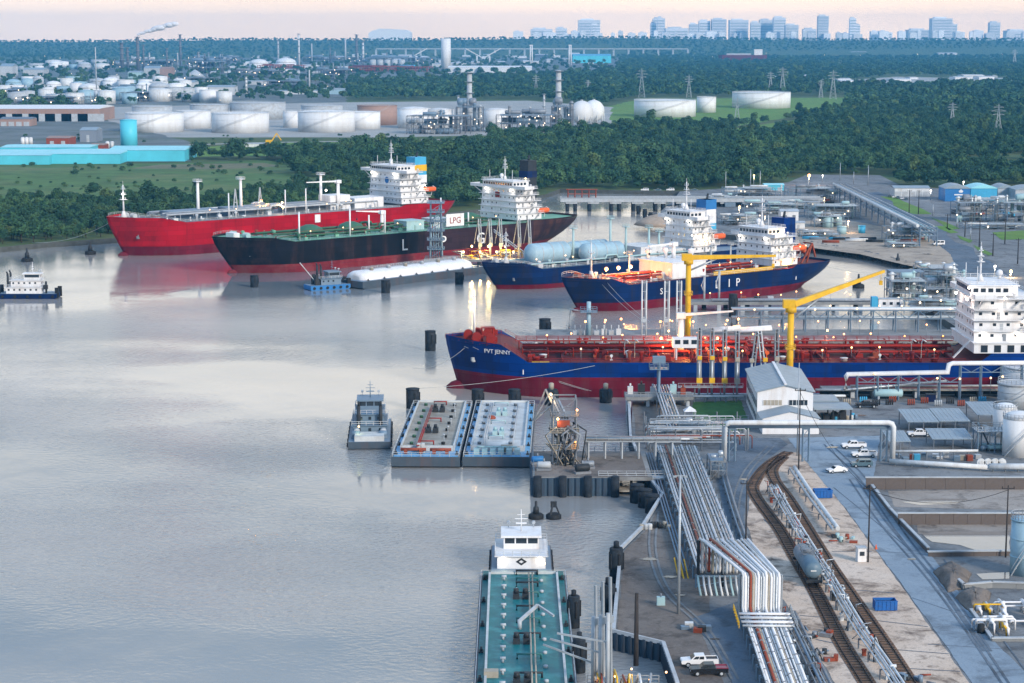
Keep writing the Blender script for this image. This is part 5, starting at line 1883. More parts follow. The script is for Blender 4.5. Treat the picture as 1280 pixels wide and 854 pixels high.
for i in range(6):
 q = MB()
 x = i * tw / 5.5
 q.bar((x, -1.3, -3), (x, -1.3, 3.9), .35)
 q.bar((x, 1.3, -3), (x, 1.3, 3.9), .35)
 q.bar((x, -1.3, 1.0), (x, 1.3, 3.6), .2)
 q.build("bent", M['palegrey'], TR)
for i in range(6):
 q = MB()
 y = -1.2 + i * .48
 q.tube([(-.5, y, 0), (-.5, y, 4.6), (tw + 2 + i, y, 4.6)], .18, 8)
 q.build("pipe", (M['offwhite'], M['galv'], M['tan'], M['galv'], M['rustred'], M['palegrey'])[i], TR)
WK = thing("walkway", "pale gangway from the jetty's right end down to the bulkhead", "walkway", G(748, 598, 3.5))
o1 = G(748, 598, 3.5)
e1 = G(830, 597, 3.5) - o1
mb = MB()
mb.box(0, -1.1, 0, e1.x, 1.1, .3)
mb.rail([(0, -1.1, .3), (e1.x, -1.1, .3)], 1.1, 2.0, .06)
mb.rail([(0, 1.1, .3), (e1.x, 1.1, .3)], 1.1, 2.0, .06)
mb.build("deck", M['palegrey'], WK)
for i in range(5):
 q = MB()
 q.bar((i * e1.x / 4, 0, -5), (i * e1.x / 4, 0, 0), .4)
 q.build("pile", M['pile'], WK)
q = MB()
q.box(2, -2, -2.6, 12, 2.2, -2.3)
q.build("lower_landing", M['tan'], WK)
pa = G(781, 493, 5.2)
PH_ = thing("concrete_pier", "concrete pier head under the blue tanker's side with stacked machinery", "pier", (pa.x, pa.y - 4, 0))
mb = MB()
mb.box(0, 0, 4.3, 18, 8, 5.2)
mb.build("deck_slab", M['concrete'], PH_)
for x in (1, 6, 11, 16.5):
 for y in (1, 7):
  q = MB()
  q.cyl((x, y, -3), (x, y, 4.3), .55, 10)
  q.build("pile", M['palegrey'], PH_)
for i, (x, y, s_) in enumerate(((1.5, 5, 1.4), (4.5, 5.5, 1.8), (7.5, 5, 1.3), (13, 5.5, 1.7), (15.5, 4, 1.3))):
 q = MB()
 q.cbox(0, 0, 0, s_, s_, s_ * 1.4)
 q.cyl((0, 0, s_ * 1.4), (0, 0, s_ * 1.4 + .8), .25, 8)
 q.build("machine_cabinet", (M['offwhite'], M['dark'], M['palegrey'], M['palegreen'], M['rustred'])[i], PH_, loc=(x, y, 5.2))
mb = MB()
mb.rail([(0, .2, 5.2), (18, .2, 5.2)], 1.1, 2, .06)
mb.build("railing", M['galv'], PH_)
q0 = G(820, 486, 5.2)
VT = thing("hose_tower", "blue grey pipe tower standing on the pier head before tanker's side", "hose tower", (q0.x, pa.y - 1, 5.2))
mb = MB()
mb.cyl((0, 0, 0), (0, 0, 10), .5, 12)
mb.cbox(0, 0, 7, 5, 3, .25)
mb.rail([(-2.5, -1.5, 7.2), (2.5, -1.5, 7.2), (2.5, 1.5, 7.2), (-2.5, 1.5, 7.2), (-2.5, -1.5, 7.2)], 1.2, 1.2, .07)
mb.build("tower", M['bluegrey'], VT)
mb = MB()
mb.tube([(.0, -.8, 9), (.0, -.8, 1.2), (.4, -1.2, .6), (1.4, -2, .5), (3, -4, .5)], .35, 10)
mb.build("down_pipe", M['bluegrey'], VT)
mb = MB()
mb.cbox(0, 0, 8.6, 3.4, 2.2, 1.8)
mb.build("head_box", M['bluegrey'], VT)
JP = thing("pier_pipeway", "bundle of pale pipes running back from pier head to the shore", "pipes", (G(826, 496).x, G(826, 496).y, ZG))
e = G(846, 556) - G(826, 496)
for i in range(6):
 off = -1.8 + i * .72
 q = MB()
 a = Vector((off, 0, 3.2))
 b = Vector((e.x + off, e.y, 3.2))
 q.tube([a + Vector((0, 2.5, -.5)), a, b, b + Vector((1.5, -1.5, .8))], .24, 8)
 q.build("pipe", (M['galv'], M['offwhite'], M['palegrey'], M['galv'], M['tan'], M['offwhite'])[i], JP)
for i in range(7):
 c = Vector((e.x * i / 6, e.y * i / 6, 0))
 q = MB()
 q.bar(c + Vector((-2.3, 0, 0)), c + Vector((-2.3, 0, 2.9)), .25)
 q.bar(c + Vector((2.3, 0, 0)), c + Vector((2.3, 0, 2.9)), .25)
 q.bar(c + Vector((-2.5, 0, 2.8)), c + Vector((2.5, 0, 2.8)), .25)
 q.build("support", M['grey'], JP)
LA = [(877, 488, 66), (893, 486, 66), (909, 488, 64), (925, 484, 62), (943, 482, 60), (960, 480, 62), (975, 482, 64)]
names = ("first loading arm right of the deck cabin, yellow counterweight", "second loading arm from the deck cabin, yellow counterweight", "third loading arm from the deck cabin, yellow counterweight", "fourth loading arm from the deck cabin", "fifth loading arm from the deck cabin, leaning pair", "sixth loading arm from the deck cabin", "last loading arm before the yellow crane post")
for i, (px, py, hp) in enumerate(LA):
 p = Vector((G(px, 492, 5.2).x, 533, 0))
 h = hp * p.y / FPX + 5
 o = thing("marine_loader", names[i], "loading arm", (p.x, p.y, 2.53), 0, "loading arms at the tanker's manifold")
 q = MB()
 q.cyl((0, 0, 0), (0, 0, h * .62), .32, 10)
 q.cbox(0, 0, 0, 1.4, 1.4, .6)
 q.build("riser", M['galv'], o)
 lean = .0 if i not in (4, 5) else (.25 if i == 4 else -.25)
 q = MB()
 for s in (-.45, .45):
  q.bar((s, .2, h * .25), (s + lean * 6, 1.2, h), .28)
 for k in range(6):
  z = lerp(h * .3, h * .97, k / 5)
  q.bar((-.45 + lean * 6 * k / 5.5, .4, z), (.45 + lean * 6 * k / 5.5, .4, z), .14)
 q.build("inboard_arm", M['galv'] if i != 5 else M['offwhite'], o)
 q = MB()
 q.bar((lean * 6, 1.2, h), (lean * 2, 3.4, h * .42), .3)
 q.build("outboard_arm", M['dark'], o)
 q = MB()
 q.cbox(0, -.4, h * .22, 1.5, .9, 1.5)
 q.cbox(0, -.4, h * .56, 1.2, .7, 1.0)
 q.build("counterweight", M['yellow'] if i in (0, 1, 2, 5) else M['tan'], o)
bp = [(746, 800, 46, "pale tall loading arm at the bottom edge, leftmost of three"), (752, 812, 46, "pale tall loading arm at the bottom edge, middle of three"), (758, 828, 62, "pale tall loading arm at the bottom edge, rightmost and nearest")]
LP_ = thing("loading_platform", "floodlit loading platform at the bottom edge right of the teal barge", "platform", G(735, 862, 3.2))
o2 = G(735, 862, 3.2)
pw = G(838, 862, 3.2).x - o2.x
mb = MB()
mb.box(0, -9, -.9, pw - 1.5, 3.4, 0)
mb.build("deck_slab", M['concrete'], LP_)
for x in (1, 5, 9, 12):
 q = MB()
 q.cyl((x, 2.6, -5), (x, 2.6, -.9), .4, 10)
 q.build("pile", M['pile'], LP_)
mb = MB()
mb.rail([(0, 3.3, 0), (pw - 1.5, 3.3, 0)], 1.1, 1.4, .06)
mb.build("railing", M['galv'], LP_)
rr = random.Random(12)
for i in range(16):
 q = MB()
 z = rr.uniform(.8, 2.8)
 x = rr.uniform(1, pw - 3)
 q.tube([(x, -4, .2), (x, -2, z), (x + rr.uniform(-.5, .5), 1.6, z), (x + rr.uniform(-.5, .5), 2.4, .1)], rr.uniform(.1, .22), 7)
 q.build("hose_pipe", rr.choice([M['galv'], M['tan'], M['yellow'], M['offwhite'], M['rustred']]), LP_)
for i in range(5):
 lamp(LP_, (1.4 + i * 2.6, 1.8 - (i % 2) * 2, 1.6 + (i % 3) * .5), M['lit_warm'], .16, 70, WARM)
for k, (px, py, hp, lb) in enumerate(bp):
 p = Vector((o2.x + .8 + k * 1.0, o2.y + 1.5 - k * 2.0, 3.2))
 o = thing("marine_loader", lb, "loading arm", p, 0, "loading arms at the bottom edge")
 h = 15.5 + k * 1.2
 q = MB()
 q.cyl((0, 0, 0), (0, 0, h * .7), .3, 10)
 q.build("riser", M['palegrey'], o)
 q = MB()
 q.bar((.5, 0, h * .1), (.3, .4, h), .35)
 q.cbox(.4, .2, h * .62, .9, .7, 1.0)
 q.build("inboard_arm", M['galv'], o)
 q = MB()
 q.bar((.3, .4, h * .22 + 2 * k), (-7.5, 1.0, h * .40 + k), .26)
 q.build("outboard_arm", M['galv'], o)
def rack_main():
 z = 5.0
 a, b = G(845, 558, z), G(904, 718, z)
 d = (b - a)
 d.z = 0
 d.normalize()
 nrm = Vector((-d.y, d.x, 0))
 if nrm.x < 0:
  nrm = -nrm
 c = G(953, 770, z)
 e = G(1030, 985, z)
 d2 = (e - c)
 d2.z = 0
 d2.normalize()
 n2 = Vector((-d2.y, d2.x, 0))
 if n2.x < 0:
  n2 = -n2
 org = Vector((a.x, a.y, ZG))
 o = thing("pipe_rack", "broad rack of parallel white pipes with raised portal over the lane", "pipe rack", org)
 cols = ['offwhite', 'white', 'galv', 'white', 'tan', 'offwhite', 'white', 'galv', 'offwhite', 'white', 'tan', 'white', 'offwhite', 'galv', 'white']
 N_ = 15
 for i in range(N_):
  k = -4.3 + 8.6 * i / (N_ - 1)
  k2 = -3.0 + 6.0 * i / (N_ - 1)
  r = (.17, .24, .15, .21, .26, .17, .22, .15, .2, .25, .18, .2, .16, .22, .26)[i]
  zz = z + (.0 if i % 3 else .25)
  hi = 11.2
  st = a + nrm * k
  p1 = b + nrm * k - d * (abs(i - 7) * .15)
  p2 = c + n2 * k2 - d2 * 3.0
  p3 = e + n2 * k2
  path = [st, p1, p1 + Vector((0, 0, hi - z)), p2 + Vector((0, 0, hi - z)), p2, p3]
  path = [Vector((q.x, q.y, q.z + (zz - z))) for q in path]
  full = []
  for j, q in enumerate(path):
   if 0 < j < len(path) - 1:
    full += [q + (path[j - 1] - q).normalized() * .5, q + (path[j + 1] - q).normalized() * .5]
   else:
    full.append(q)
  pp = MB().tube([q - org for q in full], r, 8).build("pipe", M['rustred'] if i == 3 else M[cols[i]], o)
  q = MB()
  for j in range(7):
   c_ = st.lerp(p1, (j + R.random()) / 7) - org + Vector((0, 0, zz - z))
   q.cyl(c_ - d * .09, c_ + d * .09, r * 1.6, 8)
   c_ = p2.lerp(p3, (j + R.random()) / 14) - org + Vector((0, 0, zz - z))
   q.cyl(c_ - d2 * .09, c_ + d2 * .09, r * 1.6, 8)
  q.build("flange", M['grey'], pp, "stuff")
 ln = (b - a).length
 m_ = int(ln / 6)
 for i in range(m_ + 1):
  q = MB()
  p = a + d * (ln * i / m_) - org
  for s in (-4.8, 4.8):
   q.bar(p + nrm * s + Vector((0, 0, ZG - a.z)), p + nrm * s, .3)
  q.bar(p - nrm * 4.9 - Vector((0, 0, .35)), p + nrm * 4.9 - Vector((0, 0, .35)), .3)
  q.bar(p - nrm * 4.8 - Vector((0, 0, 2.2)), p + nrm * 4.8 - Vector((0, 0, .5)), .16)
  q.build("support_frame", M['bluegrey'], o)
 ln2 = (e - c).length
 m2 = int(ln2 / 5)
 for i in range(m2 + 1):
  q = MB()
  p = c + d2 * (ln2 * i / m2 + .5) - org
  for s in (-3.5, 3.5):
   q.bar(p + n2 * s + Vector((0, 0, ZG - a.z)), p + n2 * s, .28)
  q.bar(p - n2 * 3.6 - Vector((0, 0, .35)), p + n2 * 3.6 - Vector((0, 0, .35)), .28)
  q.build("support_frame", M['bluegrey'], o)
 for w1, w2, pm_ in ((b, nrm, M['dark']), (c - d2 * 3, n2, M['galv'])):
  for s in (-4.4, 0, 4.4):
   q = MB()
   p = w1 + w2 * s * (.78 if w2 is n2 else 1) - org - d * .7
   q.bar(p + Vector((0, 0, ZG - a.z)), p + Vector((0, 0, 6.0)), .4)
   q.build("portal_post", pm_, o)
 q = MB()
 for j in range(7):
  p = c + d2 * (1 + j * 1.15) - org
  q2 = MB()
  q2.cyl(p - n2 * 4.0 + Vector((0, 0, .7 + .25 * (j % 2))), p + n2 * 4.3 + Vector((0, 0, .7 + .25 * (j % 2))), .2, 8)
  q2.build("header_pipe", M['white'] if j % 3 else M['offwhite'], o)
 for s, m in ((-4.7, 'yellow'), (4.7, 'galv')):
  q = MB()
  q.rail([c + n2 * s - org + Vector((0, 0, .6)) - d2, c + n2 * s - org + d2 * 9 + Vector((0, 0, .6))], 1.1, 1.5, .06)
  q.build("guard_rail", M[m], o)
 for i in range(9):
  q = MB()
  p = b - nrm * (4.6 - i * .95) + d * 1.2 - org
  q.tube([p, p + d * 2.0 + Vector((0, 0, -1.2)), p + d * 4.2 + nrm * .2 + Vector((0, 0, -2.4))], .2, 7)
  q.build("stub_pipe", M['offwhite'] if i % 3 else M['palegreen'], o)
 for i in range(2):
  q = MB()
  p = b - nrm * (6.5 + i * .9) - d * (6 + i) - org + Vector((0, 0, ZG - a.z))
  q.bar(p, p + Vector((-.6, 2.5, 3.0)), .2)
  q.bar(p + Vector((.8, 0, 0)), p + Vector((.2, 2.5, 3.0)), .2)
  q.build("ladder", M['yellow'], o)
 for i in range(3):
  q = MB()
  p0 = a - nrm * (5.6 + i * .6) + Vector((0, 0, -1.6))
  p1 = b - nrm * (5.6 + i * .6) + Vector((0, 0, -1.6)) - d * 8
  q.tube([p0 - org, p1 - org], .16, 7)
  q.build("low_pipe", M['bluegrey'], o)
 return o
PR = rack_main()
JF = thing("pipe_junction", "maze of pale crossing pipes at the head of the broad rack", "pipes", (G(862, 556).x, G(862, 556).y, ZG))
rr = random.Random(77)
for i in range(22):
 q = MB()
 y = rr.uniform(-8, 14)
 z = rr.choice((2.2, 3.2, 4.4, 5.4))
 x0, x1 = rr.uniform(-11, -2), rr.uniform(2, 15)
 q.tube([(x0, y, 0), (x0, y, z - .3), (x0 + .4, y, z), (x1 - .4, y, z), (x1, y, z - .4), (x1, y, 0)], rr.uniform(.10, .2), 7)
 q.build("cross_pipe", rr.choice([M['galv'], M['offwhite'], M['grey'], M['palegrey'], M['rustred'], M['bluegrey']]), JF)
for x in (-10, -4, 2, 8, 13):
 for y in (-7, 1, 9, 15):
  q = MB()
  q.bar((x, y, 0), (x, y, 5.2), .25)
  q.build("post", M['grey'], JF)
q = MB()
q.box(-9.5, 1.5, 4.8, 12, 3.6, 4.95)
q.rail([(-9.5, 1.5, 4.95), (12, 1.5, 4.95)], 1.1, 1.8, .06)
q.build("walk_grating", M['galv'], JF)
ga, gb = G(905, 578), G(1112, 574)
GT = thing("pipe_gantry", "long white insulated pipe on portal legs spanning the yard", "pipe gantry", (ga.x, ga.y, ZG))
gl = gb.x - ga.x
q = MB()
q.tube([(0, 0, 0), (0, 0, 8.2), (.35, 0, 9.0), (1.2, 0, 9.3), (gl - 1.2, 0, 9.3), (gl - .35, 0, 9.0), (gl, 0, 8.2), (gl, 0, 0)], .62, 12)
q.build("main_pipe", M['offwhite'], GT)
q = MB()
q.tube([(.8, .9, 8.2), (gl - .8, .9, 8.2)], .4, 10)
q.build("lower_pipe", M['bluegrey'], GT)
for x in (1.8, gl * .485, gl - 2.0):
 q = MB()
 for s in (-.7, .7):
  q.bar((x + s, .6, 0), (x + s, .6, 7.8), .32)
 for k in range(4):
  q.bar((x - .7, .6, k * 2), (x + .7, .6, k * 2 + 1.8), .14)
 q.bar((x - .9, .6, 7.7), (x + .9, .6, 7.7), .3)
 q.build("trestle_leg", M['bluegrey'], GT)
c_ = G(1013, 534)
l0, l1 = G(946, 534), G(1014, 532)
fw = l1.x - l0.x
bh = 9.0
far_l = G(926, 487)
depth = 34.0
dirv = (Vector((far_l.x, far_l.y, 0)) - Vector((l0.x, l0.y, 0))).normalized()
WB = thing("warehouse", "white gabled warehouse with blue grey roof beside the lawn", "building", (l0.x, l0.y, ZG), 0)
sk = dirv.x / dirv.y
def SK(x, y, z):
 return (x + sk * y, y, z)
def skbox(q, x0, y0, z0, x1, y1, z1):
 vs = [SK(x0, y0, z0), SK(x1, y0, z0), SK(x1, y1, z0), SK(x0, y1, z0), SK(x0, y0, z1), SK(x1, y0, z1), SK(x1, y1, z1), SK(x0, y1, z1)]
 q.add(vs, [(0, 3, 2, 1), (4, 5, 6, 7), (0, 1, 5, 4), (1, 2, 6, 5), (2, 3, 7, 6), (3, 0, 4, 7)])
q = MB()
q.add([SK(0, 0, 0), SK(fw, 0, 0), SK(fw, 0, bh), SK(fw / 2, 0, bh + 1.6), SK(0, 0, bh)], [(0, 1, 2, 3, 4)])
q.add([SK(0, depth, 0), SK(fw, depth, 0), SK(fw, depth, bh), SK(fw / 2, depth, bh + 1.6), SK(0, depth, bh)], [(4, 3, 2, 1, 0)])
q.add([SK(0, 0, 0), SK(0, depth, 0), SK(0, depth, bh), SK(0, 0, bh)], [(0, 3, 2, 1)])
q.add([SK(fw, 0, 0), SK(fw, depth, 0), SK(fw, depth, bh), SK(fw, 0, bh)], [(0, 1, 2, 3)])
q.build("wall", M['white'], WB)
for s in (0, 1):
 q = MB()
 xa, za, xb, zb2 = ((-.5, bh - .1, fw / 2, bh + 1.65), (fw / 2, bh + 1.65, fw + .5, bh - .1))[s]
 q.add([SK(xa, -.5, za), SK(xb, -.5, zb2), SK(xb, depth + .5, zb2), SK(xa, depth + .5, za), SK(xa, -.5, za + .22), SK(xb, -.5, zb2 + .22), SK(xb, depth + .5, zb2 + .22), SK(xa, depth + .5, za + .22)], [(0, 3, 2, 1), (4, 5, 6, 7), (0, 1, 5, 4), (1, 2, 6, 5), (2, 3, 7, 6), (3, 0, 4, 7)])
 rf = q.build("roof_slope", M['roofgrey'], WB)
 for k in range(16):
  y = depth * (k + .5) / 16
  q = MB()
  q.bar(SK(xa, y, za + .24), SK(xb, y, zb2 + .24), .09)
  q.build("roof_seam", M['palegrey'], rf)
q = MB()
skbox(q, fw / 2 - .35, -.4, bh + 1.86, fw / 2 + .35, depth + .4, bh + 2.1)
q.build("ridge_cap", M['white'], WB)
for k in range(8):
 q = MB()
 skbox(q, -.06, 2 + k * 4, 4.6, .03, 4.4 + k * 4, 6.4)
 q.build("side_window", M['glass'], WB)
 q = MB()
 skbox(q, -.06, 2 + k * 4, 1.4, .03, 4.4 + k * 4, 2.8)
 q.build("side_window", M['glass'], WB)
for xx, m in ((1.4, M['rustred']), (fw * .56, M['glass'])):
 q = MB()
 skbox(q, xx, -.08, 5.6, xx + fw * .34, .02, 6.9)
 wq = q.build("front_window", m if m is M['glass'] else M['tan'], WB)
 for k in range(5):
  q = MB()
  skbox(q, xx + fw * .34 * k / 5 + .02, -.14, 5.6, xx + fw * .34 * k / 5 + .14, -.08, 6.9)
  q.build("mullion", M['offwhite'], wq)
q = MB()
ax0, ax1, ah = fw * .02, fw * 1.02, 4.0
q.add([(ax0, -9, 0), (ax1, -9, 0), (ax1, -9, ah), ((ax0 + ax1) / 2, -9, ah + 1.6), (ax0, -9, ah), (ax0, -.05, 0), (ax1, -.05, 0), (ax1, -.05, ah), ((ax0 + ax1) / 2, -.05, ah + 1.6), (ax0, -.05, ah)], [(0, 1, 2, 3, 4), (0, 4, 9, 5), (1, 6, 7, 2)])
an = q.build("annexe", M['white'], WB)
q = MB()
xm = (ax0 + ax1) / 2
q.add([(ax0 - .4, -9.4, ah - .1), (xm, -9.4, ah + 1.7), (xm, -.05, ah + 1.7), (ax0 - .4, -.05, ah - .1), (ax1 + .4, -9.4, ah - .1), (ax1 + .4, -.05, ah - .1)], [(0, 1, 2, 3), (1, 4, 5, 2)])
q.build("annexe_roof", M['roofgrey'], an)
q = MB()
q.box(fw * .55, -9.08, 2.0, fw * .75, -8.98, 2.6)
q.build("annexe_window", M['glass'], an)
p = G(1016, 531)
CP1 = thing("lean_to_shed", "open dark lean-to shed with grey roof right of the white warehouse", "shed", (p.x + .6, p.y, ZG))
q = MB()
q.box(-.3, 0, 3.8, 9.5, 9, 4.1)
q.build("roof", M['roofgrey'], CP1)
q = MB()
q.box(-.3, 9.2, 4.2, 7.5, 18, 4.5)
q.build("rear_roof", M['roofgrey'], CP1)
for x in (0, 4.5, 9):
 for y in (.3, 8.7):
  k = MB()
  k.bar((x, y, 0), (x, y, 3.8), .25)
  k.build("post", M['dark'], CP1)
for i in range(4):
 k = MB()
 k.cbox(0, 0, 0, 1.6, 1.4, 1.4 + .4 * i)
 k.cbox(0, 0, 1.4 + .4 * i, 1.0, 1.0, .3)
 k.build("storage_rack", M['dark'], CP1, loc=(1.4 + i * 2.1, 5, 0))
# ------------------------------------------------------------------ railway
def track(label, pxs, gauge=1.6):
 path = smooth_path([G(x, y) for x, y in pxs], 7)
 org = path[0].copy()
 o = thing("railway_track", label, "railway track", (org.x, org.y, ZG))
 def side(off):
  r_ = []
  for i, p in enumerate(path):
   d = (path[min(i + 1, len(path) - 1)] - path[max(i - 1, 0)])
   d.z = 0
   d.normalize()
   r_.append(p + Vector((-d.y, d.x, 0)) * off - org)
  return r_
 l_, r_ = side(1.45), side(-1.45)
 mb = MB()
 n = len(path)
 mb.add([(p.x, p.y, .13) for p in r_ + l_], [(i, i + 1, n + i + 1, n + i) if True else () for i in range(n - 1)])
 mb.build("track_bed", M['trackbed'], o)
 for s in (-gauge / 2, gauge / 2):
  mb = MB()
  pp = side(s)
  mb.loft([[(p.x - .07, p.y, .14), (p.x + .07, p.y, .14), (p.x + .07, p.y, .34), (p.x - .07, p.y, .34)] for p in pp], smooth=False)
  mb.build("rail", M['rail'], o)
 mb = MB()
 for i in range(len(path) - 1):
  a, b = path[i], path[i + 1]
  m_ = max(1, int((b - a).length / 1.1))
  ang = math.atan2(b.y - a.y, b.x - a.x)
  for k in range(m_):
   c = a.lerp(b, k / m_) - org
   mb.cbox(c.x, c.y, .10, .24, 2.5, .12, ang)
 mb.build("sleeper", M['tie'], o, "stuff")
 return o, path
TK1, path1 = track("left railway track with the tank car standing on it", [(985, 566), (962, 580), (945, 600), (943, 618), (974, 662), (994, 697), (1021, 743), (1051, 802), (1082, 852), (1142, 952)])
TK2, path2 = track("right railway track running on past the blue skip", [(979, 572), (966, 586), (968, 600), (984, 622), (1000, 647), (1036, 705), (1063, 744), (1104, 803), (1136, 852), (1204, 952)])
tp = G(1009, 715)
tq = G(1021, 735)
dirc = (G(1021, 743) - G(994, 697))
dirc.z = 0
rzc = math.atan2(dirc.y, dirc.x)
mid = G(1008.5, 721)
TC = thing("tank_car", "slate blue railway tank car standing alone on the left track", "tank car", (mid.x, mid.y, ZG + .34), rzc)
q = MB().hcyl((-6.6, 0, 2.7), (6.6, 0, 2.7), 1.55, 24, .45)
tk = q.build("tank", M['tankcar'], TC)
q = MB()
q.cyl((0, 0, 4.2), (0, 0, 4.9), .7, 14)
q.cbox(0, 0, 4.15, 3.0, 2.0, .08)
q.rail([(-1.5, -1, 4.23), (1.5, -1, 4.23), (1.5, 1, 4.23), (-1.5, 1, 4.23), (-1.5, -1, 4.23)], .9, .8, .04)
q.build("dome_platform", M['grey'], tk)
q = MB()
for s in (-.5, .5):
 q.bar((s * 2.2, 1.55, .6), (s * 1.0, 1.2, 4.2), .06)
 q.bar((s * 2.2, -1.55, .6), (s * 1.0, -1.2, 4.2), .06)
q.build("side_ladder", M['grey'], tk)
q = MB()
q.box(-8.0, -.5, .8, 8.0, .5, 1.15)
for s in (-1, 1):
 q.box(s * 8.0 - .2, -1.4, .8, s * 8.0 + .2, 1.4, 1.25)
q.build("underframe", M['dark'], TC)
for s in (-5.6, 5.6):
 bg_ = MB()
 for y in (-.95, .95):
  bg_.box(s - 1.5, y - .08, .35, s + 1.5, y + .08, .75)
 b2 = bg_.build("bogie", M['dark'], TC)
 for x in (-.9, .9):
  for y in (-.8, .8):
   MB().cyl((s + x, y - .07, .46), (s + x, y + .07, .46), .46, 16).build("wheel", M['rail'], b2)
q = MB()
q.cyl((7.3, -.35, 2.75), (7.32, .35, 2.75), .01, 4)
q.box(7.24, -.5, 2.6, 7.3, .5, 2.85)
q.build("end_placard", M['offwhite'], tk)
def lane_rack(label, pxs, offs, z, mats, r=.14, step=7, walkway=False, clutter_n=0, seed=1):
 path = smooth_path([G(x, y) for x, y in pxs], 5)
 org = path[0].copy()
 o = thing("loading_rack", label, "pipe rack", (org.x, org.y, ZG))
 nr = []
 for i, p in enumerate(path):
  d = (path[min(i + 1, len(path) - 1)] - path[max(i - 1, 0)])
  d.z = 0
  d.normalize()
  nr.append(Vector((-d.y, d.x, 0)))
 for j, off in enumerate(offs):
  q = MB()
  q.tube([p + n_ * off - org + Vector((0, 0, z + .2 * (j % 2))) for p, n_ in zip(path, nr)], r * (1 + .5 * (j % 2)), 7)
  q.build("pipe", mats[j % len(mats)], o)
 acc = 0
 for i in range(0, len(path) - 1):
  acc += (path[i + 1] - path[i]).length
  if acc > step or i == 0:
   acc = 0
   p, n_ = path[i] - org, nr[i]
   q = MB()
   for s in (min(offs) - .3, max(offs) + .3):
    q.bar(p + n_ * s, p + n_ * s + Vector((0, 0, z - r)), .2)
   q.bar(p + n_ * (min(offs) - .4) + Vector((0, 0, z - r - .1)), p + n_ * (max(offs) + .4) + Vector((0, 0, z - r - .1)), .18)
   q.build("support", M['grey'], o)
 rr = random.Random(seed)
 for k in range(clutter_n):
  i = rr.randrange(len(path))
  p = path[i] - org + nr[i] * rr.uniform(min(offs) - .5, max(offs) + .5)
  q = MB()
  t = rr.random()
  if t < .4:
   q.tube([p, p + Vector((0, 0, z + .9)), p + nr[i] * rr.uniform(-1.6, 1.6) + Vector((0, 0, z + 1.1)), p + nr[i] * rr.uniform(-1.6, 1.6) + Vector((0, 0, .3))], .1, 6)
   nm = "hose_drop"
  elif t < .75:
   q.cbox(p.x, p.y, 0, .6, .7, rr.uniform(.8, 1.6))
   q.cbox(p.x, p.y, rr.uniform(.8, 1.5), .8, .3, .2)
   nm = "valve_box"
  else:
   q.cyl(p, p + Vector((0, 0, z + .3)), .09, 6)
   q.cyl(p + Vector((-.3, 0, z + .3)), p + Vector((.3, 0, z + .3)), .28, 8)
   nm = "valve"
  q.build(nm, rr.choice([M['galv'], M['offwhite'], M['grey'], M['dark'], M['palegrey'], M['rustred']]), o)
 return o
lane_rack("white pipe loading rack between the two railway tracks", [(966, 618), (981, 645), (997, 672), (1018, 706), (1040, 741), (1075, 801), (1109, 850), (1172, 950)], (-.8, -.3, .3, .8), 1.9, [M['offwhite'], M['galv'], M['white']], .14, 5, clutter_n=110, seed=4)
lane_rack("low twin pipe line right of the tracks ending by rusty scrap", [(990, 594), (1008, 622), (1028, 650), (1044, 672)], (-.5, .5), 1.6, [M['galv'], M['offwhite']], .3, 6, seed=5)
lane_rack("dark low pipe line at the foot of the rack's near end, beside the tracks", [(985, 775), (1003, 812), (1025, 858), (1070, 950)], (-1, -.3, .4, 1.1), 1.2, [M['grey'], M['bluegrey'], M['galv']], .16, 5, clutter_n=24, seed=6)
lane_rack("grey drain pipe along the broad rack's right foot", [(905, 600), (920, 650), (938, 700), (950, 740)], (-.4, .4), .8, [M['bluegrey'], M['grey']], .2, 6, seed=7)
for lb, px, py, sd_ in (("dark machinery parts dumped beside the left track, upper heap", 1017, 795, 2), ("dark machinery parts dumped beside the left track, lower heap", 1027, 822, 3), ("rusty drums and pallets beside the low twin pipe line", 1056, 676, 5), ("grey scrap pieces at the bottom end of the loading rack", 1135, 850, 9)):
 p = G(px, py)
 o = thing("scrap_heap", lb, "scrap", (p.x, p.y, ZG + .1))
 rr = random.Random(sd_)
 for i in range(9):
  q = MB()
  x, y = rr.uniform(-2.6, 2.6), rr.uniform(-2.2, 2.2)
  if i % 3 == 0:
   q.cyl((x, y, 0), (x, y, rr.uniform(.6, 1.1)), .4, 10)
   nm = "drum"
  elif i % 3 == 1:
   q.cbox(x, y, 0, rr.uniform(.8, 2), rr.uniform(.5, 1.2), rr.uniform(.3, 1), rr.random() * 3)
   nm = "casting"
  else:
   q.cyl((x, y, .3), (x + rr.uniform(-2, 2), y + rr.uniform(-2, 2), .5), .15, 7)
   nm = "pipe_offcut"
  q.build(nm, rr.choice([M['dark'], M['grey'], M['rustred'], M['bluegrey']]) if sd_ != 5 else rr.choice([M['rustred'], M['palegreen'], M['tan'], M['dark']]), o)
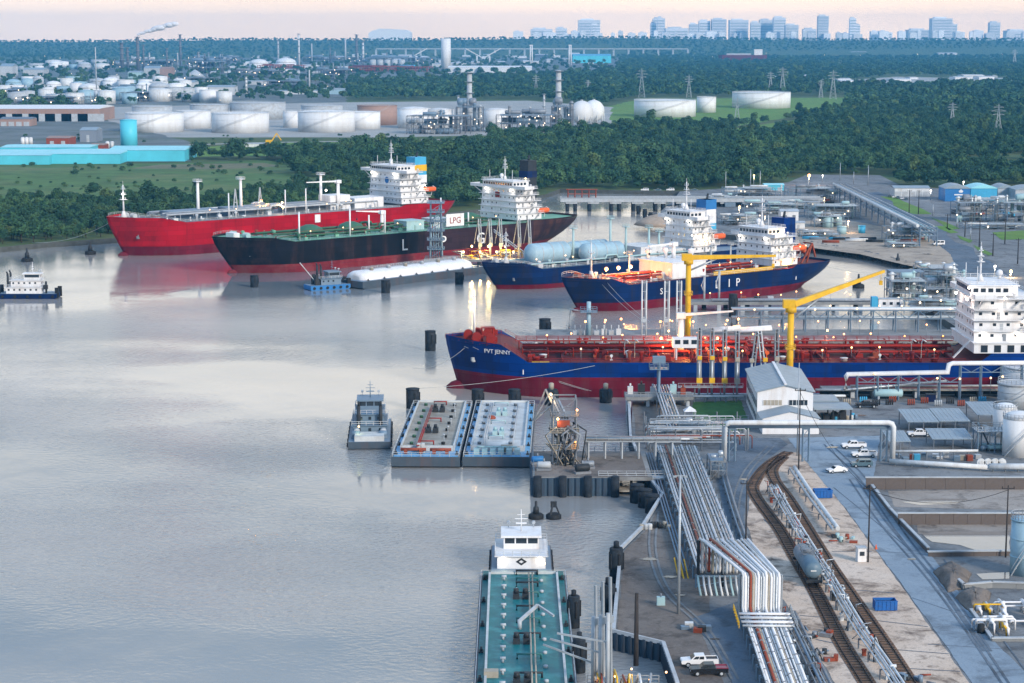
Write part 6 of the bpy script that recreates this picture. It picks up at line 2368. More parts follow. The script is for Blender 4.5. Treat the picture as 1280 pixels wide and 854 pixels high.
# ------------------------------------------------------------------ vehicles
def wheel_set(o, xs, y, r):
 for x in xs:
  for s in (-1, 1):
   q = MB()
   q.cyl((x, s * y - .13, r), (x, s * y + .13, r), r, 16)
   t = q.build("wheel", M['black'], o)
   MB().cyl((x, s * (y + .135) - .01, r), (x, s * (y + .135) + .01, r), r * .55, 12).build("rim", M['palegrey'], t)
def vehicle(kind, name, label, px, py, heading, paint, bed=None, z=ZG):
 p = G(px, py, z)
 o = thing(name, label, {"pickup": "pickup truck", "sedan": "car", "suv": "car", "van": "van"}[kind], (p.x, p.y, z + .1), math.radians(heading))
 W2 = .98
 if kind == "pickup":
  body = [(-2.9, .55), (2.85, .55), (2.9, .95), (2.8, 1.12), (1.35, 1.22), (-.95, 1.22), (-2.9, 1.22)]
  cab = [(1.45, 1.2), (.75, 1.85), (-.75, 1.88), (-1.0, 1.2)]
  xs = (1.85, -1.85)
  r = .42
 elif kind == "sedan":
  body = [(-2.3, .35), (2.3, .35), (2.35, .7), (1.9, .88), (1.0, .95), (-1.5, .97), (-2.3, .92)]
  cab = [(1.15, .93), (.45, 1.42), (-.75, 1.42), (-1.6, .95)]
  xs = (1.45, -1.4)
  r = .34
  W2 = .88
 elif kind == "suv":
  body = [(-2.4, .42), (2.4, .42), (2.42, .85), (2.2, 1.05), (1.2, 1.12), (-2.4, 1.15)]
  cab = [(1.3, 1.1), (.65, 1.75), (-2.05, 1.75), (-2.38, 1.12)]
  xs = (1.5, -1.5)
  r = .38
 else:
  body = [(-2.8, .45), (2.8, .45), (2.82, .95), (2.2, 1.15), (1.9, 1.2), (-2.8, 1.2)]
  cab = [(2.1, 1.15), (1.5, 2.2), (-2.75, 2.25), (-2.8, 1.18)]
  xs = (1.8, -1.8)
  r = .4
 q = MB()
 q.sprism(body, -W2, W2)
 if kind == "pickup":
  pass
 q.build("body", paint, o)
 q = MB()
 k = .84
 n = len(cab)
 vs = [(x, -W2 * (.98 if z_ < cab[1][1] - .2 else k), z_) for x, z_ in cab] + [(x, W2 * (.98 if z_ < cab[1][1] - .2 else k), z_) for x, z_ in cab]
 q.add(vs, [tuple(range(n)), tuple(range(2 * n - 1, n - 1, -1))] + [(i, n + i, n + (i + 1) % n, (i + 1) % n) for i in range(n)])
 cb = q.build("cabin", paint, o)
 (fx, fz), (tx, tz), (bx, bz), (rx, rz_) = cab
 def pane(a, b, c, d, nm):
  MB().add([a, b, c, d], [(0, 1, 2, 3), (3, 2, 1, 0)]).build(nm, M['glass'], cb)
 e = .03
 wl, wt = W2 * .9, W2 * .8
 pane((lerp(fx, tx, .12) + e, -wl, lerp(fz, tz, .12) + e), (lerp(fx, tx, .12) + e, wl, lerp(fz, tz, .12) + e), (lerp(fx, tx, .9) + e, wt, lerp(fz, tz, .9) + e), (lerp(fx, tx, .9) + e, -wt, lerp(fz, tz, .9) + e), "windscreen")
 pane((lerp(rx, bx, .12) - e, -wl, lerp(rz_, bz, .12) + e), (lerp(rx, bx, .12) - e, wl, lerp(rz_, bz, .12) + e), (lerp(rx, bx, .9) - e, wt, lerp(rz_, bz, .9) + e), (lerp(rx, bx, .9) - e, -wt, lerp(rz_, bz, .9) + e), "rear_window")
 for s in (-1, 1):
  for t0, t1 in ((.06, .46), (.52, .92)):
   xa0, xa1 = lerp(fx - .25, rx + .2, t0), lerp(fx - .25, rx + .2, t1)
   xb0, xb1 = lerp(tx, bx, t0), lerp(tx, bx, t1)
   za, zb3 = fz + .12, tz - .1
   ya = s * (W2 * lerp(.98, k, .14) + e)
   yb = s * (W2 * lerp(.98, k, .88) + e)
   pane((xa0, ya, za), (xa1, ya, za), (xb1, yb, zb3), (xb0, yb, zb3), "side_window")
 if kind == "pickup":
  q = MB()
  q.box(-2.85, -W2 + .1, 1.225, -1.1, W2 - .1, 1.235)
  q.build("cargo_bed", M['plastic'] if bed is None else bed, o)
  q = MB()
  for s in (-1, 1):
   q.box(-2.88, s * (W2 - .05) - .05, 1.225, -1.05, s * (W2 - .05) + .05, 1.36)
  q.box(-2.9, -W2, 1.225, -2.8, W2, 1.36)
  q.build("bed_rail", bed or paint, o)
 wheel_set(o, xs, W2 - .1, r)
 for s in (-1, 1):
  x = max(v[0] for v in body)
  MB().box(x - .06, s * W2 * .72 - .18, .72, x + .03, s * W2 * .72 + .18, .9).build("headlight", M['offwhite'], o)
  MB().box(min(v[0] for v in body) - .03, s * W2 * .8 - .1, .75, min(v[0] for v in body) + .05, s * W2 * .8 + .1, 1.0).build("tail_light", M['rustred'], o)
 MB().box(max(v[0] for v in body) - .1, -W2, .42, max(v[0] for v in body) + .07, W2, .62).build("bumper", M['plastic'], o)
 return o
vehicle("pickup", "pickup_truck", "white pickup truck parked by the cove, farther of two", 874, 833, 182, M['carwhite'], None)
vehicle("pickup", "pickup_truck", "black pickup truck with maroon rear at the cove, nearer of two", 886, 844, 181, M['carblack'], M['carred'])
vehicle("pickup", "pickup_truck", "white pickup truck parked under the gantry, upper of two", 1067, 561, 183, M['carwhite'])
vehicle("pickup", "pickup_truck", "white pickup truck under the gantry beside slate blue car", 1080, 572, 182, M['carwhite'])
vehicle("suv", "parked_car", "slate blue car parked below the white pickups", 1077, 584, 182, M['carblue'])
vehicle("sedan", "parked_car", "small white sedan on the road left of slate blue car", 1046, 591, 197, M['carwhite'])
vehicle("pickup", "pickup_truck", "black pickup truck on the yard beyond the carports", 1083, 510, 180, M['carblack'])
vehicle("pickup", "pickup_truck", "silver pickup truck tucked beneath the carport roofs", 1149, 546, 180, M['carwhite'])
vehicle("van", "parked_van", "white van alone on the sandy yard by the access road", 1173, 307, 190, M['carwhite'])
for i in range(5):
 vehicle("sedan", "parked_car", ("pale car in lot before white shed, first from left", "pale car in lot before white shed, second from left", "pale car in lot before white shed, third from left", "pale car in lot before white shed, fourth from left", "pale car in lot before white shed, fifth from left")[i], 1112 + i * 5.2, 246.5 + i * .9, 75, M['carwhite'] if i % 2 else M['carblue'])
for i, px in enumerate((806, 822, 838, 868)):
 vehicle("sedan" if i % 2 else "suv", "parked_car", ("car on the trestle bridge, leftmost of four", "car on the trestle bridge, second from left", "car on the trestle bridge, third from left", "car on the trestle bridge, rightmost of four")[i], px, 239, 175, (M['carwhite'], M['carblue'])[i % 2], z=7.1)
# ------------------------------------------------------------------ skips, booth, poles
def skip(px, py, label, rz=0.0):
 p = G(px, py)
 o = thing("skip", label, "skip", (p.x, p.y, ZG + .08), rz)
 q = MB()
 L2, W2, h = 1.9, 1.25, 1.7
 t = .1
 for a in ((-L2, -W2, L2, -W2 + t), (-L2, W2 - t, L2, W2), (-L2, -W2 + t, -L2 + t, W2 - t), (L2 - t, -W2 + t, L2, W2 - t)):
  q.box(a[0], a[1], .1, a[2], a[3], h)
 q.build("bin", M['skip'], o)
 MB().box(-L2 + t, -W2 + t, .1, L2 - t, W2 - t, 1.2).build("rubbish", M['black'], o)
 for i in range(5):
  MB().box(-L2 + .5 + i * .7, -W2 - .08, .1, -L2 + .62 + i * .7, -W2, h).build("stiffener", M['skip'], o)
 MB().box(-L2 - .06, -W2 - .12, h, L2 + .06, -W2 + .06, h + .1).build("lip", M['skip'], o)
 return o
skip(1028, 622, "blue waste skip beside the low twin pipe line", .05)
skip(1106, 762, "blue waste skip beside the concrete road, the nearer one", .02)
p = G(1076, 702)
BO = thing("guard_booth", "small white guard booth at the foot of utility pole", "booth", (p.x, p.y, ZG + .1), .1)
MB().box(-.8, -.8, 0, .8, .8, 2.6).build("wall", M['white'], BO)
MB().box(-.95, -.95, 2.6, .95, .95, 2.75).build("roof", M['palegrey'], BO)
MB().box(-.45, -.85, 1.2, .45, -.79, 2.0).build("window", M['glass'], BO)
MB().box(.79, -.5, .1, .85, .3, 2.1).build("door", M['palegrey'], BO)
p = G(1095, 687)
CN = thing("traffic_cone", "red traffic cone on the road right of guard booth", "cone", (p.x, p.y, ZG + .1))
MB().lathe([(.3, 0), (.3, .06), (.22, .07), (.06, .9)], 10).build("cone", M['orange'], CN)
def pole(px, py, top_py, label, kind="wood", lamp_=None, r=.17, arms=True, z=ZG):
 p = G(px, py, z)
 h = (py - top_py) * p.y / FPX * 1.02
 o = thing("utility_pole" if kind == "wood" else "light_pole", label, "pole", (p.x, p.y, z), 0, "utility and light poles")
 q = MB()
 q.cyl((0, 0, 0), (0, 0, h), r, 8, r * .65)
 q.build("shaft", M['wood'] if kind == "wood" else M['galv'], o)
 if arms:
  q = MB()
  if kind == "wood":
   q.bar((-1.2, 0, h - .6), (1.2, 0, h - .6), .16)
   for x in (-1.1, 0, 1.1):
    q.cyl((x, 0, h - .52), (x, 0, h - .2), .09, 6)
  else:
   q.bar((-.9, 0, h - .1), (.9, 0, h - .1), .16)
   q.cbox(-.9, 0, h - .35, .6, .5, .25)
   q.cbox(.9, 0, h - .35, .6, .5, .25)
  q.build("crossarm", M['wood'] if kind == "wood" else M['galv'], o)
 if lamp_:
  lamp(o, (0, -.5, h - .3), lamp_[0], lamp_[1], lamp_[2], lamp_[3])
 return o
pole(998, 598, 483, "dark utility pole in front of the white warehouse")
pole(996.5, 570, 452, "slim pale mast rising before the warehouse roof", "steel", arms=False)
pole(1085, 703, 604, "dark utility pole right of the guard booth")
pole(932, 692, 598, "dark utility pole between asphalt road and rails")
pole(1257, 697, 604, "dark utility pole beside the pond at the right")
pole(795, 832, 737, "black steel pile post rising from the cove bulkhead", arms=False, r=.42)
pole(848, 768, 588, "tall pale blue light pole on the dirt apron", "steel", r=.3)
p = G(826, 757)
UB = thing("electrical_cabinet", "small grey electrical cabinet on the dirt apron left of the pale pole", "cabinet", (p.x, p.y, ZG + .06))
MB().box(-.7, -.5, .1, .7, .5, 1.5).build("box", M['palegreen'], UB)
MB().cyl((0, 0, 1.5), (0, 0, 2.1), .12, 8).build("conduit", M['grey'], UB)
MB().box(-.8, -.6, 0, .8, .6, .1).build("plinth", M['concrete'], UB)
wires = [((1085, 703, 604), (998, 598, 483), "upper"), ((1257, 697, 604), (1085, 703, 604), "right")]
for i, (a, b, c) in enumerate(wires):
 pa_, pb_ = G(a[0], a[1]), G(b[0], b[1])
 ha, hb = (a[1] - a[2]) * pa_.y / FPX, (b[1] - b[2]) * pb_.y / FPX
 pa_.z += ha - .6
 pb_.z += hb - .6
 pts_ = [pa_.lerp(pb_, t / 12) - Vector((0, 0, 4 * 2.5 * (t / 12) * (1 - t / 12))) for t in range(13)]
 o = MB().tube([x - pa_ for x in pts_], .05, 4).build("overhead_wire", M['black'], None, loc=pa_)
 tag(o, "sagging overhead wire over the concrete road to the booth pole" if i == 0 else "sagging overhead wire from booth pole to the pond pole", "wire")
# ------------------------------------------------------------------ carports, tanks and walls at right
def carport(px, py, w_, d_, h, label, rz=0.0):
 p = G(px, py)
 o = thing("carport", label, "carport", (p.x, p.y, ZG), rz)
 q = MB()
 q.add([(-.2, 0, h), (w_, 0, h), (w_, d_, h + .8), (-.2, d_, h + .8), (-.2, 0, h + .15), (w_, 0, h + .15), (w_, d_, h + .95), (-.2, d_, h + .95)], [(0, 3, 2, 1), (4, 5, 6, 7), (0, 1, 5, 4), (1, 2, 6, 5), (2, 3, 7, 6), (3, 0, 4, 7)])
 rf = q.build("roof", M['roofgrey'], o)
 for i in range(7):
  x = w_ * (i + .5) / 7
  MB().bar((x, 0, h + .17), (x, d_, h + .97), .08).build("roof_rib", M['palegrey'], rf)
 for x in (.2, w_ / 2, w_ - .3):
  for y, hh in ((.3, h), (d_ - .3, h + .75)):
   MB().bar((x, y, 0), (x, y, hh), .18).build("post", M['grey'], o)
 return o
carport(1135, 543, 7.6, 13, 3.0, "grey roofed carport, left one of the upper pair")
carport(1175, 542, 7.4, 13, 3.0, "grey roofed carport, right one of the upper pair")
carport(1166, 564, 9.5, 9, 2.8, "lower grey carport nearest the insulated pipe line")
carport(1112, 566, 5.0, 9, 2.6, "small grey carport hard by the gantry's right leg")
carport(1222, 536, 7.0, 14, 3.4, "grey canopy roof at the left of the white tanks")
def tank(px, py, wpx, hpx, label, m, roof='cone', rust=False, group=None, ladder=True, name="storage_tank", n=40, z=ZG):
 p = G(px, py, z)
 dpx = p.y / FPX
 r = wpx * dpx / 2
 h = hpx * dpx
 p = p + Vector((0, r, 0))
 o = thing(name, label, "tank", (p.x, p.y, z), 0, group)
 q = MB()
 q.lathe([(r, 0), (r, h)], n)
 if n >= 32:
  pass
 sh = q.build("shell", m, o)
 for k in (.33, .66):
  q = MB()
  q.lathe([(r + .03, h * k), (r + .10, h * k + .02), (r + .10, h * k + .2), (r + .03, h * k + .22)], n)
  if n >= 32:
   q.build("weld_band", m, sh)
 q = MB()
 if roof == 'cone':
  q.lathe([(r + .15, h), (r + .15, h + .25), (r * .5, h + r * .09), (.2, h + r * .13)], n)
 elif roof == 'dome':
  q.lathe([(r, h), (r * .9, h + r * .22), (r * .6, h + r * .4), (.2, h + r * .5)], n)
 else:
  q.lathe([(r + .2, h - .2), (r + .2, h + .3), (r - .4, h + .3), (r - .6, h - 1.2), (.2, h - 1.0)], n)
 q.build("roof", m, o)
 if ladder:
  q = MB()
  st = []
  for i in range(17):
   t = math.radians(-150 + i * 6.5)
   st.append(Vector(((r + .6) * math.cos(t), (r + .6) * math.sin(t), h * i / 16)))
  for a, b in zip(st, st[1:]):
   q.bar(a, b, max(.2, r * .009))
   q.bar(a + Vector((0, 0, 1.2)), b + Vector((0, 0, 1.2)), max(.1, r * .008))
  q.build("stair", M['palegrey'], o)
  q = MB()
  c = [(r * math.cos(2 * math.pi * i / 24), r * math.sin(2 * math.pi * i / 24), h + .25) for i in range(25)]
  q.rail(c, 1.1, 3, max(.05, r * .003))
  q.build("rim_rail", M['palegrey'], o)
 return o
tank(1259, 548, 30, 36, "white process tank left behind the bigger white tank at right edge", M['tankwhite'], 'dome', n=28)
tank(1277, 573, 40, 48, "bigger white process tank with rusty rim at the right edge", M['tankwhite'], 'dome', n=28)
tank(1275, 512, 46, 30, "grey lilac storage tank at the right edge above the white tanks", M['palegrey'], 'flat', n=32)
tank(1284, 722, 36, 72, "light blue tank at the right edge beside the pond", M['lightblue'], 'cone', n=32)
tank(1290, 492, 60, 30, "pale tank mostly hidden behind the lilac tank", M['tankwhite'], 'flat', n=28)
def panel_wall(label, pxs, h, m, cap=True, panel=4.0, name="retaining_wall", th=.3, base=0.0):
 pts_ = [G(x, y) for x, y in pxs]
 o = thing(name, label, "wall", (pts_[0].x, pts_[0].y, ZG + base))
 for a, b in zip(pts_, pts_[1:]):
  d = b - a
  n = max(1, int(d.length / panel))
  ang = math.atan2(d.y, d.x)
  for i in range(n):
   c = a + d * ((i + .5) / n) - pts_[0]
   q = MB()
   q.cbox(0, 0, 0, d.length / n - .05, th, h - .03 * (i % 2))
   s = q.build("wall_panel", m, o, loc=(c.x, c.y, 0))
   s.rotation_euler = (0, 0, ang)
  if cap:
   q = MB()
   c = a + d * .5 - pts_[0]
   q.cbox(c.x, c.y, h, d.length + .3, th + .3, .25, ang)
   q.build("coping", M['palegrey'], o)
 return o
panel_wall("long brown containment wall above the pale pond bed", [(1082, 612), (1330, 612)], 2.6, M['brown'])
panel_wall("brown wall along the road's right side by the ponds", [(1090, 613), (1112, 642), (1160, 692)], 1.1, M['brown'])
panel_wall("weathered plank wall between the two ponds", [(1122, 656), (1330, 656)], 2.3, M['brown'], panel=2.6)
panel_wall("low brown bund wall below the bright pond", [(1160, 696), (1330, 694)], .9, M['brown'])
panel_wall("grey bund wall left of the lower manifold yard", [(1180, 716), (1205, 738), (1240, 735), (1330, 738)], 1.0, M['concrete'])
panel_wall("yellow edged kerb wall at the corner of the manifold yard", [(1214, 766), (1240, 802), (1330, 802)], .5, M['concrete'], panel=5)
for lb, pxs, h in (("dark earth bund sloping beside the concrete road, upper one", [(1165, 716), (1188, 702), (1215, 718), (1205, 736), (1185, 742)], 1.6), ("dark earth bund sloping beside the concrete road, lower one", [(1192, 748), (1215, 736), (1240, 742), (1230, 764), (1214, 768)], 1.6)):
 pp = [G(x, y) for x, y in pxs]
 c = sum(pp, Vector()) / len(pp)
 q = MB()
 lo = [(p - c) for p in pp]
 rb = random.Random(int(c.x * 10))
 ring = []
 for a, b in zip(lo, lo[1:] + lo[:1]):
  ring += [a.lerp(b, t / 6) for t in range(6)]
 q.loft([[(v.x * k + rb.uniform(-.2, .2), v.y * k + rb.uniform(-.2, .2), z * h + rb.uniform(-.08, .08)) for v in ring] for k, z in ((1, 0), (.9, .2), (.75, .55), (.58, .85), (.42, .97), (.2, 1.0), (.03, 1.0))])
 o = q.build("earth_bund", M['dirt'], None, loc=(c.x, c.y, ZG + .05))
 tag(o, lb, "bund")
p = G(1232, 792)
MF = thing("valve_manifold", "white valve manifold inside the kerbed yard, lower right", "pipes", (p.x, p.y, ZG))
rr = random.Random(8)
for i in range(26):
 q = MB()
 x, y = rr.uniform(0, 14), rr.uniform(0, 13)
 z = rr.choice((.8, 1.3, 1.9))
 if i % 2:
  q.tube([(x - 2.5, y, 0), (x - 2.5, y, z - .2), (x - 2.3, y, z), (x + 2.3, y, z), (x + 2.5, y, z - .2), (x + 2.5, y, 0)], rr.uniform(.14, .28), 8)
 else:
  q.tube([(x, y - 2, 0), (x, y - 2, z), (x, y + 2.5, z), (x, y + 2.5, 0)], rr.uniform(.14, .28), 8)
  q.cyl((x - .35, y, z), (x + .35, y, z), .5, 10)
 q.build("manifold_pipe", M['white'] if i % 9 else M['yellow'], MF)
p = G(1226, 792)
DR = thing("drum", "black drum with white box at the manifold yard corner", "drum", (p.x, p.y, ZG + .1))
MB().lathe([(.6, 0), (.65, .5), (.6, 1.5), (.1, 1.55)], 14).build("barrel", M['black'], DR)
MB().box(-.2, .9, 0, .9, 1.9, 1.2).build("white_box", M['white'], DR)
PE = thing("process_skid", "blue grey pump skid with pale frame left of the white tanks", "process equipment", G(1222, 566))
rr = random.Random(15)
for x in (0, 4, 8, 11):
 for y in (0, 5):
  MB().bar((x, y, 0), (x, y, 5.0), .22).build("column", M['bluegrey'], PE)
q = MB()
q.box(-.3, -.3, 5.0, 11.3, 5.3, 5.15)
q.rail([(-.3, -.3, 5.15), (11.3, -.3, 5.15), (11.3, 5.3, 5.15), (-.3, 5.3, 5.15), (-.3, -.3, 5.15)], 1.1, 1.5, .06)
q.build("platform", M['galv'], PE)
for i in range(8):
 q = MB()
 q.hcyl((rr.uniform(1, 10), rr.uniform(0, 5), .9), (rr.uniform(1, 10), rr.uniform(0, 5), 1.0), .5, 10)
 q.build("vessel", rr.choice([M['bluegrey'], M['palegreen'], M['offwhite']]), PE)
for i in range(9):
 x = rr.uniform(0, 11)
 MB().tube([(x, 2, 0), (x, 2, rr.uniform(3, 6)), (x + rr.uniform(-3, 3), 2.5, rr.uniform(5, 7)), (x + rr.uniform(-3, 3), 3, .2)], .16, 7).build("pipe", rr.choice([M['offwhite'], M['galv'], M['bluegrey']]), PE)
for lb, a, b, z, r in (("long pale insulated pipe lying before the carports", (1112, 582), (1240, 590), 1.0, .6), ("upper pale pipe along the carport fronts", (1118, 576), (1222, 575), 2.2, .3), ("thick pale pipe running right below the white tanks", (1236, 590), (1330, 590), 1.2, .75)):
 pa_, pb_ = G(*a), G(*b)
 o = thing("insulated_pipe", lb, "pipe", (pa_.x, pa_.y, ZG))
 e = pb_ - pa_
 MB().tube([(0, 0, z), (e.x, e.y, z)], r, 12).build("pipe", M['offwhite'], o)
 for i in range(6):
  MB().bar((e.x * (i + .3) / 6, e.y * (i + .3) / 6, 0), (e.x * (i + .3) / 6, e.y * (i + .3) / 6, z), .25).build("saddle", M['grey'], o)
p = G(1226, 584)
RE = thing("hose_reel", "tangle of white hose reels below the pump skid", "hose reel", (p.x, p.y, ZG + .1))
for i in range(4):
 q = MB()
 q.cyl((i * 1.6, -.2, 1.0), (i * 1.6, .2, 1.0), .95, 14)
 q.cyl((i * 1.6, -.35, 1.0), (i * 1.6, .35, 1.0), .5, 10)
 q.build("reel", M['offwhite'], RE)
# ------------------------------------------------------------------ process plant on the terminal
def process_unit(label, px0, px1, py, hpx, depth, seed, mats=None, cols=3, vessels=5, pipes=10, lights=0, name="process_unit", open_top=True, tallk=1.6, cat="process unit", lmat='lit_dim', lr=.35, bays=None):
 a, b = G(px0, py), G(px1, py)
 w_ = b.x - a.x
 h = hpx * a.y / FPX
 mats = mats or [M['bluegrey'], M['galv'], M['palegreen'], M['grey'], M['offwhite']]
 rr = random.Random(seed)
 o = thing(name, label, cat, (a.x, a.y, ZG + .04))
 s = max(.2, a.y / FPX * .55)
 nb = bays or max(2, int(w_ / 7))
 for i in range(nb + 1):
  q = MB()
  x = w_ * i / nb
  q.bar((x, 0, 0), (x, 0, h), s)
  q.bar((x, depth, 0), (x, depth, h), s)
  for z in (h * .5, h):
   q.bar((x, 0, z), (x, depth, z), s * .8)
  if i < nb:
   q.bar((x, 0, 0), (x + w_ / nb, 0, h * .5), s * .5)
   for z in (h * .5, h):
    q.bar((x, 0, z), (x + w_ / nb, 0, z), s * .8)
    q.bar((x, depth, z), (x + w_ / nb, depth, z), s * .8)
  q.build("frame_bent", mats[0], o)
 for z in (h * .5, h):
  q = MB()
  xa, xb = sorted((rr.uniform(0, w_ * .4), rr.uniform(w_ * .6, w_)))
  q.box(xa, .2, z + .05, xb, depth - .2, z + .05 + s * .6)
  q.rail([(xa, .2, z + s), (xb, .2, z + s)], 1.2, 3, s * .3)
  q.build("platform", mats[1], o)
 for i in range(vessels):
  q = MB()
  r = rr.uniform(.09, .17) * h
  z = rr.choice((r * 1.2, h * .5 + r * 1.4, h + r * 1.4))
  x0 = rr.uniform(0, w_ * .7)
  l_ = rr.uniform(.12, .3) * w_
  y = rr.uniform(r, max(r + .1, depth - r))
  q.hcyl((x0, y, z), (x0 + l_, y, z), r, 12)
  q.cbox(x0 + l_ * .2, y, z - r * 1.3, r * .5, r * 1.4, r)
  q.cbox(x0 + l_ * .8, y, z - r * 1.3, r * .5, r * 1.4, r)
  q.build("vessel", rr.choice(mats[1:]), o)
 for i in range(cols):
  q = MB()
  r = rr.uniform(.06, .11) * h
  hh = h * rr.uniform(.9, tallk)
  x, y = rr.uniform(.05, .95) * w_, rr.uniform(.3, .9) * depth
  q.lathe([(r, 0), (r, hh), (r * .6, hh + r * .5), (r * .2, hh + r * .6)], 12, (x, y, 0))
  for k in (.5, .75, .97):
   q.cbox(x, y, hh * k, r * 3.2, r * 3.2, s * .5)
  q.build("column", rr.choice(mats[1:]), o)
 for i in range(pipes):
  q = MB()
  z = rr.choice((h * .25, h * .52, h * .78, h * 1.03))
  y = rr.uniform(0, depth)
  x0, x1 = rr.uniform(0, w_ * .45), rr.uniform(w_ * .5, w_)
  r = rr.uniform(.25, .5) * s
  q.tube([(x0, y, 0), (x0, y, z), (x1, y, z), (x1, y, rr.uniform(0, z))], r, 6)
  q.build("pipe", rr.choice(mats[1:]), o)
 for i in range(lights):
  lamp(o, (rr.uniform(0, w_), -.3, rr.uniform(.3, 1.05) * h), M[lmat], lr)
 return o
qa, qb = Vector((G(1046, 486, 3).x, 531, 0)), Vector((G(1330, 480, 3).x, 531, 0))
QR = thing("quay_pipe_rack", "steel truss rack with fat white pipe before the tanker's stern", "pipe rack", (qa.x, qa.y, ZG))
ql = qb.x - qa.x
q = MB()
q.tube([(0, 0, 3), (0, 0, 6.4), (.5, 0, 7.0), (ql * .42, 0, 7.6), (ql * .425, 0, 9.6), (ql * .44, 0, 10.0), (ql, 0, 10.2)], .62, 12)
q.build("main_pipe", M['white'], QR)
q = MB()
q.tube([(-8, .9, 2.6), (0, .9, 2.6), (ql * .42, .9, 5.0)], .35, 10)
q.build("feed_pipe", M['galv'], QR)
for i in range(12):
 x = 3 + (ql - 4) * i / 11
 top = 6.6 if x < ql * .42 else 9.3
 q = MB()
 q.bar((x, -.8, 0), (x, -.8, top), .3)
 q.bar((x, .8, 0), (x, .8, top), .3)
 q.bar((x, -.8, top), (x, .8, top), .3)
 if i < 11:
  x2 = 3 + (ql - 4) * (i + 1) / 11
  q.bar((x, -.8, top - 1.6), (x2, -.8, top - 1.6), .22)
  q.bar((x, -.8, top), ((x + x2) / 2, -.8, top - 1.6), .16)
  q.bar(((x + x2) / 2, -.8, top - 1.6), (x2, -.8, top), .16)
 q.build("truss_bent", M['bluegrey'], QR)
for i in range(6):
 z = 2.2 + .5 * (i % 3)
 MB().tube([(2, 2 + i * .5, z), (ql, 2 + i * .5, z)], .16, 7).build("low_pipe", rr.choice([M['rustred'], M['galv'], M['tan']]), QR)
QD = thing("quay_deck", "raised concrete quay deck on piles along the tanker's stern half", "quay", (84, 533.2, 0))
MB().box(0, 0, 4.5, 101, 4.6, 5.2).build("deck_slab", M['concrete'], QD)
for i in range(18):
 MB().box(2 + i * 5.8, .4, ZG, 3.1 + i * 5.8, 4.0, 4.5).build("pile_cap", M['palegrey'] if i % 3 else M['pile'], QD)
MB().box(0, 4.1, ZG, 101, 4.5, 4.5).build("gap_shade", M['dark'], QD)  # dark sheet painting in the shade of the gap under the deck
p = G(1110, 500)
HV = thing("pressure_vessel", "short pale green horizontal vessel on legs by the quay", "vessel", (p.x, p.y, ZG))
MB().hcyl((-3.6, 0, 1.9), (3.6, 0, 1.9), 1.1, 16).build("shell", M['palegreen'], HV)
for x in (-2.6, 2.6):
 MB().cbox(x, 0, 0, .4, 1.6, 1.2).build("saddle", M['palegrey'], HV)
for x in (-2, 0, 2):
 MB().cyl((x, 0, 2.9), (x, 0, 4.4), .14, 7).build("nozzle", M['palegreen'], HV)
p = G(1163, 502)
BX = thing("equipment_box", "dark blue equipment box standing on the quay edge", "cabinet", (p.x, p.y, ZG))
MB().box(-1.2, -1, .1, 1.2, 1, 2.0).build("box", M['navy'], BX)
MB().box(-1.3, -1.1, 2.0, 1.3, 1.1, 2.15).build("lid", M['dark'], BX)
for i, (lb, x0, x1, y, z, m) in enumerate((("grey quay walkway left of the warehouse", 845, 925, 530, 3.6, 'galv'), ("lower pipe run along the quay left of the warehouse", 860, 925, 527, 1.6, 'palegrey'), ("pale pipe line along the quay right of the warehouse", 1018, 1052, 529, 1.4, 'offwhite'))):
 xa, xb = G(x0, 496).x, G(x1, 496).x
 o = thing("quay_walkway" if i == 0 else "quay_pipe", lb, "walkway" if i == 0 else "pipe", (xa, y, ZG))
 if i == 0:
  q = MB()
  q.box(0, -.8, z, xb - xa, .8, z + .15)
  q.rail([(0, -.8, z + .15), (xb - xa, -.8, z + .15)], 1.1, 1.6, .06)
  q.build("deck", M[m], o)
 else:
  for k in range(3):
   MB().tube([(0, k * .6, z), (xb - xa, k * .6, z)], .2, 8).build("pipe", M[m], o)
 for k in range(5):
  x = (xb - xa) * (k + .3) / 5
  MB().bar((x, 0, 0), (x, 0, z), .25).build("post", M['grey'], o)
p = G(862, 525)
SH = thing("gazebo", "small white pointed canopy beside the lawn", "canopy", (p.x, p.y, ZG))
MB().add([(-1.6, -1.6, 2.4), (1.6, -1.6, 2.4), (1.6, 1.6, 2.4), (-1.6, 1.6, 2.4), (0, 0, 3.6)], [(0, 1, 4), (1, 2, 4), (2, 3, 4), (3, 0, 4), (3, 2, 1, 0)]).build("canopy", M['white'], SH)
for x in (-1.4, 1.4):
 for y in (-1.4, 1.4):
  MB().bar((x, y, 0), (x, y, 2.4), .15).build("leg", M['palegrey'], SH)
process_unit("dull steel pump frame left of the lawn fence", 846, 884, 556, 22, 8, 51, [M['grey'], M['bluegrey'], M['galv'], M['palegrey']], 1, 6, 12)
process_unit("low steel pipe frame under the gantry's left leg", 888, 908, 600, 24, 8, 57, [M['grey'], M['bluegrey'], M['galv'], M['palegrey']], 0, 3, 9)
fa, fb = G(868, 528), G(936, 526)
FN = thing("lawn_fence", "pale rail fence along the lawn's lower edge", "fence", (fa.x, fa.y, ZG))
MB().rail([(0, 0, 0), (fb.x - fa.x, fb.y - fa.y, 0)], 1.3, 2.0, .07).build("fence_rails", M['palegrey'], FN)
FP = thing("finger_pier", "concrete finger pier on piles between blue and navy tankers", "pier", (8, 634, 0))
MB().box(0, 0, 2.2, 142, 24, 3.0).build("deck_slab", M['concrete'], FP)
MB().box(0, -.4, 3.0, 142, .4, 3.5).build("kerb", M['palegrey'], FP)
for i in range(22):
 MB().cbox(3 + i * 6.4, .9, -3, 1.3, 1.3, 5.2).build("pile_bent", M['palegrey'], FP)
zf_ = 3.02
ra = Vector((G(926, 420, 3).x, 652, 3.0))
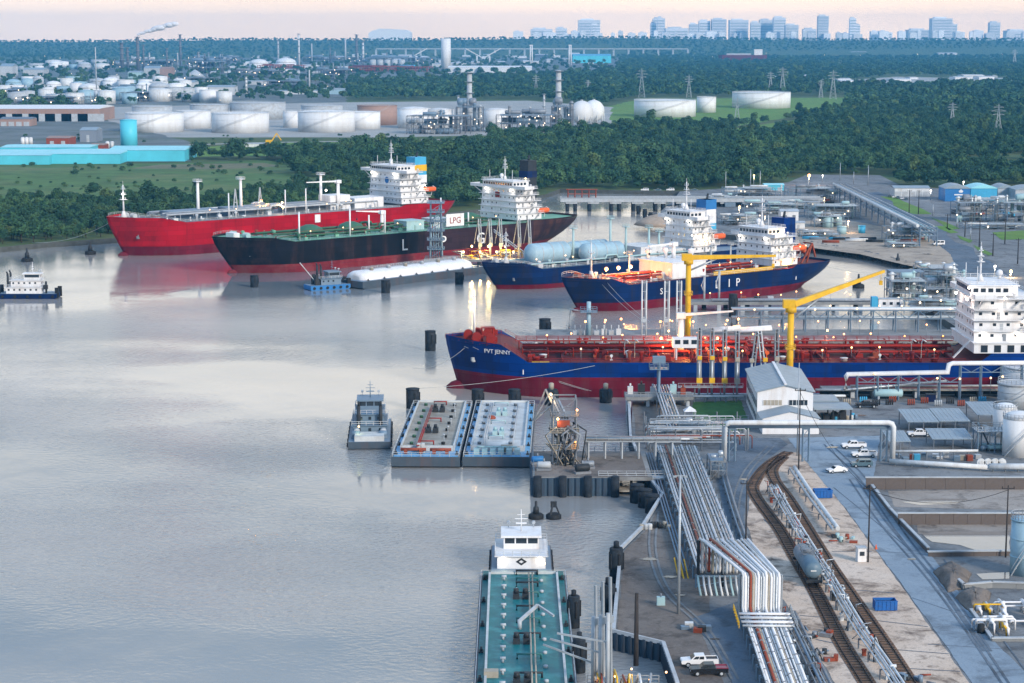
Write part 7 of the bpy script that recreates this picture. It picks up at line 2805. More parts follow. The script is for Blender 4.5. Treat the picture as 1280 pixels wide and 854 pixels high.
PRK = thing("pier_pipe_rack", "long blue grey steel pipe rack on the finger pier", "pipe rack", ra)
rl_ = 150 - ra.x + 6
for i in range(12):
 x = rl_ * i / 11
 q = MB()
 for y in (0, 4):
  q.bar((x, y, 0), (x, y, 7.2), .35)
 q.bar((x, 0, 4.4), (x, 4, 4.4), .3)
 q.bar((x, 0, 7.2), (x, 4, 7.2), .3)
 if i < 11:
  x2 = rl_ * (i + 1) / 11
  for z in (4.4, 7.2):
   q.bar((x, 0, z), (x2, 0, z), .3)
  q.bar((x, 0, 7.2), ((x + x2) / 2, 0, 4.4), .2)
  q.bar(((x + x2) / 2, 0, 4.4), (x2, 0, 7.2), .2)
 q.build("truss_bent", M['bluegrey'], PRK)
for i in range(9):
 z = 7.6 if i < 5 else 4.8
 y = .3 + (i % 5) * .8
 MB().tube([(-2, y, z), (rl_, y, z)], .26, 8).build("pipe", (M['white'], M['galv'], M['offwhite'], M['palegreen'])[i % 4], PRK)
for i, (lb, px, w_, m) in enumerate((("pale cabinet row on the finger pier's left end", 745, 4, 'offwhite'), ("grey machinery block on the finger pier behind tanker's foredeck", 718, 3, 'grey'), ("pale tarpaulined bundle on the finger pier by the crane", 905, 10, 'offwhite'), ("long white pipe bundle on the finger pier right of first crane", 940, 12, 'white'))):
 p = G(px, 416, 3)
 o = thing("pier_equipment", lb, "equipment", (p.x, 646, 3.02))
 for k in range(4):
  q = MB()
  if i < 2:
   q.cbox(k * w_ * .6, 0, 0, w_ * .4, 1.4, 1.4 + .5 * (k % 2))
   q.cyl((k * w_ * .6, 0, 1.4), (k * w_ * .6, 0, 3.2), .2, 7)
   q.build("cabinet", M[m] if k % 2 else M['palegrey'], o)
  else:
   q.tube([(-w_ * .5, k * .7, 1.0 + .2 * k), (w_ * .5, k * .7, 1.8 + .2 * k)], .45, 8)
   q.build("pipe_length", M[m], o)
for i, px in enumerate((803, 831, 846)):
 p = Vector((G(px, 418, 3).x, 640, 3.02))
 o = thing("marine_loader", ("white twin loading mast on the finger pier, leftmost of three", "white twin loading mast on the finger pier, middle of three", "white twin loading mast on the finger pier, nearest the crane")[i], "loading mast", p, 0, "loading masts on the finger pier")
 h = 18.5
 for s in (-.7, .7):
  MB().cyl((s, 0, 0), (s, 0, h), .26, 8).build("mast_tube", M['offwhite'], o)
 q = MB()
 for k in range(7):
  q.bar((-.7, 0, 1 + k * 2.8), (.7, 0, 1 + k * 2.8), .14)
 q.build("rungs", M['offwhite'], o)
 MB().cbox(0, -.3, 5, 1.8, .8, 1.2).build("counterweight", M['palegrey'], o)
 q = MB()
 q.bar((0, .4, h), (.5, 1.5, h * .35), .3)
 q.build("drop_arm", M['galv'], o)
p = Vector((G(735, 416, 3).x, 645, 3.02))
o = thing("hose_tower", "blue grey hose tower with platform behind the tanker's foredeck", "hose tower", p)
MB().cyl((0, 0, 0), (0, 0, 11), .7, 10).build("column", M['lightblue'], o)
q = MB()
q.cbox(0, 0, 7.6, 5.5, 4, .25)
q.rail([(-2.7, -2, 7.9), (2.7, -2, 7.9), (2.7, 2, 7.9), (-2.7, 2, 7.9), (-2.7, -2, 7.9)], 1.2, 1.3, .08)
q.build("platform", M['bluegrey'], o)
MB().tube([(-2.5, 0, 8), (-6, 0, 8.5), (-6.5, 0, 2)], .2, 7).build("hose", M['galv'], o)
for i in range(9):
 px = (730, 755, 775, 822, 834, 850, 862, 905, 920)[i]
 p = Vector((G(px, 414, 3).x, 642 + (i % 3) * 3, 3.02))
 o = thing("dock_lamp", ("first", "second", "third", "fourth", "fifth", "sixth", "seventh", "eighth", "ninth")[i] + " amber dock lamp from left on the finger pier", "lamp", p, 0, "amber dock lamps on the finger pier")
 MB().cyl((0, 0, 0), (0, 0, 4.6), .12, 6).build("post", M['grey'], o)
 lamp(o, (0, 0, 4.9), M['lit_amber'], .38, 500 if i in (3, 6, 8) else 0, AMBER)
def crane(px, d, z0, top_py, tip, label, zt_b):
 """fixed yellow dock crane: post, slewing head, long box boom"""
 x = (px - 640) / FPX * d
 p = Vector((x, d, z0))
 topz = CAM_H - (top_py - HOR) * d / FPX
 h = topz - z0
 o = thing("dock_crane", label, "crane", p)
 MB().cyl((0, 0, 0), (0, 0, h), .95, 14, .85).build("post", M['yellow'], o)
 q = MB()
 q.cyl((0, 0, h - 1.2), (0, 0, h + .2), 1.5, 14)
 q.cbox(-.6, 0, h, 3.2, 2.4, 2.2)
 q.build("slewing_head", M['yellow'], o)
 q = MB()
 t = Vector(tip)
 q.cyl((.8, 0, h + 1.0), t, 1.15, 4, .55, smooth=False)
 q.build("boom", M['yellow'], o)
 q = MB()
 q.cyl((.5, 0, h - 3), Vector((.8, 0, h + 1)).lerp(t, .3) - Vector((0, 0, .6)), .3, 8)
 q.build("luffing_ram", M['galv'], o)
 q = MB()
 q.cyl(t - Vector((.8, 0, .4)), t - Vector((.8, 0, 3.5)), .08, 6)
 q.cbox(t.x - .8, t.y, t.z - 4.6, .9, .6, 1.2)
 q.build("hook_block", M['yellow'], o)
 for k in (.25, .55):
  q = MB()
  q.cbox(0, 0, h * k, 2.6, 2.6, .2)
  q.rail([(-1.3, -1.3, h * k + .2), (1.3, -1.3, h * k + .2), (1.3, 1.3, h * k + .2), (-1.3, 1.3, h * k + .2), (-1.3, -1.3, h * k + .2)], 1.0, 1.3, .06)
  q.build("platform", M['yellow'], o)
 return o, h
c1, h1 = crane(862, 642, 3.0, 324, (28.5, 3, 0), "yellow dock crane with level boom reaching right before navy tanker", 0)
c1.children[2].data.update()
c2, h2 = crane(992, 533, ZG, 384, (27, 10, 0), "yellow dock crane behind warehouse with raised boom pointing right", 0)
for o, h, tip in ((c1, h1, Vector((28.5, 3, 1.2))), (c2, h2, Vector((27, 12, 8.5)))):
 b = [c for c in o.children if c.name.startswith("boom")][0]
 hb = [c for c in o.children if c.name.startswith("hook_block")][0]
 lr = [c for c in o.children if c.name.startswith("luffing_ram")][0]
 s = Vector((.8, 0, h + 1.0))
 t = Vector((tip.x, tip.y, h + tip.z))
 for old, nm in ((b, "boom"), (hb, "hook_block"), (lr, "luffing_ram")):
  q = MB()
  if nm == "boom":
   q.cyl(s, t, 1.1, 4, .5, smooth=False)
  elif nm == "hook_block":
   q.cyl(t - Vector((.8, 0, .3)), t - Vector((.8, 0, 2.6)), .08, 6)
   q.cbox(t.x - .8, t.y, t.z - 3.8, .9, .6, 1.2)
  else:
   q.cyl((.5, 0, h - 3.2), s.lerp(t, .3) - Vector((0, 0, .6)), .3, 8)
  old.data = q.mesh(nm, M['yellow'] if nm != "luffing_ram" else M['galv'])
p0 = G(868, 386, 3.5)
DD = thing("berth_platform", "concrete berth platform on piles beside the navy tanker's stern half", "pier", (p0.x, 722, 0))
MB().box(0, 0, 2.6, 66, 9, 3.6).build("deck_slab", M['concrete'], DD)
for i in range(8):
 MB().cbox(2 + i * 8.6, 1, -3, 1.4, 1.4, 5.6).build("pile_bent", M['palegrey'], DD)
 MB().cbox(6 + i * 8.0, 10.2, -2, 1.6, .8, 5.0).build("fender", M['black'], DD)
for i in range(5):
 MB().tube([(8, 1 + i * .8, 4.2), (88, 1 + i * .8, 4.2)], .22, 7).build("pipe", (M['galv'], M['palegrey'], M['rustred'], M['offwhite'], M['bluegrey'])[i], DD)
MB().rail([(0, .2, 3.6), (66, .2, 3.6)], 1.1, 2.4, .06).build("railing", M['grey'], DD)
for i in range(3):
 MB().cbox(20 + i * 5, 6, 3.6, 2, 1.6, 1.4).build("deck_machine", (M['rustred'], M['dark'], M['palegrey'])[i], DD)
for i, (px, hh) in enumerate(((905, 11), (886, 9))):
 x = G(px, 384, 3.5).x
 o = thing("hose_post", ("pale hose post with arms on berth platform, right one", "slim pale hose post on berth platform, left one")[i], "hose post", (x, 727, 3.6))
 MB().cyl((0, 0, 0), (0, 0, hh), .4, 10).build("post", M['palegrey'], o)
 q = MB()
 q.bar((-1.5, 0, hh), (1.5, 0, hh), .3)
 q.tube([(0, -.5, hh), (-1.2, -1, hh * .6), (0, -1, hh * .3)], .18, 7)
 q.build("arm", M['galv'], o)
x = G(498 / 4.27 + 800, 400, 0).x
dolphin(916, 396, 28, "black monopile between berth platform and the pipe rack", 1.5)
LJ = thing("jetty_platform", "floodlit jetty on piles beside the black gas carrier", "jetty", (-38, 858, 0))
MB().box(0, 0, 3.0, 42, 15, 4.0).build("deck_slab", M['concrete'], LJ)
for i in range(8):
 for y in (1, 14):
  MB().cyl((2 + i * 5.4, y, -3), (2 + i * 5.4, y, 3), .6, 8).build("pile", M['pile'], LJ)
MB().rail([(0, .2, 4), (42, .2, 4)], 1.2, 2, .08).build("railing", M['rustred'], LJ)
o = thing("hose_tower", "tall blue grey lattice tower on jetty before the gas carrier's side", "hose tower", (-33, 866, 4.02))
for i, (x, y) in enumerate(((-2.6, -2), (2.6, -2), (-2.6, 2), (2.6, 2))):
 MB().bar((x, y, 0), (x * .85, y, 24), .5).build("leg", M['bluegrey'], o)
for k in range(6):
 q = MB()
 z = 3.6 + k * 4
 q.cbox(0, 0, z, 7.4, 5.6, .3)
 q.rail([(-3.7, -2.8, z + .3), (3.7, -2.8, z + .3)], 1.2, 1.8, .12)
 q.bar((-2.6, -2, z - 3.6), (2.6, -2, z), .25)
 q.build("platform", M['bluegrey'], o)
for i in range(5):
 MB().tube([(-2 + i, -1, 0), (-2 + i, -1, 14 + 2 * i), (-1.5 + i, 2, 16 + 2 * i)], .3, 7).build("riser", M['lightblue'], o)
for i, x in enumerate((-14, -9.5, -5, 3, 7.5)):
 o = thing("marine_loader", ("lit slender loading arm right of the lattice tower, leftmost", "lit slender loading arm right of the lattice tower, second", "lit slender loading arm right of the lattice tower, third", "lit slender loading arm near the navy bow, left one", "lit slender loading arm near the navy bow, right one")[i], "loading arm", (x, 864, 4.02), 0, "loading arms on the gas jetty")
 q = MB()
 q.cyl((0, 0, 0), (0, 0, 9), .5, 8)
 q.build("riser", M['tan'], o)
 q = MB()
 q.bar((0, 0, 6), (-.6, 1, 17), .4)
 q.bar((.9, 0, 6), (.3, 1, 17), .3)
 q.build("inboard_arm", M['palegrey'], o)
 q = MB()
 q.bar((-.6, 1, 17), (-2.4, 2.5, 6), .35)
 q.cbox(.2, -.5, 5, 1.6, 1.2, 1.6)
 q.build("outboard_arm", M['tan'], o)
rr = random.Random(91)
o = thing("jetty_pipework", "tangle of yellow lit pipes on the jetty beside the black gas carrier", "pipes", (-22, 861, 4.02))
for i in range(22):
 x, y = rr.uniform(-2, 24), rr.uniform(0, 9)
 z = rr.uniform(1, 4)
 MB().tube([(x, y, 0), (x, y, z), (x + rr.uniform(-6, 6), y, z), (x + rr.uniform(-6, 6), y, 0)], rr.uniform(.18, .36), 6).build("pipe", rr.choice([M['tan'], M['offwhite'], M['rustred'], M['palegreen'], M['yellow']]), o)
for i in range(7):
 lamp(o, (1 + i * 3.6, -.5, 3 + 2.5 * (i % 2)), M['lit_warm'], .5, 2200 if i % 2 else 900, (1, .72, .3))
GW = thing("gangway", "grey gangway sloping from gas carrier's deck to the jetty", "gangway", (-8, 884, 13.5))
MB().box(0, -.8, -.2, 1, .8, 0).build("landing", M['palegrey'], GW)
q = MB()
e = Vector((14, -14, -9))
q.bar((0, -.7, 0), e + Vector((0, -.7, 0)), .3)
q.bar((0, .7, 0), e + Vector((0, .7, 0)), .3)
q.bar((0, -.7, 1), e + Vector((0, -.7, 1)), .2)
q.bar((0, .7, 1), e + Vector((0, .7, 1)), .2)
for i in range(14):
 q.bar(e * (i / 14) + Vector((0, -.7, 0)), e * (i / 14) + Vector((0, .7, 0)), .25)
 q.bar(e * (i / 14) + Vector((0, -.7, 0)), e * (i / 14) + Vector((0, -.7, 1)), .12)
q.build("stair", M['palegrey'], GW)
tb = Vector((G(700, 262, 0).x, 1140, 0))
TB = thing("trestle_bridge", "long low road trestle on paired piles crossing the pink creek", "bridge", tb)
TLn = 150
MB().box(0, 0, 5.4, TLn, 12, 7.0).build("deck", M['palegrey'], TB)
MB().box(0, .1, 7.0, TLn, .5, 7.9).build("parapet", M['galv'], TB)
MB().box(0, 11.5, 7.0, TLn, 11.9, 7.9).build("parapet", M['galv'], TB)
for i in range(12):
 x = 4 + i * 12.6
 for dx in (0, 4.5) if i % 2 == 0 else (0,):
  for y in (1.5, 10):
   MB().cyl((x + dx, y, -3), (x + dx, y, 5.4), 1.0, 8).build("pile", M['pile'], TB)
 MB().box(x - 1, .4, 4.4, x + 5.5, 11.6, 5.4).build("pier_cap", M['palegrey'], TB)
PT = thing("open_frame", "rust red open frame standing on the trestle bridge", "frame", (G(724, 240, 7).x, 1148, 7.02))
for x in (-8, -4, 0, 4, 8):
 MB().bar((x, 0, 0), (x, 0, 5), .5).build("post", M['rustred'], PT)
q = MB()
q.box(-9, -1, 4.8, 9, 1, 5.2)
q.bar((-8, 0, 2.4), (8, 0, 2.4), .4)
q.build("beam", M['rustred'], PT)
for i, (px, py) in enumerate(((798, 268), (806, 272), (813, 276), (870, 278))):
 dolphin(px, py, 10, ("old creek pile right of the bridge piers, leftmost", "old creek pile right of the bridge piers, second", "old creek pile right of the bridge piers, third", "old pile near the sandy heap behind navy ship")[i], 1.2, group="old creek piles")
p = G(838, 284)
q = MB()
q.lathe([(16, 0), (13, 2.2), (8, 4.4), (3, 5.6), (.3, 6.0)], 24)
o = q.build("sand_heap", M['sandy'], None, loc=(p.x - 2, p.y + 14, ZG))
tag(o, "pale sand heap at the creek mouth behind the ship's house", "heap")
PU = [
 ("long blue grey pipe structure along the terminal's far edge, left part", 905, 985, 246, 10, 14, 61),
 ("dense blue pipe structure along the terminal's far edge, right part", 985, 1062, 252, 16, 18, 62),
 ("pale pipe frame behind the navy ship's blue funnel", 930, 1010, 268, 12, 12, 63),
 ("blue grey process frame at the head of sloping rack", 1010, 1075, 274, 16, 14, 64),
 ("low process frame between superstructures of the navy ships", 900, 950, 282, 12, 12, 65),
 ("green grey tank frame on the sandy yard", 1018, 1060, 285, 14, 12, 66),
 ("cluttered pipe frame at the foot of sloping rack", 1108, 1165, 302, 17, 12, 67),
 ("low steel frame along the basin wall, left", 930, 985, 298, 9, 8, 68),
 ("compressor structure before the blue sheds, left part", 1195, 1240, 278, 24, 14, 69),
 ("compressor structure before the blue sheds, right part", 1242, 1310, 280, 26, 16, 70),
 ("blue boxed exchanger block at end of yellow boom", 1114, 1158, 382, 30, 14, 71),
 ("grey tangled process block between exchangers and tanker bridge", 1155, 1210, 378, 34, 16, 72),
 ("pipe frame just right of the long trestle's end", 886, 930, 258, 11, 16, 74),
 ("second rank of blue pipe frames behind the sandy yard", 960, 1030, 262, 9, 12, 75),
 ("pipe frame behind the navy ship's red davit", 1000, 1050, 297, 7, 8, 76),
 ("rusty pipe store beside the white van", 1110, 1150, 310, 5, 8, 77),
 ("low pipe rows right of the access road verges", 1205, 1290, 287, 6, 10, 78),
 ("steel frame row on the terminal's far right lot", 1215, 1275, 262, 12, 14, 79),
 ("tangled dark pipework along the basin's right end", 1150, 1195, 350, 14, 14, 80),
 ("low pipe block beneath the exchanger block", 1130, 1205, 392, 16, 8, 73),
]
for lb, x0, x1, py, hp, dp, sd_ in PU:
 process_unit(lb, x0, x1, py, hp, dp, sd_, None, 3 if hp < 20 else 5, 9, 26, 2, tallk=1.35)
p = G(1114, 374)
o = thing("air_cooler", "blue grey louvred air cooler box above the yellow boom tip", "air cooler", (p.x, p.y + 2, ZG))
w_ = G(1156, 374).x - p.x
MB().box(0, 0, 3.5, w_, 9, 10).build("casing", M['bluegrey'], o)
for i in range(8):
 MB().box(w_ * i / 8 + .2, -.15, 3.8, w_ * (i + 1) / 8 - .2, 0, 9.7).build("louvre_panel", M['grey'], o)
for x in (.3, w_ - .3):
 for y in (.4, 8.6):
  MB().bar((x, y, 0), (x, y, 3.5), .4).build("leg", M['grey'], o)
p = G(1098, 386)
o = thing("site_office", "white box cabin on the pier root near yellow boom", "cabin", (p.x, p.y, ZG))
MB().box(0, 0, .2, 8.6, 3.2, 3.4).build("wall", M['white'], o)
MB().box(-.15, -.15, 3.4, 8.75, 3.35, 3.6).build("roof", M['palegrey'], o)
MB().box(-2.4, 0, .2, -.2, 3, 4.2).build("blue_annexe", M['blueclad2'], o)
for x in (1.5, 4, 6.5):
 MB().box(x, -.06, 1.4, x + 1.1, .02, 2.4).build("window", M['glass'], o)
sa, sb = G(1052, 250), G(1160, 308)
o = thing("pipe_rack", "long blue pipe rack slanting down beside the access road", "pipe rack", (sa.x, sa.y, ZG))
e = sb - sa
nrm = Vector((-e.y, e.x, 0)).normalized()
for i in range(15):
 c = e * (i / 14)
 q = MB()
 for s in (-4, 4):
  q.bar(c + nrm * s, c + nrm * s + Vector((0, 0, 9)), .5)
 for z in (5, 7, 9):
  q.bar(c - nrm * 4 + Vector((0, 0, z)), c + nrm * 4 + Vector((0, 0, z)), .4)
 q.build("bent", M['bluegrey'], o)
for i in range(14):
 z = (5.4, 7.4, 9.4)[i % 3]
 s = -3.6 + 7.2 * (i / 13)
 MB().tube([nrm * s + Vector((0, 0, z)), e + nrm * s + Vector((0, 0, z))], .32, 6).build("pipe", (M['bluegrey'], M['galv'], M['lightblue'], M['palegrey'])[i % 4], o)
MB().tube([nrm * -5 + Vector((0, 0, 9.6)), e + nrm * -5 + Vector((0, 0, 9.6))], .8, 8).build("cable_tray", M['offwhite'], o)
def shed(label, px0, px1, py, hpx, depth, wallm, roofm, name="shed", roll=True, cat="shed", doors=3, curved=False):
 a, b = G(px0, py), G(px1, py)
 w_ = b.x - a.x
 h = hpx * a.y / FPX
 o = thing(name, label, cat, (a.x, a.y, ZG + .04))
 MB().box(0, 0, 0, w_, depth, h * .82).build("wall", wallm, o)
 q = MB()
 if curved:
  prof = [(-.02 * w_ + w_ * 1.04 * i / 8, h * .82 + h * .22 * math.sin(math.pi * i / 8)) for i in range(9)]
  q.sprism([(x, z) for x, z in prof] + [(w_ * 1.02, h * .80), (-.02 * w_, h * .80)], -.4, depth + .4)
 else:
  q.add([(-.4, -.4, h * .82), (w_ + .4, -.4, h * .82), (w_ + .4, depth / 2, h), (-.4, depth / 2, h), (-.4, depth + .4, h * .82), (w_ + .4, depth + .4, h * .82)], [(0, 1, 2, 3), (3, 2, 5, 4), (0, 3, 4), (1, 5, 2)])
 q.build("roof", roofm, o)
 for i in range(doors):
  x = w_ * (i + .5) / doors
  MB().box(x - w_ * .09, -.12, .05, x + w_ * .09, 0, h * .5).build("door", M['palegrey'] if wallm is not M['white'] else M['grey'], o)
 return o
s1 = shed("royal blue shed with white crest on its front, upper right", 1181, 1212, 252, 20, 18, M['blueclad'], M['roofgrey'], curved=True, doors=0)
q = MB()
q.add([(0, 0, 0), (1.6, 0, 0), (2.2, 0, .8), (.8, 0, 2.0), (-.6, 0, .8)], [(0, 1, 2, 3, 4)])
q.box(-3, -.02, -1.6, 4.6, .02, -.9)
q.build("white_crest", M['white'], s1, loc=(8.5, -.1, 5.2))
shed("sky blue shed right of the royal blue one, upper right", 1213, 1246, 251, 19, 18, M['blueclad2'], M['cyanroof'], curved=True, doors=0)
shed("grey shed at the right end of the blue shed row", 1247, 1268, 249, 17, 18, M['palegrey'], M['roofgrey'], curved=True)
shed("grey shed cut by the right edge beyond the blue sheds", 1269, 1310, 252, 18, 18, M['palegrey'], M['roofgrey'], curved=True)
shed("long white shed with grey roof left of the blue sheds", 1118, 1162, 246, 13, 14, M['offwhite'], M['roofgrey'], doors=5)
shed("small turquoise roofed shed on the terminal's far edge", 956, 980, 239, 9, 12, M['cyan'], M['cyanroof'], doors=2)
shed("white block house beside the navy ship's blue funnel", 976, 998, 276, 14, 10, M['white'], M['palegrey'], doors=2)
shed("lower white block house beside the navy ship's blue funnel", 990, 1006, 286, 9, 8, M['offwhite'], M['palegrey'], doors=1)
for i, (px, py, w1, h1_, m) in enumerate(((1036, 285, 14, 13, 'palegreen'), (1048, 284, 10, 12, 'palegreen'), (1078, 292, 9, 9, 'blueclad2'), (1053, 293, 12, 9, 'palegreen'))):
 tank(px, py, w1, h1_, ("pale green tank on the sandy yard, leftmost", "pale green tank on the sandy yard, right beside its twin", "small blue tank alone on the sandy yard", "pale green tank nearest the basin wall")[i], M[m], 'cone', n=16, ladder=False)
UP = [(1085, 232, 207, 's'), (1067, 230, 215, 's'), (1050, 226, 204, 's'), (1136, 276, 238, 'w'), (1148, 268, 238, 'w'), (1166, 270, 256, 's'), (1184, 286, 268, 'w'), (1206, 296, 276, 'w'), (1224, 309, 276, 'w'), (1213, 300, 285, 's'), (1241, 320, 292, 'w'), (1256, 305, 275, 'w'), (1272, 330, 298, 'w'), (1196, 285, 272, 's'), (938, 237, 212, 's'), (950, 236, 214, 's'), (907, 238, 215, 's'), (1010, 240, 222, 's')]
UL = ["slim light pole behind the terminal, centre right", "short light pole left of the centre right one", "light pole beside the red lit building", "dark pole in front of the long white shed", "dark pole just right of the white shed's pole", "pale pole beside the access road verge", "dark pole left of the compressor structures", "dark pole at the verge's upper end", "tall dark pole beside the grass verges", "short pale pole amid the access road poles", "dark pole at the lowest grass verge", "dark pole before the bright green plot", "dark pole above the tanker's bridge", "pale pole at the compressor fence", "slim pole rising behind the ship superstructures, left", "slim pole rising behind the ship superstructures, middle", "slim pole rising behind navy ship's radar mast", "slim pole at the terminal's far edge right of turquoise shed"]
for (px, py, tp_, k), lb in zip(UP, UL):
 pole(px, py, tp_, lb, "wood" if k == 'w' else "steel", None, .28, k == 'w')
LM = [(832, 232, 216, 'lit_warm', "warm street lamp over the creek bank, leftmost of three", .9, 1500), (942, 236, 219, 'lit_warm', "warm street lamp behind the terminal, middle of three", .9, 1500), (1011, 232, 219, 'lit_amber', "bright amber street lamp behind the terminal, rightmost of three", 1.7, 5000), (1204, 240, 227, 'lit_white', "white floodlight over the blue sheds", .8, 2500), (1163, 250, 238, 'lit_white', "pale green floodlight beside the long white shed", .8, 2500), (1028, 228, 219, 'lit_white', "dim white lamp right of the amber street lamp", .7, 1000), (924, 272, 258, 'lit_warm', "yellow floodlight between ships' superstructures and the plant", 1.0, 3500), (1060, 291, 276, 'lit_warm', "yellow floodlight on the sandy yard", .7, 2500), (1243, 345, 332, 'lit_white', "white floodlight on the yard above tanker's bridge, left", .8, 2500), (1263, 347, 338, 'lit_warm', "yellow floodlight on the yard above tanker's bridge, right", 1.0, 3500), (956, 280, 270, 'lit_warm', "small yellow lamp amid the plant behind the navy ship", .5, 800), (985, 275, 266, 'lit_warm', "small yellow lamp over the plant's pale frame", .5, 800), (1030, 266, 247, 'lit_warm', "small yellow lamp on the dense blue structure", .5, 800)]
for px, py, tp_, mt, lb, r, pw_ in LM:
 pole(px, py, tp_, lb, "steel", (M[mt], r * .6, pw_, AMBER if mt == 'lit_amber' else WARM if mt == 'lit_warm' else WHITE), .2, False)
rr = random.Random(404)
STORE = [("oil_drum", "drum", "drum standing in the yard row right of the warehouse", 1022, 1072, 524, 14, 's'), ("pallet_stack", "pallets", "pallet stack in the row below the carports", 1118, 1225, 574, 12, 'p'), ("concrete_barrier", "barrier", "concrete barrier along the road's right side above the brown wall", 1098, 1180, 606, 10, 'b'), ("gas_bottle_rack", "bottle rack", "bottle rack in the row before the quay rack", 1050, 1240, 505, 12, 'r'), ("pipe_bundle", "pipes", "pipe bundle in the row along the sandy yard", 1010, 1150, 301, 14, 'l'), ("site_container", "container", "site container in the row behind the blue ships", 890, 1050, 257, 10, 'c'), ("pallet_stack", "pallets", "pallet stack in the row left of the asphalt lane", 850, 890, 788, 5, 'p'), ("oil_drum", "drum", "drum on the dirt apron along the bulkhead", 800, 838, 662, 8, 's'), ("site_container", "container", "site container in the far right compressor lot", 1190, 1275, 268, 9, 'c')]
for nm, cat, lb, x0, x1, py, n, k in STORE:
 for i in range(n):
  p = G(lerp(x0, x1, (i + rr.uniform(.1, .9)) / n), py + rr.uniform(-3, 3))
  o = thing(nm, nth(i) + " " + lb, cat, (p.x, p.y, ZG + .1), rr.uniform(-.3, .3), lb + "s")
  m = rr.choice([M['bluegrey'], M['rustred'], M['palegrey'], M['dark'], M['blueclad2'], M['tan'], M['offwhite']])
  q = MB()
  if k == 's':
   q.lathe([(.45, 0), (.5, .06), (.46, .5), (.5, .62), (.46, 1.1), (.4, 1.15)], 12)
  elif k == 'p':
   for j in range(rr.randint(3, 7)):
    q.box(-.7, -.6, j * .2, .7, .6, j * .2 + .13)
  elif k == 'b':
   q.sprism([(-1.5, 0), (1.5, 0), (1.5, .8), (-1.5, .8)], -.12, .12)
   q.sprism([(-1.5, 0), (1.5, 0), (1.5, .25), (-1.5, .25)], -.3, .3)
   m = M['concrete']
  elif k == 'r':
   for j in range(4):
    q.lathe([(.22, 0), (.22, 1.4), (.08, 1.6)], 8, (j * .55 - .8, 0, 0))
   q.box(-1.15, -.4, .5, 1.1, -.33, .6)
  elif k == 'l':
   for j in range(6):
    q.cyl((-4, j % 3 * .6, .3 + j // 3 * .55), (4, j % 3 * .6, .3 + j // 3 * .55), .27, 8)
  else:
   q.box(-3, -1.2, .1, 3, 1.2, 2.6)
   for j in range(9):
    q.box(-2.9 + j * .7, -1.26, .2, -2.6 + j * .7, -1.2, 2.5)
  q.build("body", m, o)
for root, x0, x1, y, z, n, mt in ((E_, 24, 145, 3, 14.8, 15, 'lit_amber'), (E_, 30, 140, -9, 12.6, 10, 'lit_warm'), (D_, 24, 92, -7, 13.5, 9, 'lit_amber'), (D_, 96, 118, -10.5, 17, 5, 'lit_warm'), (C_, 20, 95, -8, 11.5, 9, 'lit_warm'), (C_, 98, 112, -10, 16, 4, 'lit_white'), (A, 40, 150, -13, 19, 9, 'lit_warm'), (B_, 30, 150, -13, 16.5, 8, 'lit_warm'), (QR, 4, 60, -1.2, 6.8, 8, 'lit_warm'), (PRK, 4, 78, -.6, 8.4, 9, 'lit_warm'), (DD, 4, 60, 1, 6.5, 7, 'lit_amber'), (FP, 10, 130, 3, 8, 10, 'lit_amber')):
 for i in range(n):
  lo = lamp(root, (lerp(x0, x1, (i + rr.random()) / n), y + rr.uniform(-1, 1), z + rr.uniform(-.8, .8)), M[mt], .26)
  MB().cyl((0, 0, -4.6), (0, 0, -.2), .07, 5).build("lamp_post", M['grey'], lo)
# ------------------------------------------------------------------ far bank: tanks, works, refinery, skyline
TF = "white tanks of the far tank farm"
FT = [(187, 166, 73, 23, "white floating roof tank at the front row's left end, right of cyan tower", 'flat'),
  (237, 161, 46, 21, "narrower white tank in front row behind the left end tank", 'flat'),
  (296, 167, 72, 24, "broad white tank in the front row, second from the left", 'flat'),
  (405, 166, 72, 25, "broad white tank in the front row, third from the left", 'flat'),
  (452, 162, 44, 21, "narrower white tank right of the third broad tank", 'flat'),
  (364, 160, 22, 20, "narrow white tank peeping left of third broad tank", 'flat'),
  (517, 161, 42, 24, "white tank between terracotta tank and pipe structure", 'cone'),
  (550, 160, 34, 22, "white tank behind the left pipe structure", 'cone'),
  (621, 160, 34, 22, "white tank between the two pipe structures", 'cone')]
for px, py, wd, hp, lb, rf in FT:
 tank(px, py, wd, hp, lb, M['tankwhite'], rf, group=TF)
FT2 = [(186, 152, 50, 18, "grey white tank in second row behind the left end tank"), (258, 150, 48, 18, "grey tank in second row behind the narrower tank"), (318, 150, 70, 20, "grey white tank in second row at the middle"), (400, 146, 52, 13, "tank in second row with terracotta side at its right"), (470, 157, 50, 24, "terracotta sided tank right of the white front row")]
for i, (px, py, wd, hp, lb) in enumerate(FT2):
 tank(px, py, wd, hp, lb, M['palegrey'] if i < 4 else M['pinkbrick'], 'flat', group=TF)
FT3 = [(834, 147, 78, 20, "large white tank on green field, nearest of the right trio", 'flat'), (884, 141, 24, 19, "white tank peeping right of the nearest field tank", 'flat'), (956, 136, 73, 19, "large white tank alone on the green field, farthest right", 'flat')]
for px, py, wd, hp, lb, rf in FT3:
 tank(px, py, wd, hp, lb, M['tankwhite'], rf, group="white tanks on the green field")
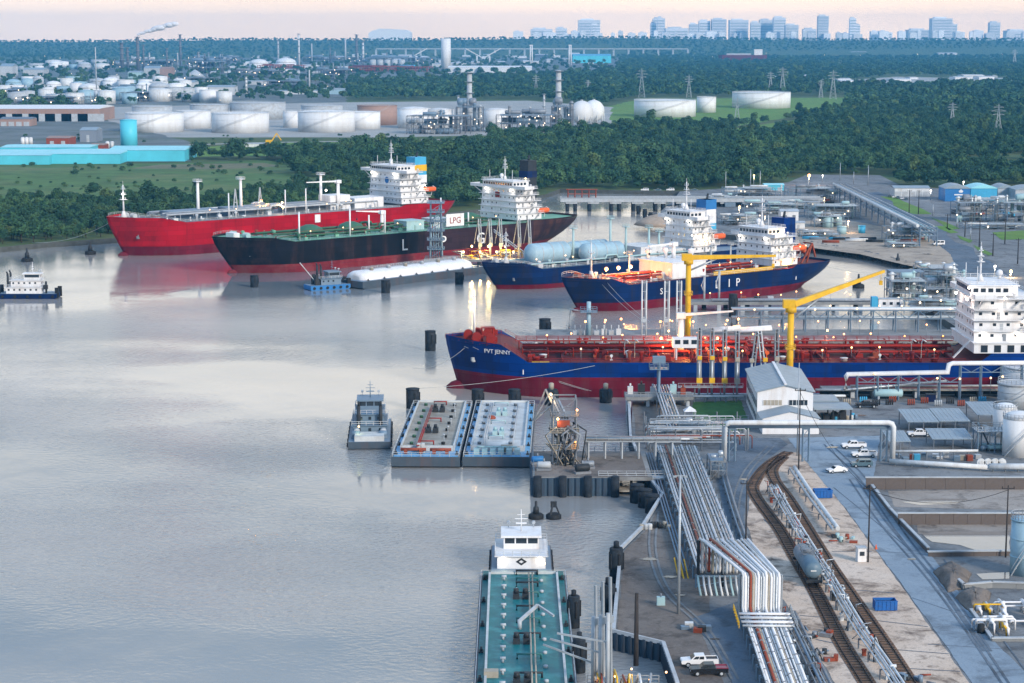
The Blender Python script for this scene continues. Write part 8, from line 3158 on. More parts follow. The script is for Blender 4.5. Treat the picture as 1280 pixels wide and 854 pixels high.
for i, (px, py, r) in enumerate(((727, 157, 14.5), (742, 154, 13.5))):
 p = G(px, py)
 k = p.y / FPX
 o = thing("gas_sphere", ("white gas sphere right of the plant column, left and nearer one", "white gas sphere behind and right of its twin")[i], "gas sphere", (p.x, p.y, ZG))
 R_ = r * k
 MB().sphere((0, 0, R_ * 1.12), R_, 28, 18).build("shell", M['tankwhite'], o)
 for t in range(10):
  a = 2 * math.pi * t / 10
  MB().cyl((R_ * .95 * math.cos(a), R_ * .95 * math.sin(a), 0), (R_ * .95 * math.cos(a), R_ * .95 * math.sin(a), R_ * 1.1), .5, 6).build("leg", M['offwhite'], o)
 q = MB()
 q.lathe([(1.6, 0), (1.6, 1.2)], 10, (0, 0, R_ * 2.1))
 q.build("top_platform", M['palegrey'], o)
DK = [M['steam_stack'], M['bluegrey'], M['grey'], M['palegrey'], M['bluegrey']]
process_unit("dark blue pipe structure in the middle distance, left one", 508, 588, 168, 22, 30, 101, DK, 3, 10, 26, 8, lr=.5, bays=12)
process_unit("dark blue pipe structure in the middle distance, right one beside spheres", 620, 702, 166, 21, 30, 102, DK, 3, 10, 26, 14, lr=.5, bays=12)
process_unit("dark boxy plant block at the left tall column's foot", 570, 604, 165, 30, 24, 103, DK, 4, 6, 14, 5, lr=.5, tallk=1.2)
process_unit("plant block at the right tall column's foot", 690, 716, 164, 30, 24, 104, DK, 4, 6, 12, 6, lr=.5, tallk=1.2)
def stack(px, py, top, wpx, label, m, name="stack", bands=True, platform=True, cat="stack", taper=.8):
 p = G(px, py)
 k = p.y / FPX
 h, r = (py - top) * k, wpx * k / 2
 o = thing(name, label, cat, (p.x, p.y, ZG))
 MB().lathe([(r, 0), (r * taper, h), (r * taper * .8, h + .1)], 14).build("shaft", m, o)
 if platform:
  for t in (.4, .62, .82, .98):
   q = MB()
   q.lathe([(r * .9, h * t), (r * 1.6, h * t), (r * 1.6, h * t + max(.4, k * .8)), (r * .9, h * t + max(.4, k * .8))], 14)
   q.build("platform", M['grey'], o)
 return o
stack(587, 160, 91, 7.5, "tall banded column over the left pipe structure", M['palegrey'], "process_column", cat="column")
stack(698, 158, 89, 8, "tall banded column left of the gas spheres", M['palegrey'], "process_column", cat="column")
stack(680, 160, 118, 3.2, "slim lesser column left of the right tall one", M['palegrey'], "process_column", cat="column")
stack(573, 160, 120, 3.0, "slim lesser column left of the left tall one", M['palegrey'], "process_column", cat="column")
shed("long cyan warehouse with pale roof, right part by the tower", 135, 231, 202, 17, 60, M['cyan'], M['cyanroof'], "warehouse", cat="warehouse", doors=0)
shed("long cyan warehouse, middle part left of the tower", 60, 150, 205, 15, 70, M['cyan'], M['cyanroof'], "warehouse", cat="warehouse", doors=0)
shed("long cyan warehouse cut by the left edge", -40, 62, 206, 14, 80, M['cyan'], M['cyanroof'], "warehouse", cat="warehouse", doors=0)
shed("cyan low annexe behind the long warehouses", 0, 112, 192, 9, 50, M['cyan'], M['cyanroof'], "warehouse", cat="warehouse", doors=0)
tank(159.5, 187, 21, 36, "bright cyan cylindrical tower of the left works", M['cyan'], 'cone', name="silo", ladder=False, n=28)
shed("terracotta block behind the cyan roofs, left", 58, 86, 182, 11, 30, M['rustred'], M['pinkbrick'], "factory_block", cat="building", doors=2)
shed("small terracotta block left of the cyan tower", 113, 130, 189, 9, 20, M['rustred'], M['pinkbrick'], "factory_block", cat="building", doors=1)
shed("grey block house beside the cyan tower", 100, 120, 178, 18, 30, M['bldgdark'], M['roofgrey'], "factory_block", cat="building", doors=1)
for i, px in enumerate((28, 33, 38, 134, 140)):
 tank(px, 186 if i > 2 else 181, 5, 8, ("tiny white silo behind cyan roofs, first", "tiny white silo behind cyan roofs, second", "tiny white silo behind cyan roofs, third", "tiny white silo next to the cyan tower, left", "tiny white silo next to the cyan tower, right")[i], M['tankwhite'], 'dome', ladder=False, n=12, name="silo")
shed("long brown warehouse with white roof at far left", -60, 124, 152, 19, 90, M['pinkbrick'], M['white'], "warehouse", cat="warehouse", doors=9)
shed("low brick block before the brown warehouse", 0, 38, 158, 11, 30, M['pinkbrick'], M['bldgdark'], "factory_block", cat="building", doors=4)
shed("low pale strip building on the grass right of cyan works", 305, 330, 184, 5, 10, M['offwhite'], M['palegrey'], "strip_building", cat="building", doors=0)
shed("grey low roof on the far road, middle", 392, 440, 192, 6, 30, M['palegrey'], M['roofgrey'], "strip_building", cat="building", doors=0)
shed("white long low shed beyond the road, centre left", 550, 592, 181, 5, 16, M['white'], M['offwhite'], "strip_building", cat="building", doors=0)
p = G(336, 184)
o = thing("excavator", "small orange excavator on the far grass field", "excavator", (p.x, p.y, ZG))
MB().cbox(0, 0, 0, 7, 4, 2.2).build("tracks", M['dark'], o)
MB().cbox(0, 0, 2.3, 5, 4, 4).build("cab", M['yellow'], o)
q = MB()
q.bar((2, 0, 4), (7, 0, 12), 1.0)
q.bar((7, 0, 12), (11, 0, 6), .8)
q.build("arm", M['yellow'], o)
shed("white boat shaped shed at the field edge by the tree line", 922, 948, 173, 6, 14, M['white'], M['white'], "boat_shed", cat="shed", doors=0)
shed("small blue roofed shed beside the white boat shed", 950, 984, 175, 2.5, 14, M['blueclad2'], M['cyanroof'], "boat_shed", cat="shed", doors=0)
rr = random.Random(200)
ROWN = ("front row of the crowded refinery tanks", "second row of the crowded refinery tanks", "third row of the crowded refinery tanks", "fourth row of the crowded refinery tanks", "nearer row below the far left woods", "farther row below the far left woods")
RL = {0: "pale storage tank in the crowded refinery tank rows at left", 1: "pale storage tank in the refinery's rear row below the woods"}
k_ = 0
for row, (py, x0, x1, n, wd, hp) in enumerate(((128, -10, 285, 16, 26, 14), (121, -6, 260, 15, 24, 13), (114, 0, 240, 13, 22, 12), (107, 20, 230, 10, 20, 10), (88, 25, 135, 6, 18, 6), (83, 30, 130, 5, 18, 6))):
 for i in range(n):
  px = lerp(x0, x1, (i + rr.uniform(.2, .8)) / n)
  tank(px, py + rr.uniform(-2.5, 2.5), wd * rr.uniform(.6, 1.15), hp * rr.uniform(.7, 1.15), "pale tank, " + nth(i) + " from left in the " + ROWN[row], rr.choice([M['tankwhite'], M['tankwhite'], M['offwhite'], M['palegrey'], M['lightblue']]), rr.choice(('flat', 'flat', 'cone', 'cone', 'dome')), group=RL[0 if row < 4 else 1], ladder=False, n=18)
for px, w_, py, hp, lb, m in ((8, 16, 98, 18, "pale block tower at the far left edge of refinery", 'bldg'), (42, 26, 98, 13, "slate block left of the refinery columns", 'palegrey'), (207, 14, 97, 13, "terracotta lit block under the refinery columns", 'pinkbrick'), (168, 16, 98, 9, "green grey block left of terracotta block", 'palegreen'), (190, 20, 97, 14, "grey furnace block beside the terracotta block", 'palegrey'), (275, 34, 119, 12, "white long block right of the refinery tanks", 'bldg'), (230, 26, 113, 12, "pale block between refinery tanks and dark columns", 'bldg'), (320, 26, 106, 5, "flat pale shed under the domed roofs", 'bldg'), (372, 52, 118, 5, "long low shed amid dark trees, centre left", 'bldg'), (415, 36, 118, 7, "blue roofed low shed left of the woods", 'lightblue')):
 shed(lb, px - w_ / 2, px + w_ / 2, py, hp, 50, M[m], M['roofgrey'] if m != 'pinkbrick' else M['pinkbrick'], "refinery_block", cat="building", doors=0)
for px, py, wd, hp, lb in ((322, 86, 24, 6, "white domed storage roof in the far refinery, left one"), (356, 85, 26, 6, "white domed storage roof in the far refinery, right one")):
 tank(px, py, wd, hp, lb, M['tankwhite'], 'dome', ladder=False, name="dome_tank", n=24)
p = G(244, 97)
o = thing("conical_heap", "grey conical storage heap below the dark refinery stack", "heap", (p.x, p.y, ZG))
MB().lathe([(24, 0), (12, 11), (1, 18)], 20).build("pile", M['palegrey'], o)
process_unit("maroon container stacks in the far port, left", 322, 380, 87, 5, 60, 110, [M['rustred'], M['rustred'], M['deckred'], M['blueclad2'], M['rustred']], 0, 8, 4, 0, "container_rows", cat="containers")
process_unit("maroon container stacks in the far port, right", 420, 540, 90, 6, 60, 111, [M['rustred'], M['rustred'], M['deckred'], M['blueclad2'], M['deckred']], 0, 10, 4, 0, "container_rows", cat="containers")
for lb, x0, x1, py, hp, sd_, lt in (("dark refinery unit under the steaming stack", 138, 232, 88, 12, 120, 14), ("far refinery unit between the two dark stacks", 234, 300, 80, 8, 121, 10), ("far refinery unit right of centre left flare", 380, 440, 80, 8, 122, 8), ("refinery pipe rows among the pale tanks, lower left", 20, 130, 131, 9, 123, 10), ("refinery pipe rows under the tall pale mast", 110, 215, 118, 9, 124, 10), ("plant rows right of the refinery tanks", 218, 268, 108, 10, 125, 8), ("plant rows before the container stacks", 440, 540, 82, 9, 126, 8), ("pipe rows left of the white long block", 150, 215, 127, 11, 127, 8), ("pipe rows at the far left edge among tanks", -10, 60, 122, 9, 128, 8), ("column group right of the solitary flare stack", 236, 280, 92, 14, 129, 8), ("plant rows below the white domed roofs", 290, 350, 97, 8, 130, 8), ("plant rows left of the long low shed", 330, 395, 110, 8, 131, 8), ("column group between white flare and blue roofed shed", 395, 440, 100, 12, 132, 8)):
 process_unit(lb, x0, x1, py, hp, 60, sd_, DK, 6, 8, 12, lt, lr=.9, tallk=1.9, bays=8)
for px, py, tp_, wd, lb, m in ((173, 92, 47, 4.5, "dark stack trailing white steam in the far refinery", 'steam_stack'), (153, 90, 54, 5, "dark column cluster left of the steaming stack, thicker", 'steam_stack'), (160, 90, 60, 3.5, "dark column right of the thicker one", 'steam_stack'), (180, 90, 57, 2.6, "slim dark column right of the steaming stack", 'steam_stack'), (226, 85, 44, 3.2, "solitary dark flare stack right of the steaming one", 'steam_stack'), (374, 84, 43, 2.6, "white flare stack with dark tip, centre left", 'offwhite'), (348, 80, 51, 2.6, "paler spire left of the white flare stack", 'palegrey'), (446, 80, 44, 3.4, "dark banded column left of the white tower", 'steam_stack'), (454, 80, 53, 3.0, "slim pale column right of the dark banded one", 'offwhite'), (432, 80, 48, 2.4, "slim column at the plant rows' left end", 'palegrey'), (209, 88, 61, 2.6, "slim dark column left of the flare stack", 'steam_stack'), (121, 121, 60, 1.6, "very tall thin pale mast over the refinery tanks", 'palegrey'), (308, 118, 96, 3.0, "white water mast at the plant's wooded edge", 'offwhite'), (387, 116, 88, 2.2, "pale mast beside the long low shed", 'palegrey'), (390, 80, 55, 1.8, "thin column right of the white flare stack", 'palegrey'), (413, 80, 60, 1.8, "thin dark column before the blue roofed shed", 'steam_stack')):
 stack(px, py, tp_, wd, lb, M[m], platform=wd > 2.4)
stack(557.5, 86, 49, 12, "thick white round tower in the far middle", M['tankwhite'], "white_tower", platform=False, cat="tower", taper=1)
shed("broad white roofed hall right of the white tower", 560, 665, 91, 8, 150, M['bldg'], M['white'], "hall", cat="hall", doors=0)
shed("cyan roofed terminal hall on the far shore", 716, 764, 79, 11, 120, M['cyan'], M['blueclad2'], "hall", cat="hall", doors=0)
for i in range(5):
 px = 466 + i * 9
 tank(px, 84, 8, 9, nth(i) + " grey grain silo in the row left of the white tower", M['palegrey'], 'cone', group="grain silos", ladder=False, n=14, name="silo")
p0, p1 = G(470, 71), G(860, 71)
BR = thing("far_bridge", "faint long road bridge crossing the far middle on slim piers", "bridge", (p0.x, p0.y, ZG))
bl = p1.x - p0.x
k = p0.y / FPX
MB().box(0, 0, 9 * k, bl, 18, 10.2 * k).build("deck", M['palegrey'], BR)
for i in range(22):
 MB().box(bl * i / 21 - 4, 4, 0, bl * i / 21 + 4, 14, 9 * k).build("pier", M['palegrey'], BR)
for i, px in enumerate((664, 712.5)):
 p = G(px, 82)
 o = thing("bridge_tower", ("pale bridge tower right of the white roofed hall, left one", "pale bridge tower beside the cyan hall, right one")[i], "tower", (p.x, p.y, ZG))
 k = p.y / FPX
 for s in (-1.4, 1.4):
  MB().cyl((s * k, 0, 0), (s * k * .7, 0, 25 * k), .9 * k, 8, .7 * k).build("leg", M['tankwhite'], o)
 MB().box(-2 * k, -k, 24 * k, 2 * k, k, 25.4 * k).build("cross_beam", M['tankwhite'], o)
for i, (px, tilt) in enumerate(((520, 1), (596, -1), (612, 1))):
 p = G(px, 80)
 k = p.y / FPX
 o = thing("harbour_crane", ("white slanting harbour crane left of the white tower", "white slanting harbour crane right of the tower, left one", "white slanting harbour crane right of the tower, right one")[i], "crane", (p.x, p.y, ZG))
 MB().cyl((0, 0, 0), (0, 0, 10 * k), 1.0 * k, 6).build("pedestal", M['offwhite'], o)
 MB().bar((-6 * k * tilt, 0, 8 * k), (14 * k * tilt, 0, 19 * k), 1.1 * k).build("boom", M['offwhite'], o)
p = G(898, 77)
k = p.y / FPX
o = thing("far_ship", "tiny maroon ship with white house on the far shore", "ship", (p.x, p.y, ZG))
MB().prism([(0, 0), (4 * k, -4 * k), (56 * k, -4 * k), (60 * k, 0), (56 * k, 4 * k), (4 * k, 4 * k)], 0, 8 * k).build("hull", M['deckred'], o)
MB().box(44 * k, -3 * k, 8 * k, 54 * k, 3 * k, 15 * k).build("superstructure", M['white'], o)
MB().box(10 * k, -2 * k, 8 * k, 40 * k, 2 * k, 10 * k).build("deck_gear", M['palegrey'], o)
shed("lone grey block tower in the woods, far right", 1124, 1134, 66, 11, 60, M['bldg'], M['bldg'], "block_tower", cat="building", doors=0)
rr = random.Random(31)
for i in range(34):
 px = lerp(440, 750, (i + rr.random()) / 34)
 py = rr.uniform(70, 84)
 w_ = rr.uniform(6, 18)
 shed("small pale building on the hazy far plain, " + nth(i) + " from left", px, px + w_, py, rr.uniform(2, 4.5), 60, M['bldg'] if rr.random() < .7 else M['bldgdark'], M['bldg'], "far_building", cat="building", doors=0)["group"] = "pale buildings on the far plain"
for i in range(40):
 px = lerp(235, 435, (i + rr.random()) / 40)
 py = rr.uniform(72, 96)
 w_ = rr.uniform(5, 16)
 shed("small pale building among the far refinery units, " + nth(i) + " from left", px, px + w_, py, rr.uniform(2, 4.5), 50, M['bldg'] if rr.random() < .7 else M['bldgdark'], M['bldg'], "far_building", cat="building", doors=0)["group"] = "pale buildings in the refinery"
for i in range(26):
 px = lerp(940, 1290, (i + rr.random()) / 26)
 py = rr.choice((rr.uniform(68.5, 71), rr.uniform(97, 104) if px < 1260 else 68))
 w_ = rr.uniform(6, 26)
 shed("low white building along the far right shore, " + nth(i) + " from left", px, px + w_, py, rr.uniform(2.5, 5), 60, M['white'] if rr.random() < .7 else M['bldg'], M['bldg'], "far_building", cat="building", doors=0)["group"] = "white buildings along the far right shore"
for i in range(14):
 px = lerp(0, 120, (i + rr.random()) / 14)
 shed("faint white building in hazy woods at far left, " + nth(i) + " from left", px, px + rr.uniform(4, 14), rr.uniform(62, 71), rr.uniform(1.2, 2.2), 60, M['white'], M['bldg'], "far_building", cat="building", doors=0)["group"] = "faint buildings in the far left woods"
def rise(x, y):
 """height of the ground far out"""
 t = max(0.0, min(1.0, (y - 8600) / 2400))
 return ZG + (66 + 7 * math.sin(x * .0011 + 1) + 4 * math.sin(x * .0031)) * t * t * (3 - 2 * t)
mb = MB()
nx, ny = 60, 14
vs = [(-5000 + 10000 * i / nx, 8600 + 2600 * j / ny, rise(-5000 + 10000 * i / nx, 8600 + 2600 * j / ny) + (.3 if j else -.4)) for j in range(ny + 1) for i in range(nx + 1)]
mb.add(vs, [(j * (nx + 1) + i, j * (nx + 1) + i + 1, (j + 1) * (nx + 1) + i + 1, (j + 1) * (nx + 1) + i) for j in range(ny) for i in range(nx)], True)
struct(mb, "hills", M['meadow'])
SKY_D = 12000.0
SKL = [(722, 749, 26, "broad pale tower block heading the left skyline group"), (737, 749, 32, "lower half of the left skyline block pair"), (811, 818, 30, "slim stub tower left of the stepped skyline tower"), (814, 829, 24, "stepped skyline tower with two shoulders"), (820, 826, 23, "top of the stepped skyline tower"), (859, 870, 31, "pale tower at the dense skyline cluster's left end"), (871, 885, 27, "square tower in the dense skyline cluster, second"), (887, 905, 25, "tallish tower in the dense skyline cluster, third"), (909, 932, 26, "wide tower in the dense skyline cluster, fourth"), (935, 947, 29, "tower in the dense skyline cluster, fifth"), (946, 962, 26, "tower in the dense skyline cluster, sixth"), (963, 978, 23, "tallest slab in the dense skyline cluster"), (978, 994, 32, "low slab right of the tallest cluster slab"), (1018, 1031, 21, "isolated slab tower right of the dense cluster"), (1057, 1065, 24, "slim isolated tower second right of the cluster"), (1064, 1070, 32, "low stub beside the slim isolated tower"), (1159, 1184, 24, "broad dark tower with mast, far right skyline"), (1175, 1190, 31, "lower wing of the broad far right tower"), (1230, 1243, 29, "square tower near the right edge of skyline"), (663, 690, 37, "low broad block left of the skyline groups"), (694, 708, 36, "low block right of the low broad one"), (830, 858, 36, "low shoulder block left of the dense cluster"), (1000, 1016, 37, "low block between cluster and isolated slab"), (1130, 1158, 38, "low block left of the broad far right tower"), (1086, 1110, 41, "very low block between isolated and broad towers"), (1252, 1280, 39, "low block at the right edge of skyline")]
for x0, x1, top, lb in SKL:
 d = SKY_D + R.uniform(-250, 250)
 k = d / FPX
 h = CAM_H - (top - HOR) * k * -1 if False else CAM_H + (HOR - top) * k
 w_ = (x1 - x0) * k
 o = thing("office_tower", lb, "tower block", ((x0 - 640) * k, d, ZG))
 MB().box(0, 0, 0, w_, w_ * .8, h).build("shaft", M['tower'], o)
 MB().box(w_ * .12, w_ * .1, h, w_ * .7, w_ * .6, h + 8).build("roof_plant", M['tower'], o)
 nfl = max(2, int((h - 40) / 16))
 for i in range(nfl):
  z = 45 + i * 16
  if z + 7 < h:
   MB().box(w_ * .04, -1.2, z, w_ * .96, 0, z + 7).build("window_band", M['palegrey'], o)
p = Vector(((500 - 640) * SKY_D / FPX, SKY_D - 900, 0))
o = thing("stadium", "faint broad arched stadium roof on the horizon at left", "stadium", (p.x, p.y, ZG))
k = (SKY_D - 900) / FPX
MB().sprism([(-26 * k, 0), (26 * k, 0), (26 * k, CAM_H + 2 * k), (20 * k, CAM_H + 5 * k), (-12 * k, CAM_H + 6.5 * k), (-22 * k, CAM_H + 3.5 * k), (-26 * k, CAM_H + 1 * k)], 0, 180).build("roof_hall", M['tower'], o)
rr = random.Random(55)
for i in range(46):
 px = lerp(640, 1285, (i + rr.random()) / 46)
 k = (SKY_D - 300) / FPX
 w_ = rr.uniform(4, 13) * k
 o = thing("low_block", "small hazy block in the skyline's lower fringe, " + nth(i) + " from left", "building", ((px - 640) * k, SKY_D - 300 + rr.uniform(-150, 150), ZG), 0, "skyline's lower fringe")
 h = CAM_H + rr.uniform(-.5, 4.2) * k
 MB().box(0, 0, 0, w_, w_, h).build("shaft", M['tower'], o)
 MB().box(w_ * .2, w_ * .2, h, w_ * .6, w_ * .6, h + 5).build("roof_plant", M['tower'], o)
def pylon(px, py, top, label):
 p = G(px, py)
 k = p.y / FPX
 h = (py - top) * k
 o = thing("pylon", label, "pylon", (p.x, p.y, ZG), 0, "transmission pylons")
 q = MB()
 b = h * .11
 th_ = max(.25, .35 * k)
 for sx in (-1, 1):
  for sy in (-1, 1):
   q.bar((sx * b, sy * b, 0), (sx * b * .22, sy * b * .22, h * .72), th_)
   q.bar((sx * b * .22, sy * b * .22, h * .72), (0, 0, h), th_)
 for i in range(6):
  z0, z1 = h * .12 * i, h * .12 * (i + 1)
  f0, f1 = 1 - .78 * (z0 / (h * .72)), 1 - .78 * (z1 / (h * .72))
  q.bar((-b * f0, -b * f0, z0), (b * f1, -b * f1, z1), th_ * .6)
  q.bar((b * f0, -b * f0, z0), (-b * f1, -b * f1, z1), th_ * .6)
 q.build("lattice", M['galv'], o)
 for i, z in enumerate((.70, .80, .90)):
  q = MB()
  a = h * (.16, .2, .14)[i]
  q.bar((-a, 0, h * z), (a, 0, h * z), th_)
  q.bar((-a, 0, h * z), (0, 0, h * (z + .05)), th_ * .6)
  q.bar((a, 0, h * z), (0, 0, h * (z + .05)), th_ * .6)
  q.build("crossarm", M['galv'], o)
 return o
for px, py, tp_, lb in ((1190, 160, 128, "lattice pylon in the right woods, left of the pair"), (1247, 176, 130, "nearer lattice pylon at the right edge of woods"), (1041, 124, 88, "lattice pylon behind the farthest field tank"), (1026, 122, 100, "smaller lattice pylon left of the field tank pylon"), (978, 118, 84, "lattice pylon above the farthest field tank's left"), (861, 122, 94, "lattice pylon behind the field tanks, left"), (802, 122, 86, "lattice pylon right of the plant column"), (670, 118, 94, "lattice pylon left of the right plant column"), (921, 158, 122, "grey lattice mast on the green field"), (735, 118, 100, "lattice pylon over the woods behind the spheres"), (1268, 82, 62, "faint lattice pylon at the far right horizon"), (963, 115, 90, "slim lattice pylon behind the lone field tank")):
 pylon(px, py, tp_, lb)
rr = random.Random(66)
for i in range(70):
 if i < 46:
  px, py = lerp(0, 470, (i + rr.random()) / 46), rr.uniform(66, 132)
  lb, g = nth(i) + " tiny lit lamp from the left in the far refinery", "refinery lamps"
 else:
  px, py = lerp(660, 1280, (i - 46 + rr.random()) / 24), rr.uniform(62, 78)
  lb, g = nth(i - 46) + " tiny lit lamp from the left along the far right shore", "far shore lamps"
 p = G(px, py)
 k = p.y / FPX
 o = thing("far_lamp", lb, "lamp", p, 0, g)
 MB().cyl((0, 0, 0), (0, 0, 4 * k), .12 * k, 4).build("post", M['grey'], o)
 lamp(o, (0, 0, 4.3 * k), M['lit_dim'], .30 * k)
# ------------------------------------------------------------------ trees
def leaf_material():
 m = bpy.data.materials.new("foliage")
 m.use_nodes = True
 t = m.node_tree
 b = t.nodes["Principled BSDF"]
 b.inputs["Roughness"].default_value = .75
 b.inputs["Specular IOR Level"].default_value = .25
 oi = t.nodes.new("ShaderNodeObjectInfo")
 rp = t.nodes.new("ShaderNodeValToRGB")
 e = rp.color_ramp.elements
 e[0].color = (.016, .054, .030, 1)
 e[1].color = (.060, .105, .036, 1)
 for p_, c_ in ((.35, (.024, .070, .034, 1)), (.7, (.036, .088, .040, 1)), (.9, (.048, .104, .042, 1))):
  x = e.new(p_)
  x.color = c_
 t.links.new(oi.outputs["Random"], rp.inputs[0])
 g = t.nodes.new("ShaderNodeNewGeometry")
 n = t.nodes.new("ShaderNodeTexNoise")
 n.inputs["Scale"].default_value = .35
 n.inputs["Detail"].default_value = 3
 t.links.new(g.outputs["Position"], n.inputs["Vector"])
 mr_ = t.nodes.new("ShaderNodeMapRange")
 mr_.inputs[1].default_value, mr_.inputs[2].default_value = .3, .7
 mr_.inputs[3].default_value, mr_.inputs[4].default_value = .6, 1.5
 t.links.new(n.outputs[0], mr_.inputs[0])
 n2 = t.nodes.new("ShaderNodeTexNoise")
 n2.inputs["Scale"].default_value = .012
 n2.inputs["Detail"].default_value = 4
 t.links.new(g.outputs["Position"], n2.inputs["Vector"])
 r2 = t.nodes.new("ShaderNodeMapRange")
 r2.inputs[1].default_value, r2.inputs[2].default_value = .45, .62
 t.links.new(n2.outputs[0], r2.inputs[0])
 sp2 = t.nodes.new("ShaderNodeMixRGB")
 sp2.blend_type = 'MULTIPLY'
 sp2.inputs[2].default_value = (1.7, 1.45, 1.2, 1)
 t.links.new(r2.outputs[0], sp2.inputs[0])
 t.links.new(rp.outputs[0], sp2.inputs[1])
 v = t.nodes.new("ShaderNodeVectorMath")
 v.operation = 'SCALE'
 t.links.new(sp2.outputs[0], v.inputs[0])
 t.links.new(mr_.outputs[0], v.inputs["Scale"])
 t.links.new(v.outputs[0], b.inputs["Base Color"])
 return m
M['leaf'] = leaf_material()
M['bark'] = pm('bark', (.07, .055, .045), .9, var=.3)
def crown_mesh(seed, quads, leaf, lobes, hgt=11.0, rad=5.0):
 rr = random.Random(seed)
 L_ = []
 for i in range(lobes):
  a = rr.uniform(0, 6.28)
  d = rr.uniform(0, .62) * rad
  z = rr.uniform(.42, .82) * hgt
  r = rr.uniform(.34, .56) * rad * (1.1 - .5 * abs(z / hgt - .6))
  L_.append((d * math.cos(a), d * math.sin(a), z, r))
 L_.append((0, 0, hgt * .62, rad * .62))
 tot = sum(l[3] ** 2 for l in L_)
 mb = MB()
 for (x, y, z, r) in L_:
  for i in range(int(quads * r * r / tot)):
   u, t = rr.uniform(-1, 1), rr.uniform(0, 6.28)
   if u < -.55:
    u = -u
   s = math.sqrt(1 - u * u)
   n = Vector((s * math.cos(t), s * math.sin(t), u))
   rad_ = r * (rr.uniform(.55, 1.0) if rr.random() < .4 else rr.uniform(.86, 1.14))
   p = Vector((x, y, z)) + Vector((n.x * rad_, n.y * rad_, n.z * rad_ * .82))
   nn = (n + Vector((rr.uniform(-.7, .7), rr.uniform(-.7, .7), rr.uniform(-.3, .9)))).normalized()
   a = nn.orthogonal().normalized()
   b = nn.cross(a)
   k = rr.uniform(0, 3.1)
   a, b = a * math.cos(k) + b * math.sin(k), b * math.cos(k) - a * math.sin(k)
   w1, w2 = leaf * rr.uniform(.6, 1.25), leaf * rr.uniform(.45, .9)
   mb.add([p - a * w1, p - b * w2, p + a * w1, p + b * w2], [(0, 1, 2, 3)])
 return mb.mesh("crown", M['leaf'])
def trunk_mesh(seed, hgt=11.0):
 rr = random.Random(seed)
 mb = MB()
 mb.cyl((0, 0, 0), (.15, .1, hgt * .45), .32, 7, .2)
 for i in range(4):
  a = rr.uniform(0, 6.28)
  mb.cyl((.1, .1, hgt * rr.uniform(.25, .42)), (2.2 * math.cos(a), 2.2 * math.sin(a), hgt * rr.uniform(.55, .75)), .14, 5, .06)
 return mb.mesh("trunk", M['bark'])
NEAR = [crown_mesh(300 + i, 520 + 60 * i, .56 + .03 * i, 5 + i, (8, 11, 13, 9.5, 14, 11)[i], (3.8, 4.6, 5.2, 6.2, 4.6, 6.8)[i]) for i in range(6)]
FAR = [crown_mesh(400 + i, 150, 1.5, 5, 11, 5.6) for i in range(4)]
SHRUB = [crown_mesh(500 + i, 150, .5, 4, 2.6, 3.0) for i in range(3)]
TR_ = [trunk_mesh(600 + i) for i in range(3)]
EX = [[(-160, 206), (0, 204), (140, 206), (235, 204), (330, 200), (362, 206), (372, 234), (300, 248), (150, 251), (0, 255), (-160, 256)],
  [(235, 174), (610, 170), (610, 184), (420, 193), (330, 196), (235, 198)],
  [(130, 174), (133, 132), (430, 126), (660, 124), (770, 134), (770, 168), (480, 174)],
  [(-160, 208), (-160, 148), (130, 148), (240, 176), (240, 206)],
  [(738, 162), (748, 134), (800, 122), (1058, 120), (1062, 139), (992, 148), (920, 160)],
  [(903, 174), (925, 160), (997, 149), (1002, 158), (962, 171)],
  [(1178, 213), (1190, 202), (1400, 198), (1400, 209)],
  [(1000, 109), (1120, 95), (1262, 98), (1262, 108)],
  [(930, 72), (940, 69.6), (1400, 68.2), (1400, 71)],
  [(748, 217), (758, 209), (838, 208), (834, 216)]]
THIN = [(-300, 74), (200, 72), (440, 69), (780, 68), (770, 90), (440, 106), (430, 138), (140, 134), (120, 158), (-300, 180)]
yard_xy = [(p.x, p.y) for p in yard_poly]
TB_BOX = (40, 185, 1125, 1165)
def treeless(x, y):
 px, py = proj((x, y, ZG))
 for e in EX:
  if inpoly(px, py, e):
   return True, px, py
 return False, px, py
rr = random.Random(9)
near_pts, far_pts, shrubs = [], [], []
Y = 940.0
while Y < 2500:
 st = 7.6 + (Y - 940) * .0022
 half = Y * .30 + 70
 X = -half
 while X < half:
  x, y = X + rr.uniform(-.5, .5) * st, Y + rr.uniform(-.5, .5) * st
  X += st
  if not inland(x, y) or not inland(x, y - 8) or not inland(x - 6, y) or not inland(x + 6, y):
   continue
  if inpoly(x, y, yard_xy) or (TB_BOX[0] < x < TB_BOX[1] and TB_BOX[2] < y < TB_BOX[3]):
   continue
  bad, px, py = treeless(x, y)
  if bad:
   if inpoly(px, py, EX[0]) and rr.random() < (.16 if noise.noise((x / 40, y / 40, 3)) > .05 else .03):
    shrubs.append((x, y))
   elif rr.random() < .02 and py > 170:
    shrubs.append((x, y))
   continue
  if inpoly(px, py, THIN) and rr.random() < .72:
   continue
  if 1085 < px < 1130 and 205 < py < 240 and rr.random() < .5:
   continue
  if noise.noise((x / 55, y / 55, 0)) > .38 and py < 285:
   continue
  near_pts.append((x, y))
 Y += st
Y = 2500.0
while Y < 11100:
 st = 15 + (Y - 2500) * .0046
 half = Y * .29 + 70
 X = -half
 while X < half:
  x, y = X + rr.uniform(-.5, .5) * st, Y + rr.uniform(-.5, .5) * st
  X += st
  bad, px, py = treeless(x, y)
  if bad or (inpoly(px, py, THIN) and rr.random() < .80):
   continue
  far_pts.append((x, y))
 Y += st * 1.1
print("trees", len(near_pts), len(far_pts), len(shrubs))
inview = [p for p in near_pts if -20 < proj((p[0], p[1], 5))[0] < 1300]
inview.sort(key=lambda p: p[1])
single = inview[:290]
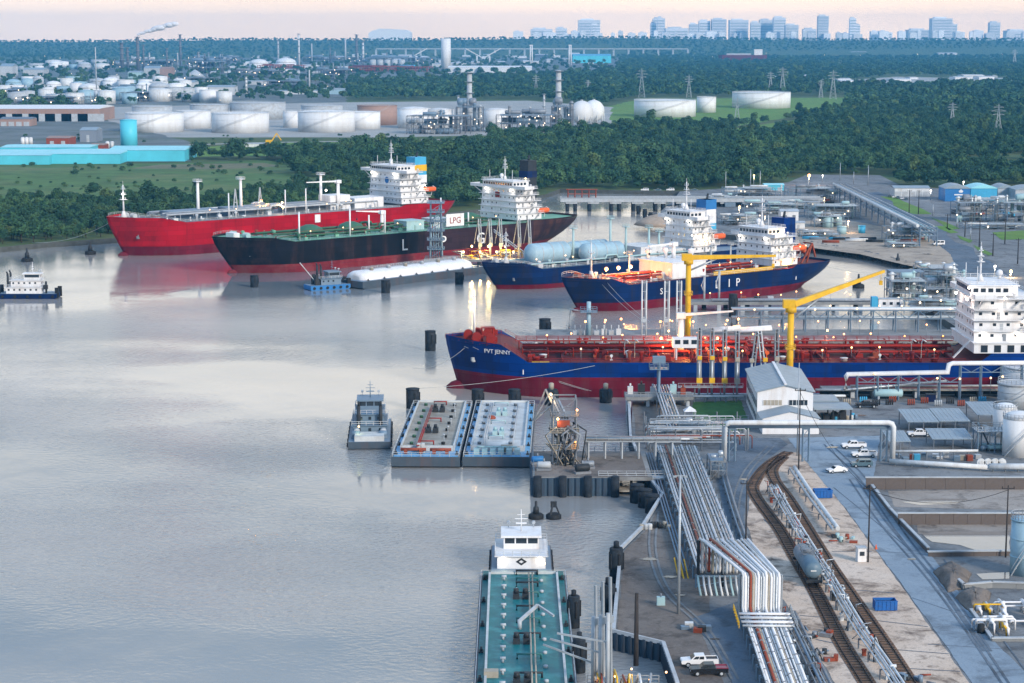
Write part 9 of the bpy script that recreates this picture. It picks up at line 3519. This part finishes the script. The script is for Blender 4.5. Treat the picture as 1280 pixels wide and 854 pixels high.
sset = set(single)
rest = [p for p in near_pts if p not in sset]
def tree_label(x, y):
 px, py = proj((x, y, 5))
 if px < 135:
  return "dense dark green tree on the left bank beside the water"
 if px < 420:
  return "leafy tree on the bank behind the red gas carrier"
 if px < 700:
  return "leafy tree in the belt behind the ships' white superstructures"
 if px < 1000:
  return "leafy tree on the far side of the creek bank"
 return "leafy tree at the front of the woods beyond the terminal"
for i, (x, y) in enumerate(single):
 lb = tree_label(x, y)
 o = thing("leafy_tree", lb, "tree", (x, y, ZG), rr.uniform(0, 6.28), "trees: " + lb)
 s = rr.uniform(.5, .85) if x < -60 else rr.uniform(.65, 1.12)
 o.scale = (s * rr.uniform(.9, 1.2), s * rr.uniform(.9, 1.2), s)
 for me, nm in ((TR_[i % 3], "trunk"), (NEAR[i % 6], "crown")):
  c = bpy.data.objects.new(nm, me)
  col.objects.link(c)
  c.parent = o
def scatter(name, label, pts_, meshes, smin, smax, seed, cat):
 """one woodland object: points carrying instanced crowns through geometry nodes"""
 rr = random.Random(seed)
 me = bpy.data.meshes.new(name)
 me.from_pydata([(x, y, rise(x, y)) for x, y in pts_], [], [])
 at = me.attributes.new("kind_index", 'INT', 'POINT')
 at.data.foreach_set("value", [rr.randrange(len(meshes)) for _ in pts_])
 at = me.attributes.new("turn", 'FLOAT_VECTOR', 'POINT')
 at.data.foreach_set("vector", [v for _ in pts_ for v in (0, 0, rr.uniform(0, 6.28))])
 at = me.attributes.new("size", 'FLOAT_VECTOR', 'POINT')
 ss = []
 for x, y in pts_:
  s = rr.uniform(smin, smax) * (1.35 if rr.random() < .12 else 1) * (.68 if y < 1400 and x < -40 else 1)
  ss += [s * rr.uniform(.9, 1.2), s * rr.uniform(.9, 1.2), s * rr.uniform(.85, 1.1)]
 at.data.foreach_set("vector", ss)
 o = bpy.data.objects.new(name, me)
 col.objects.link(o)
 o["kind"] = "stuff"
 o["label"] = label
 o["category"] = cat
 ng = bpy.data.node_groups.new(name + "_nodes", 'GeometryNodeTree')
 ng.interface.new_socket("Geometry", in_out='INPUT', socket_type='NodeSocketGeometry')
 ng.interface.new_socket("Geometry", in_out='OUTPUT', socket_type='NodeSocketGeometry')
 gi, go = ng.nodes.new("NodeGroupInput"), ng.nodes.new("NodeGroupOutput")
 jn = ng.nodes.new("GeometryNodeJoinGeometry")
 for m_ in meshes:
  oi = ng.nodes.new("GeometryNodeObjectInfo")
  oi.inputs["Object"].default_value = SRC[m_.name]
  oi.inputs["As Instance"].default_value = True
  oi.transform_space = 'ORIGINAL'
  ng.links.new(oi.outputs["Geometry"], jn.inputs[0])
 ip = ng.nodes.new("GeometryNodeInstanceOnPoints")
 ip.inputs["Pick Instance"].default_value = True
 ng.links.new(gi.outputs[0], ip.inputs["Points"])
 ng.links.new(jn.outputs[0], ip.inputs["Instance"])
 def na(nm, ty):
  n = ng.nodes.new("GeometryNodeInputNamedAttribute")
  n.data_type = ty
  n.inputs["Name"].default_value = nm
  return n.outputs[0]
 ng.links.new(na("kind_index", 'INT'), ip.inputs["Instance Index"])
 ng.links.new(na("turn", 'FLOAT_VECTOR'), ip.inputs["Rotation"])
 ng.links.new(na("size", 'FLOAT_VECTOR'), ip.inputs["Scale"])
 ng.links.new(ip.outputs[0], go.inputs[0])
 md = o.modifiers.new("scatter", 'NODES')
 md.node_group = ng
 return o
SRC = {}
for i, (x, y) in enumerate(single[:6]):
 pass
for o in col.objects:
 if o.name.startswith("crown") and o.data.name not in SRC:
  SRC[o.data.name] = o
for k, (ms, spot, nm, lb) in enumerate(((FAR, far_pts[:4], "leafy_tree", "tree among the far woods' nearest edge"), (SHRUB, shrubs[:3], "marsh_shrub", "low shrub on the marsh below cyan works"))):
 for me, (x, y) in zip(ms, spot):
  o = thing(nm, lb, "tree" if k == 0 else "shrub", (x, y, ZG), 0, "trees: " + lb)
  c = bpy.data.objects.new("crown" if k == 0 else "foliage", me)
  col.objects.link(c)
  c.parent = o
  SRC[me.name] = c
  if k == 0:
   t = bpy.data.objects.new("trunk", TR_[0])
   col.objects.link(t)
   t.parent = o
scatter("woodland", "dense green woodland covering the far bank", rest, NEAR, .5, 1.15, 1, "woods")
scatter("distant_woodland", "blue hazy woodland stretching to the skyline", far_pts[4:], FAR, .8, 1.35, 2, "woods")
scatter("marsh_scrub", "low green scrub over the marsh at left", shrubs[3:], SHRUB, .5, 1.15, 3, "scrub")
# ------------------------------------------------------------------ steam plume and haze
def volume(name, c, dens, noise=False, scale=.02):
 m = bpy.data.materials.new(name)
 m.use_nodes = True
 t = m.node_tree
 t.nodes.remove(t.nodes["Principled BSDF"])
 v = t.nodes.new("ShaderNodeVolumePrincipled")
 v.inputs["Color"].default_value = (*c, 1)
 v.inputs["Density"].default_value = dens
 v.inputs["Anisotropy"].default_value = 0
 t.links.new(v.outputs[0], t.nodes["Material Output"].inputs["Volume"])
 return m
p = G(173, 92)
k = p.y / FPX
base = Vector((p.x, p.y, ZG + 46 * k))
q = MB()
rr = random.Random(4)
for i in range(46):
 t = i / 45
 c = Vector((t * 46 * k, 0, (7 * t ** .6 + 8.0 * t) * k + rr.uniform(-.5, .5) * k))
 q.sphere(c, (1.2 + 4.2 * t ** .8) * k * rr.uniform(.5, 1.15) * (1 - .4 * t ** 3), 10, 7, rr.uniform(1, 2), 1, .8)
M['steam'] = pm('steam', (.88, .89, .91), 1.0, var=.05, spec=.0)
M['steam'].node_tree.nodes["Principled BSDF"].inputs["Alpha"].default_value = .55
o = q.build("steam_plume", M['steam'], None, "stuff", loc=base)
o["label"] = "white steam plume drifting right from the dark refinery stack"
o["category"] = "steam"
HAZE = 6e-5
q = MB()
q.box(-5200, -1000, -4, 5200, 13200, 225)
o = q.build("haze", volume('haze_volume', (.12, .54, 1.0), HAZE), None, "stuff")
o["label"] = "blue evening haze over the whole harbour"
o["category"] = "haze"
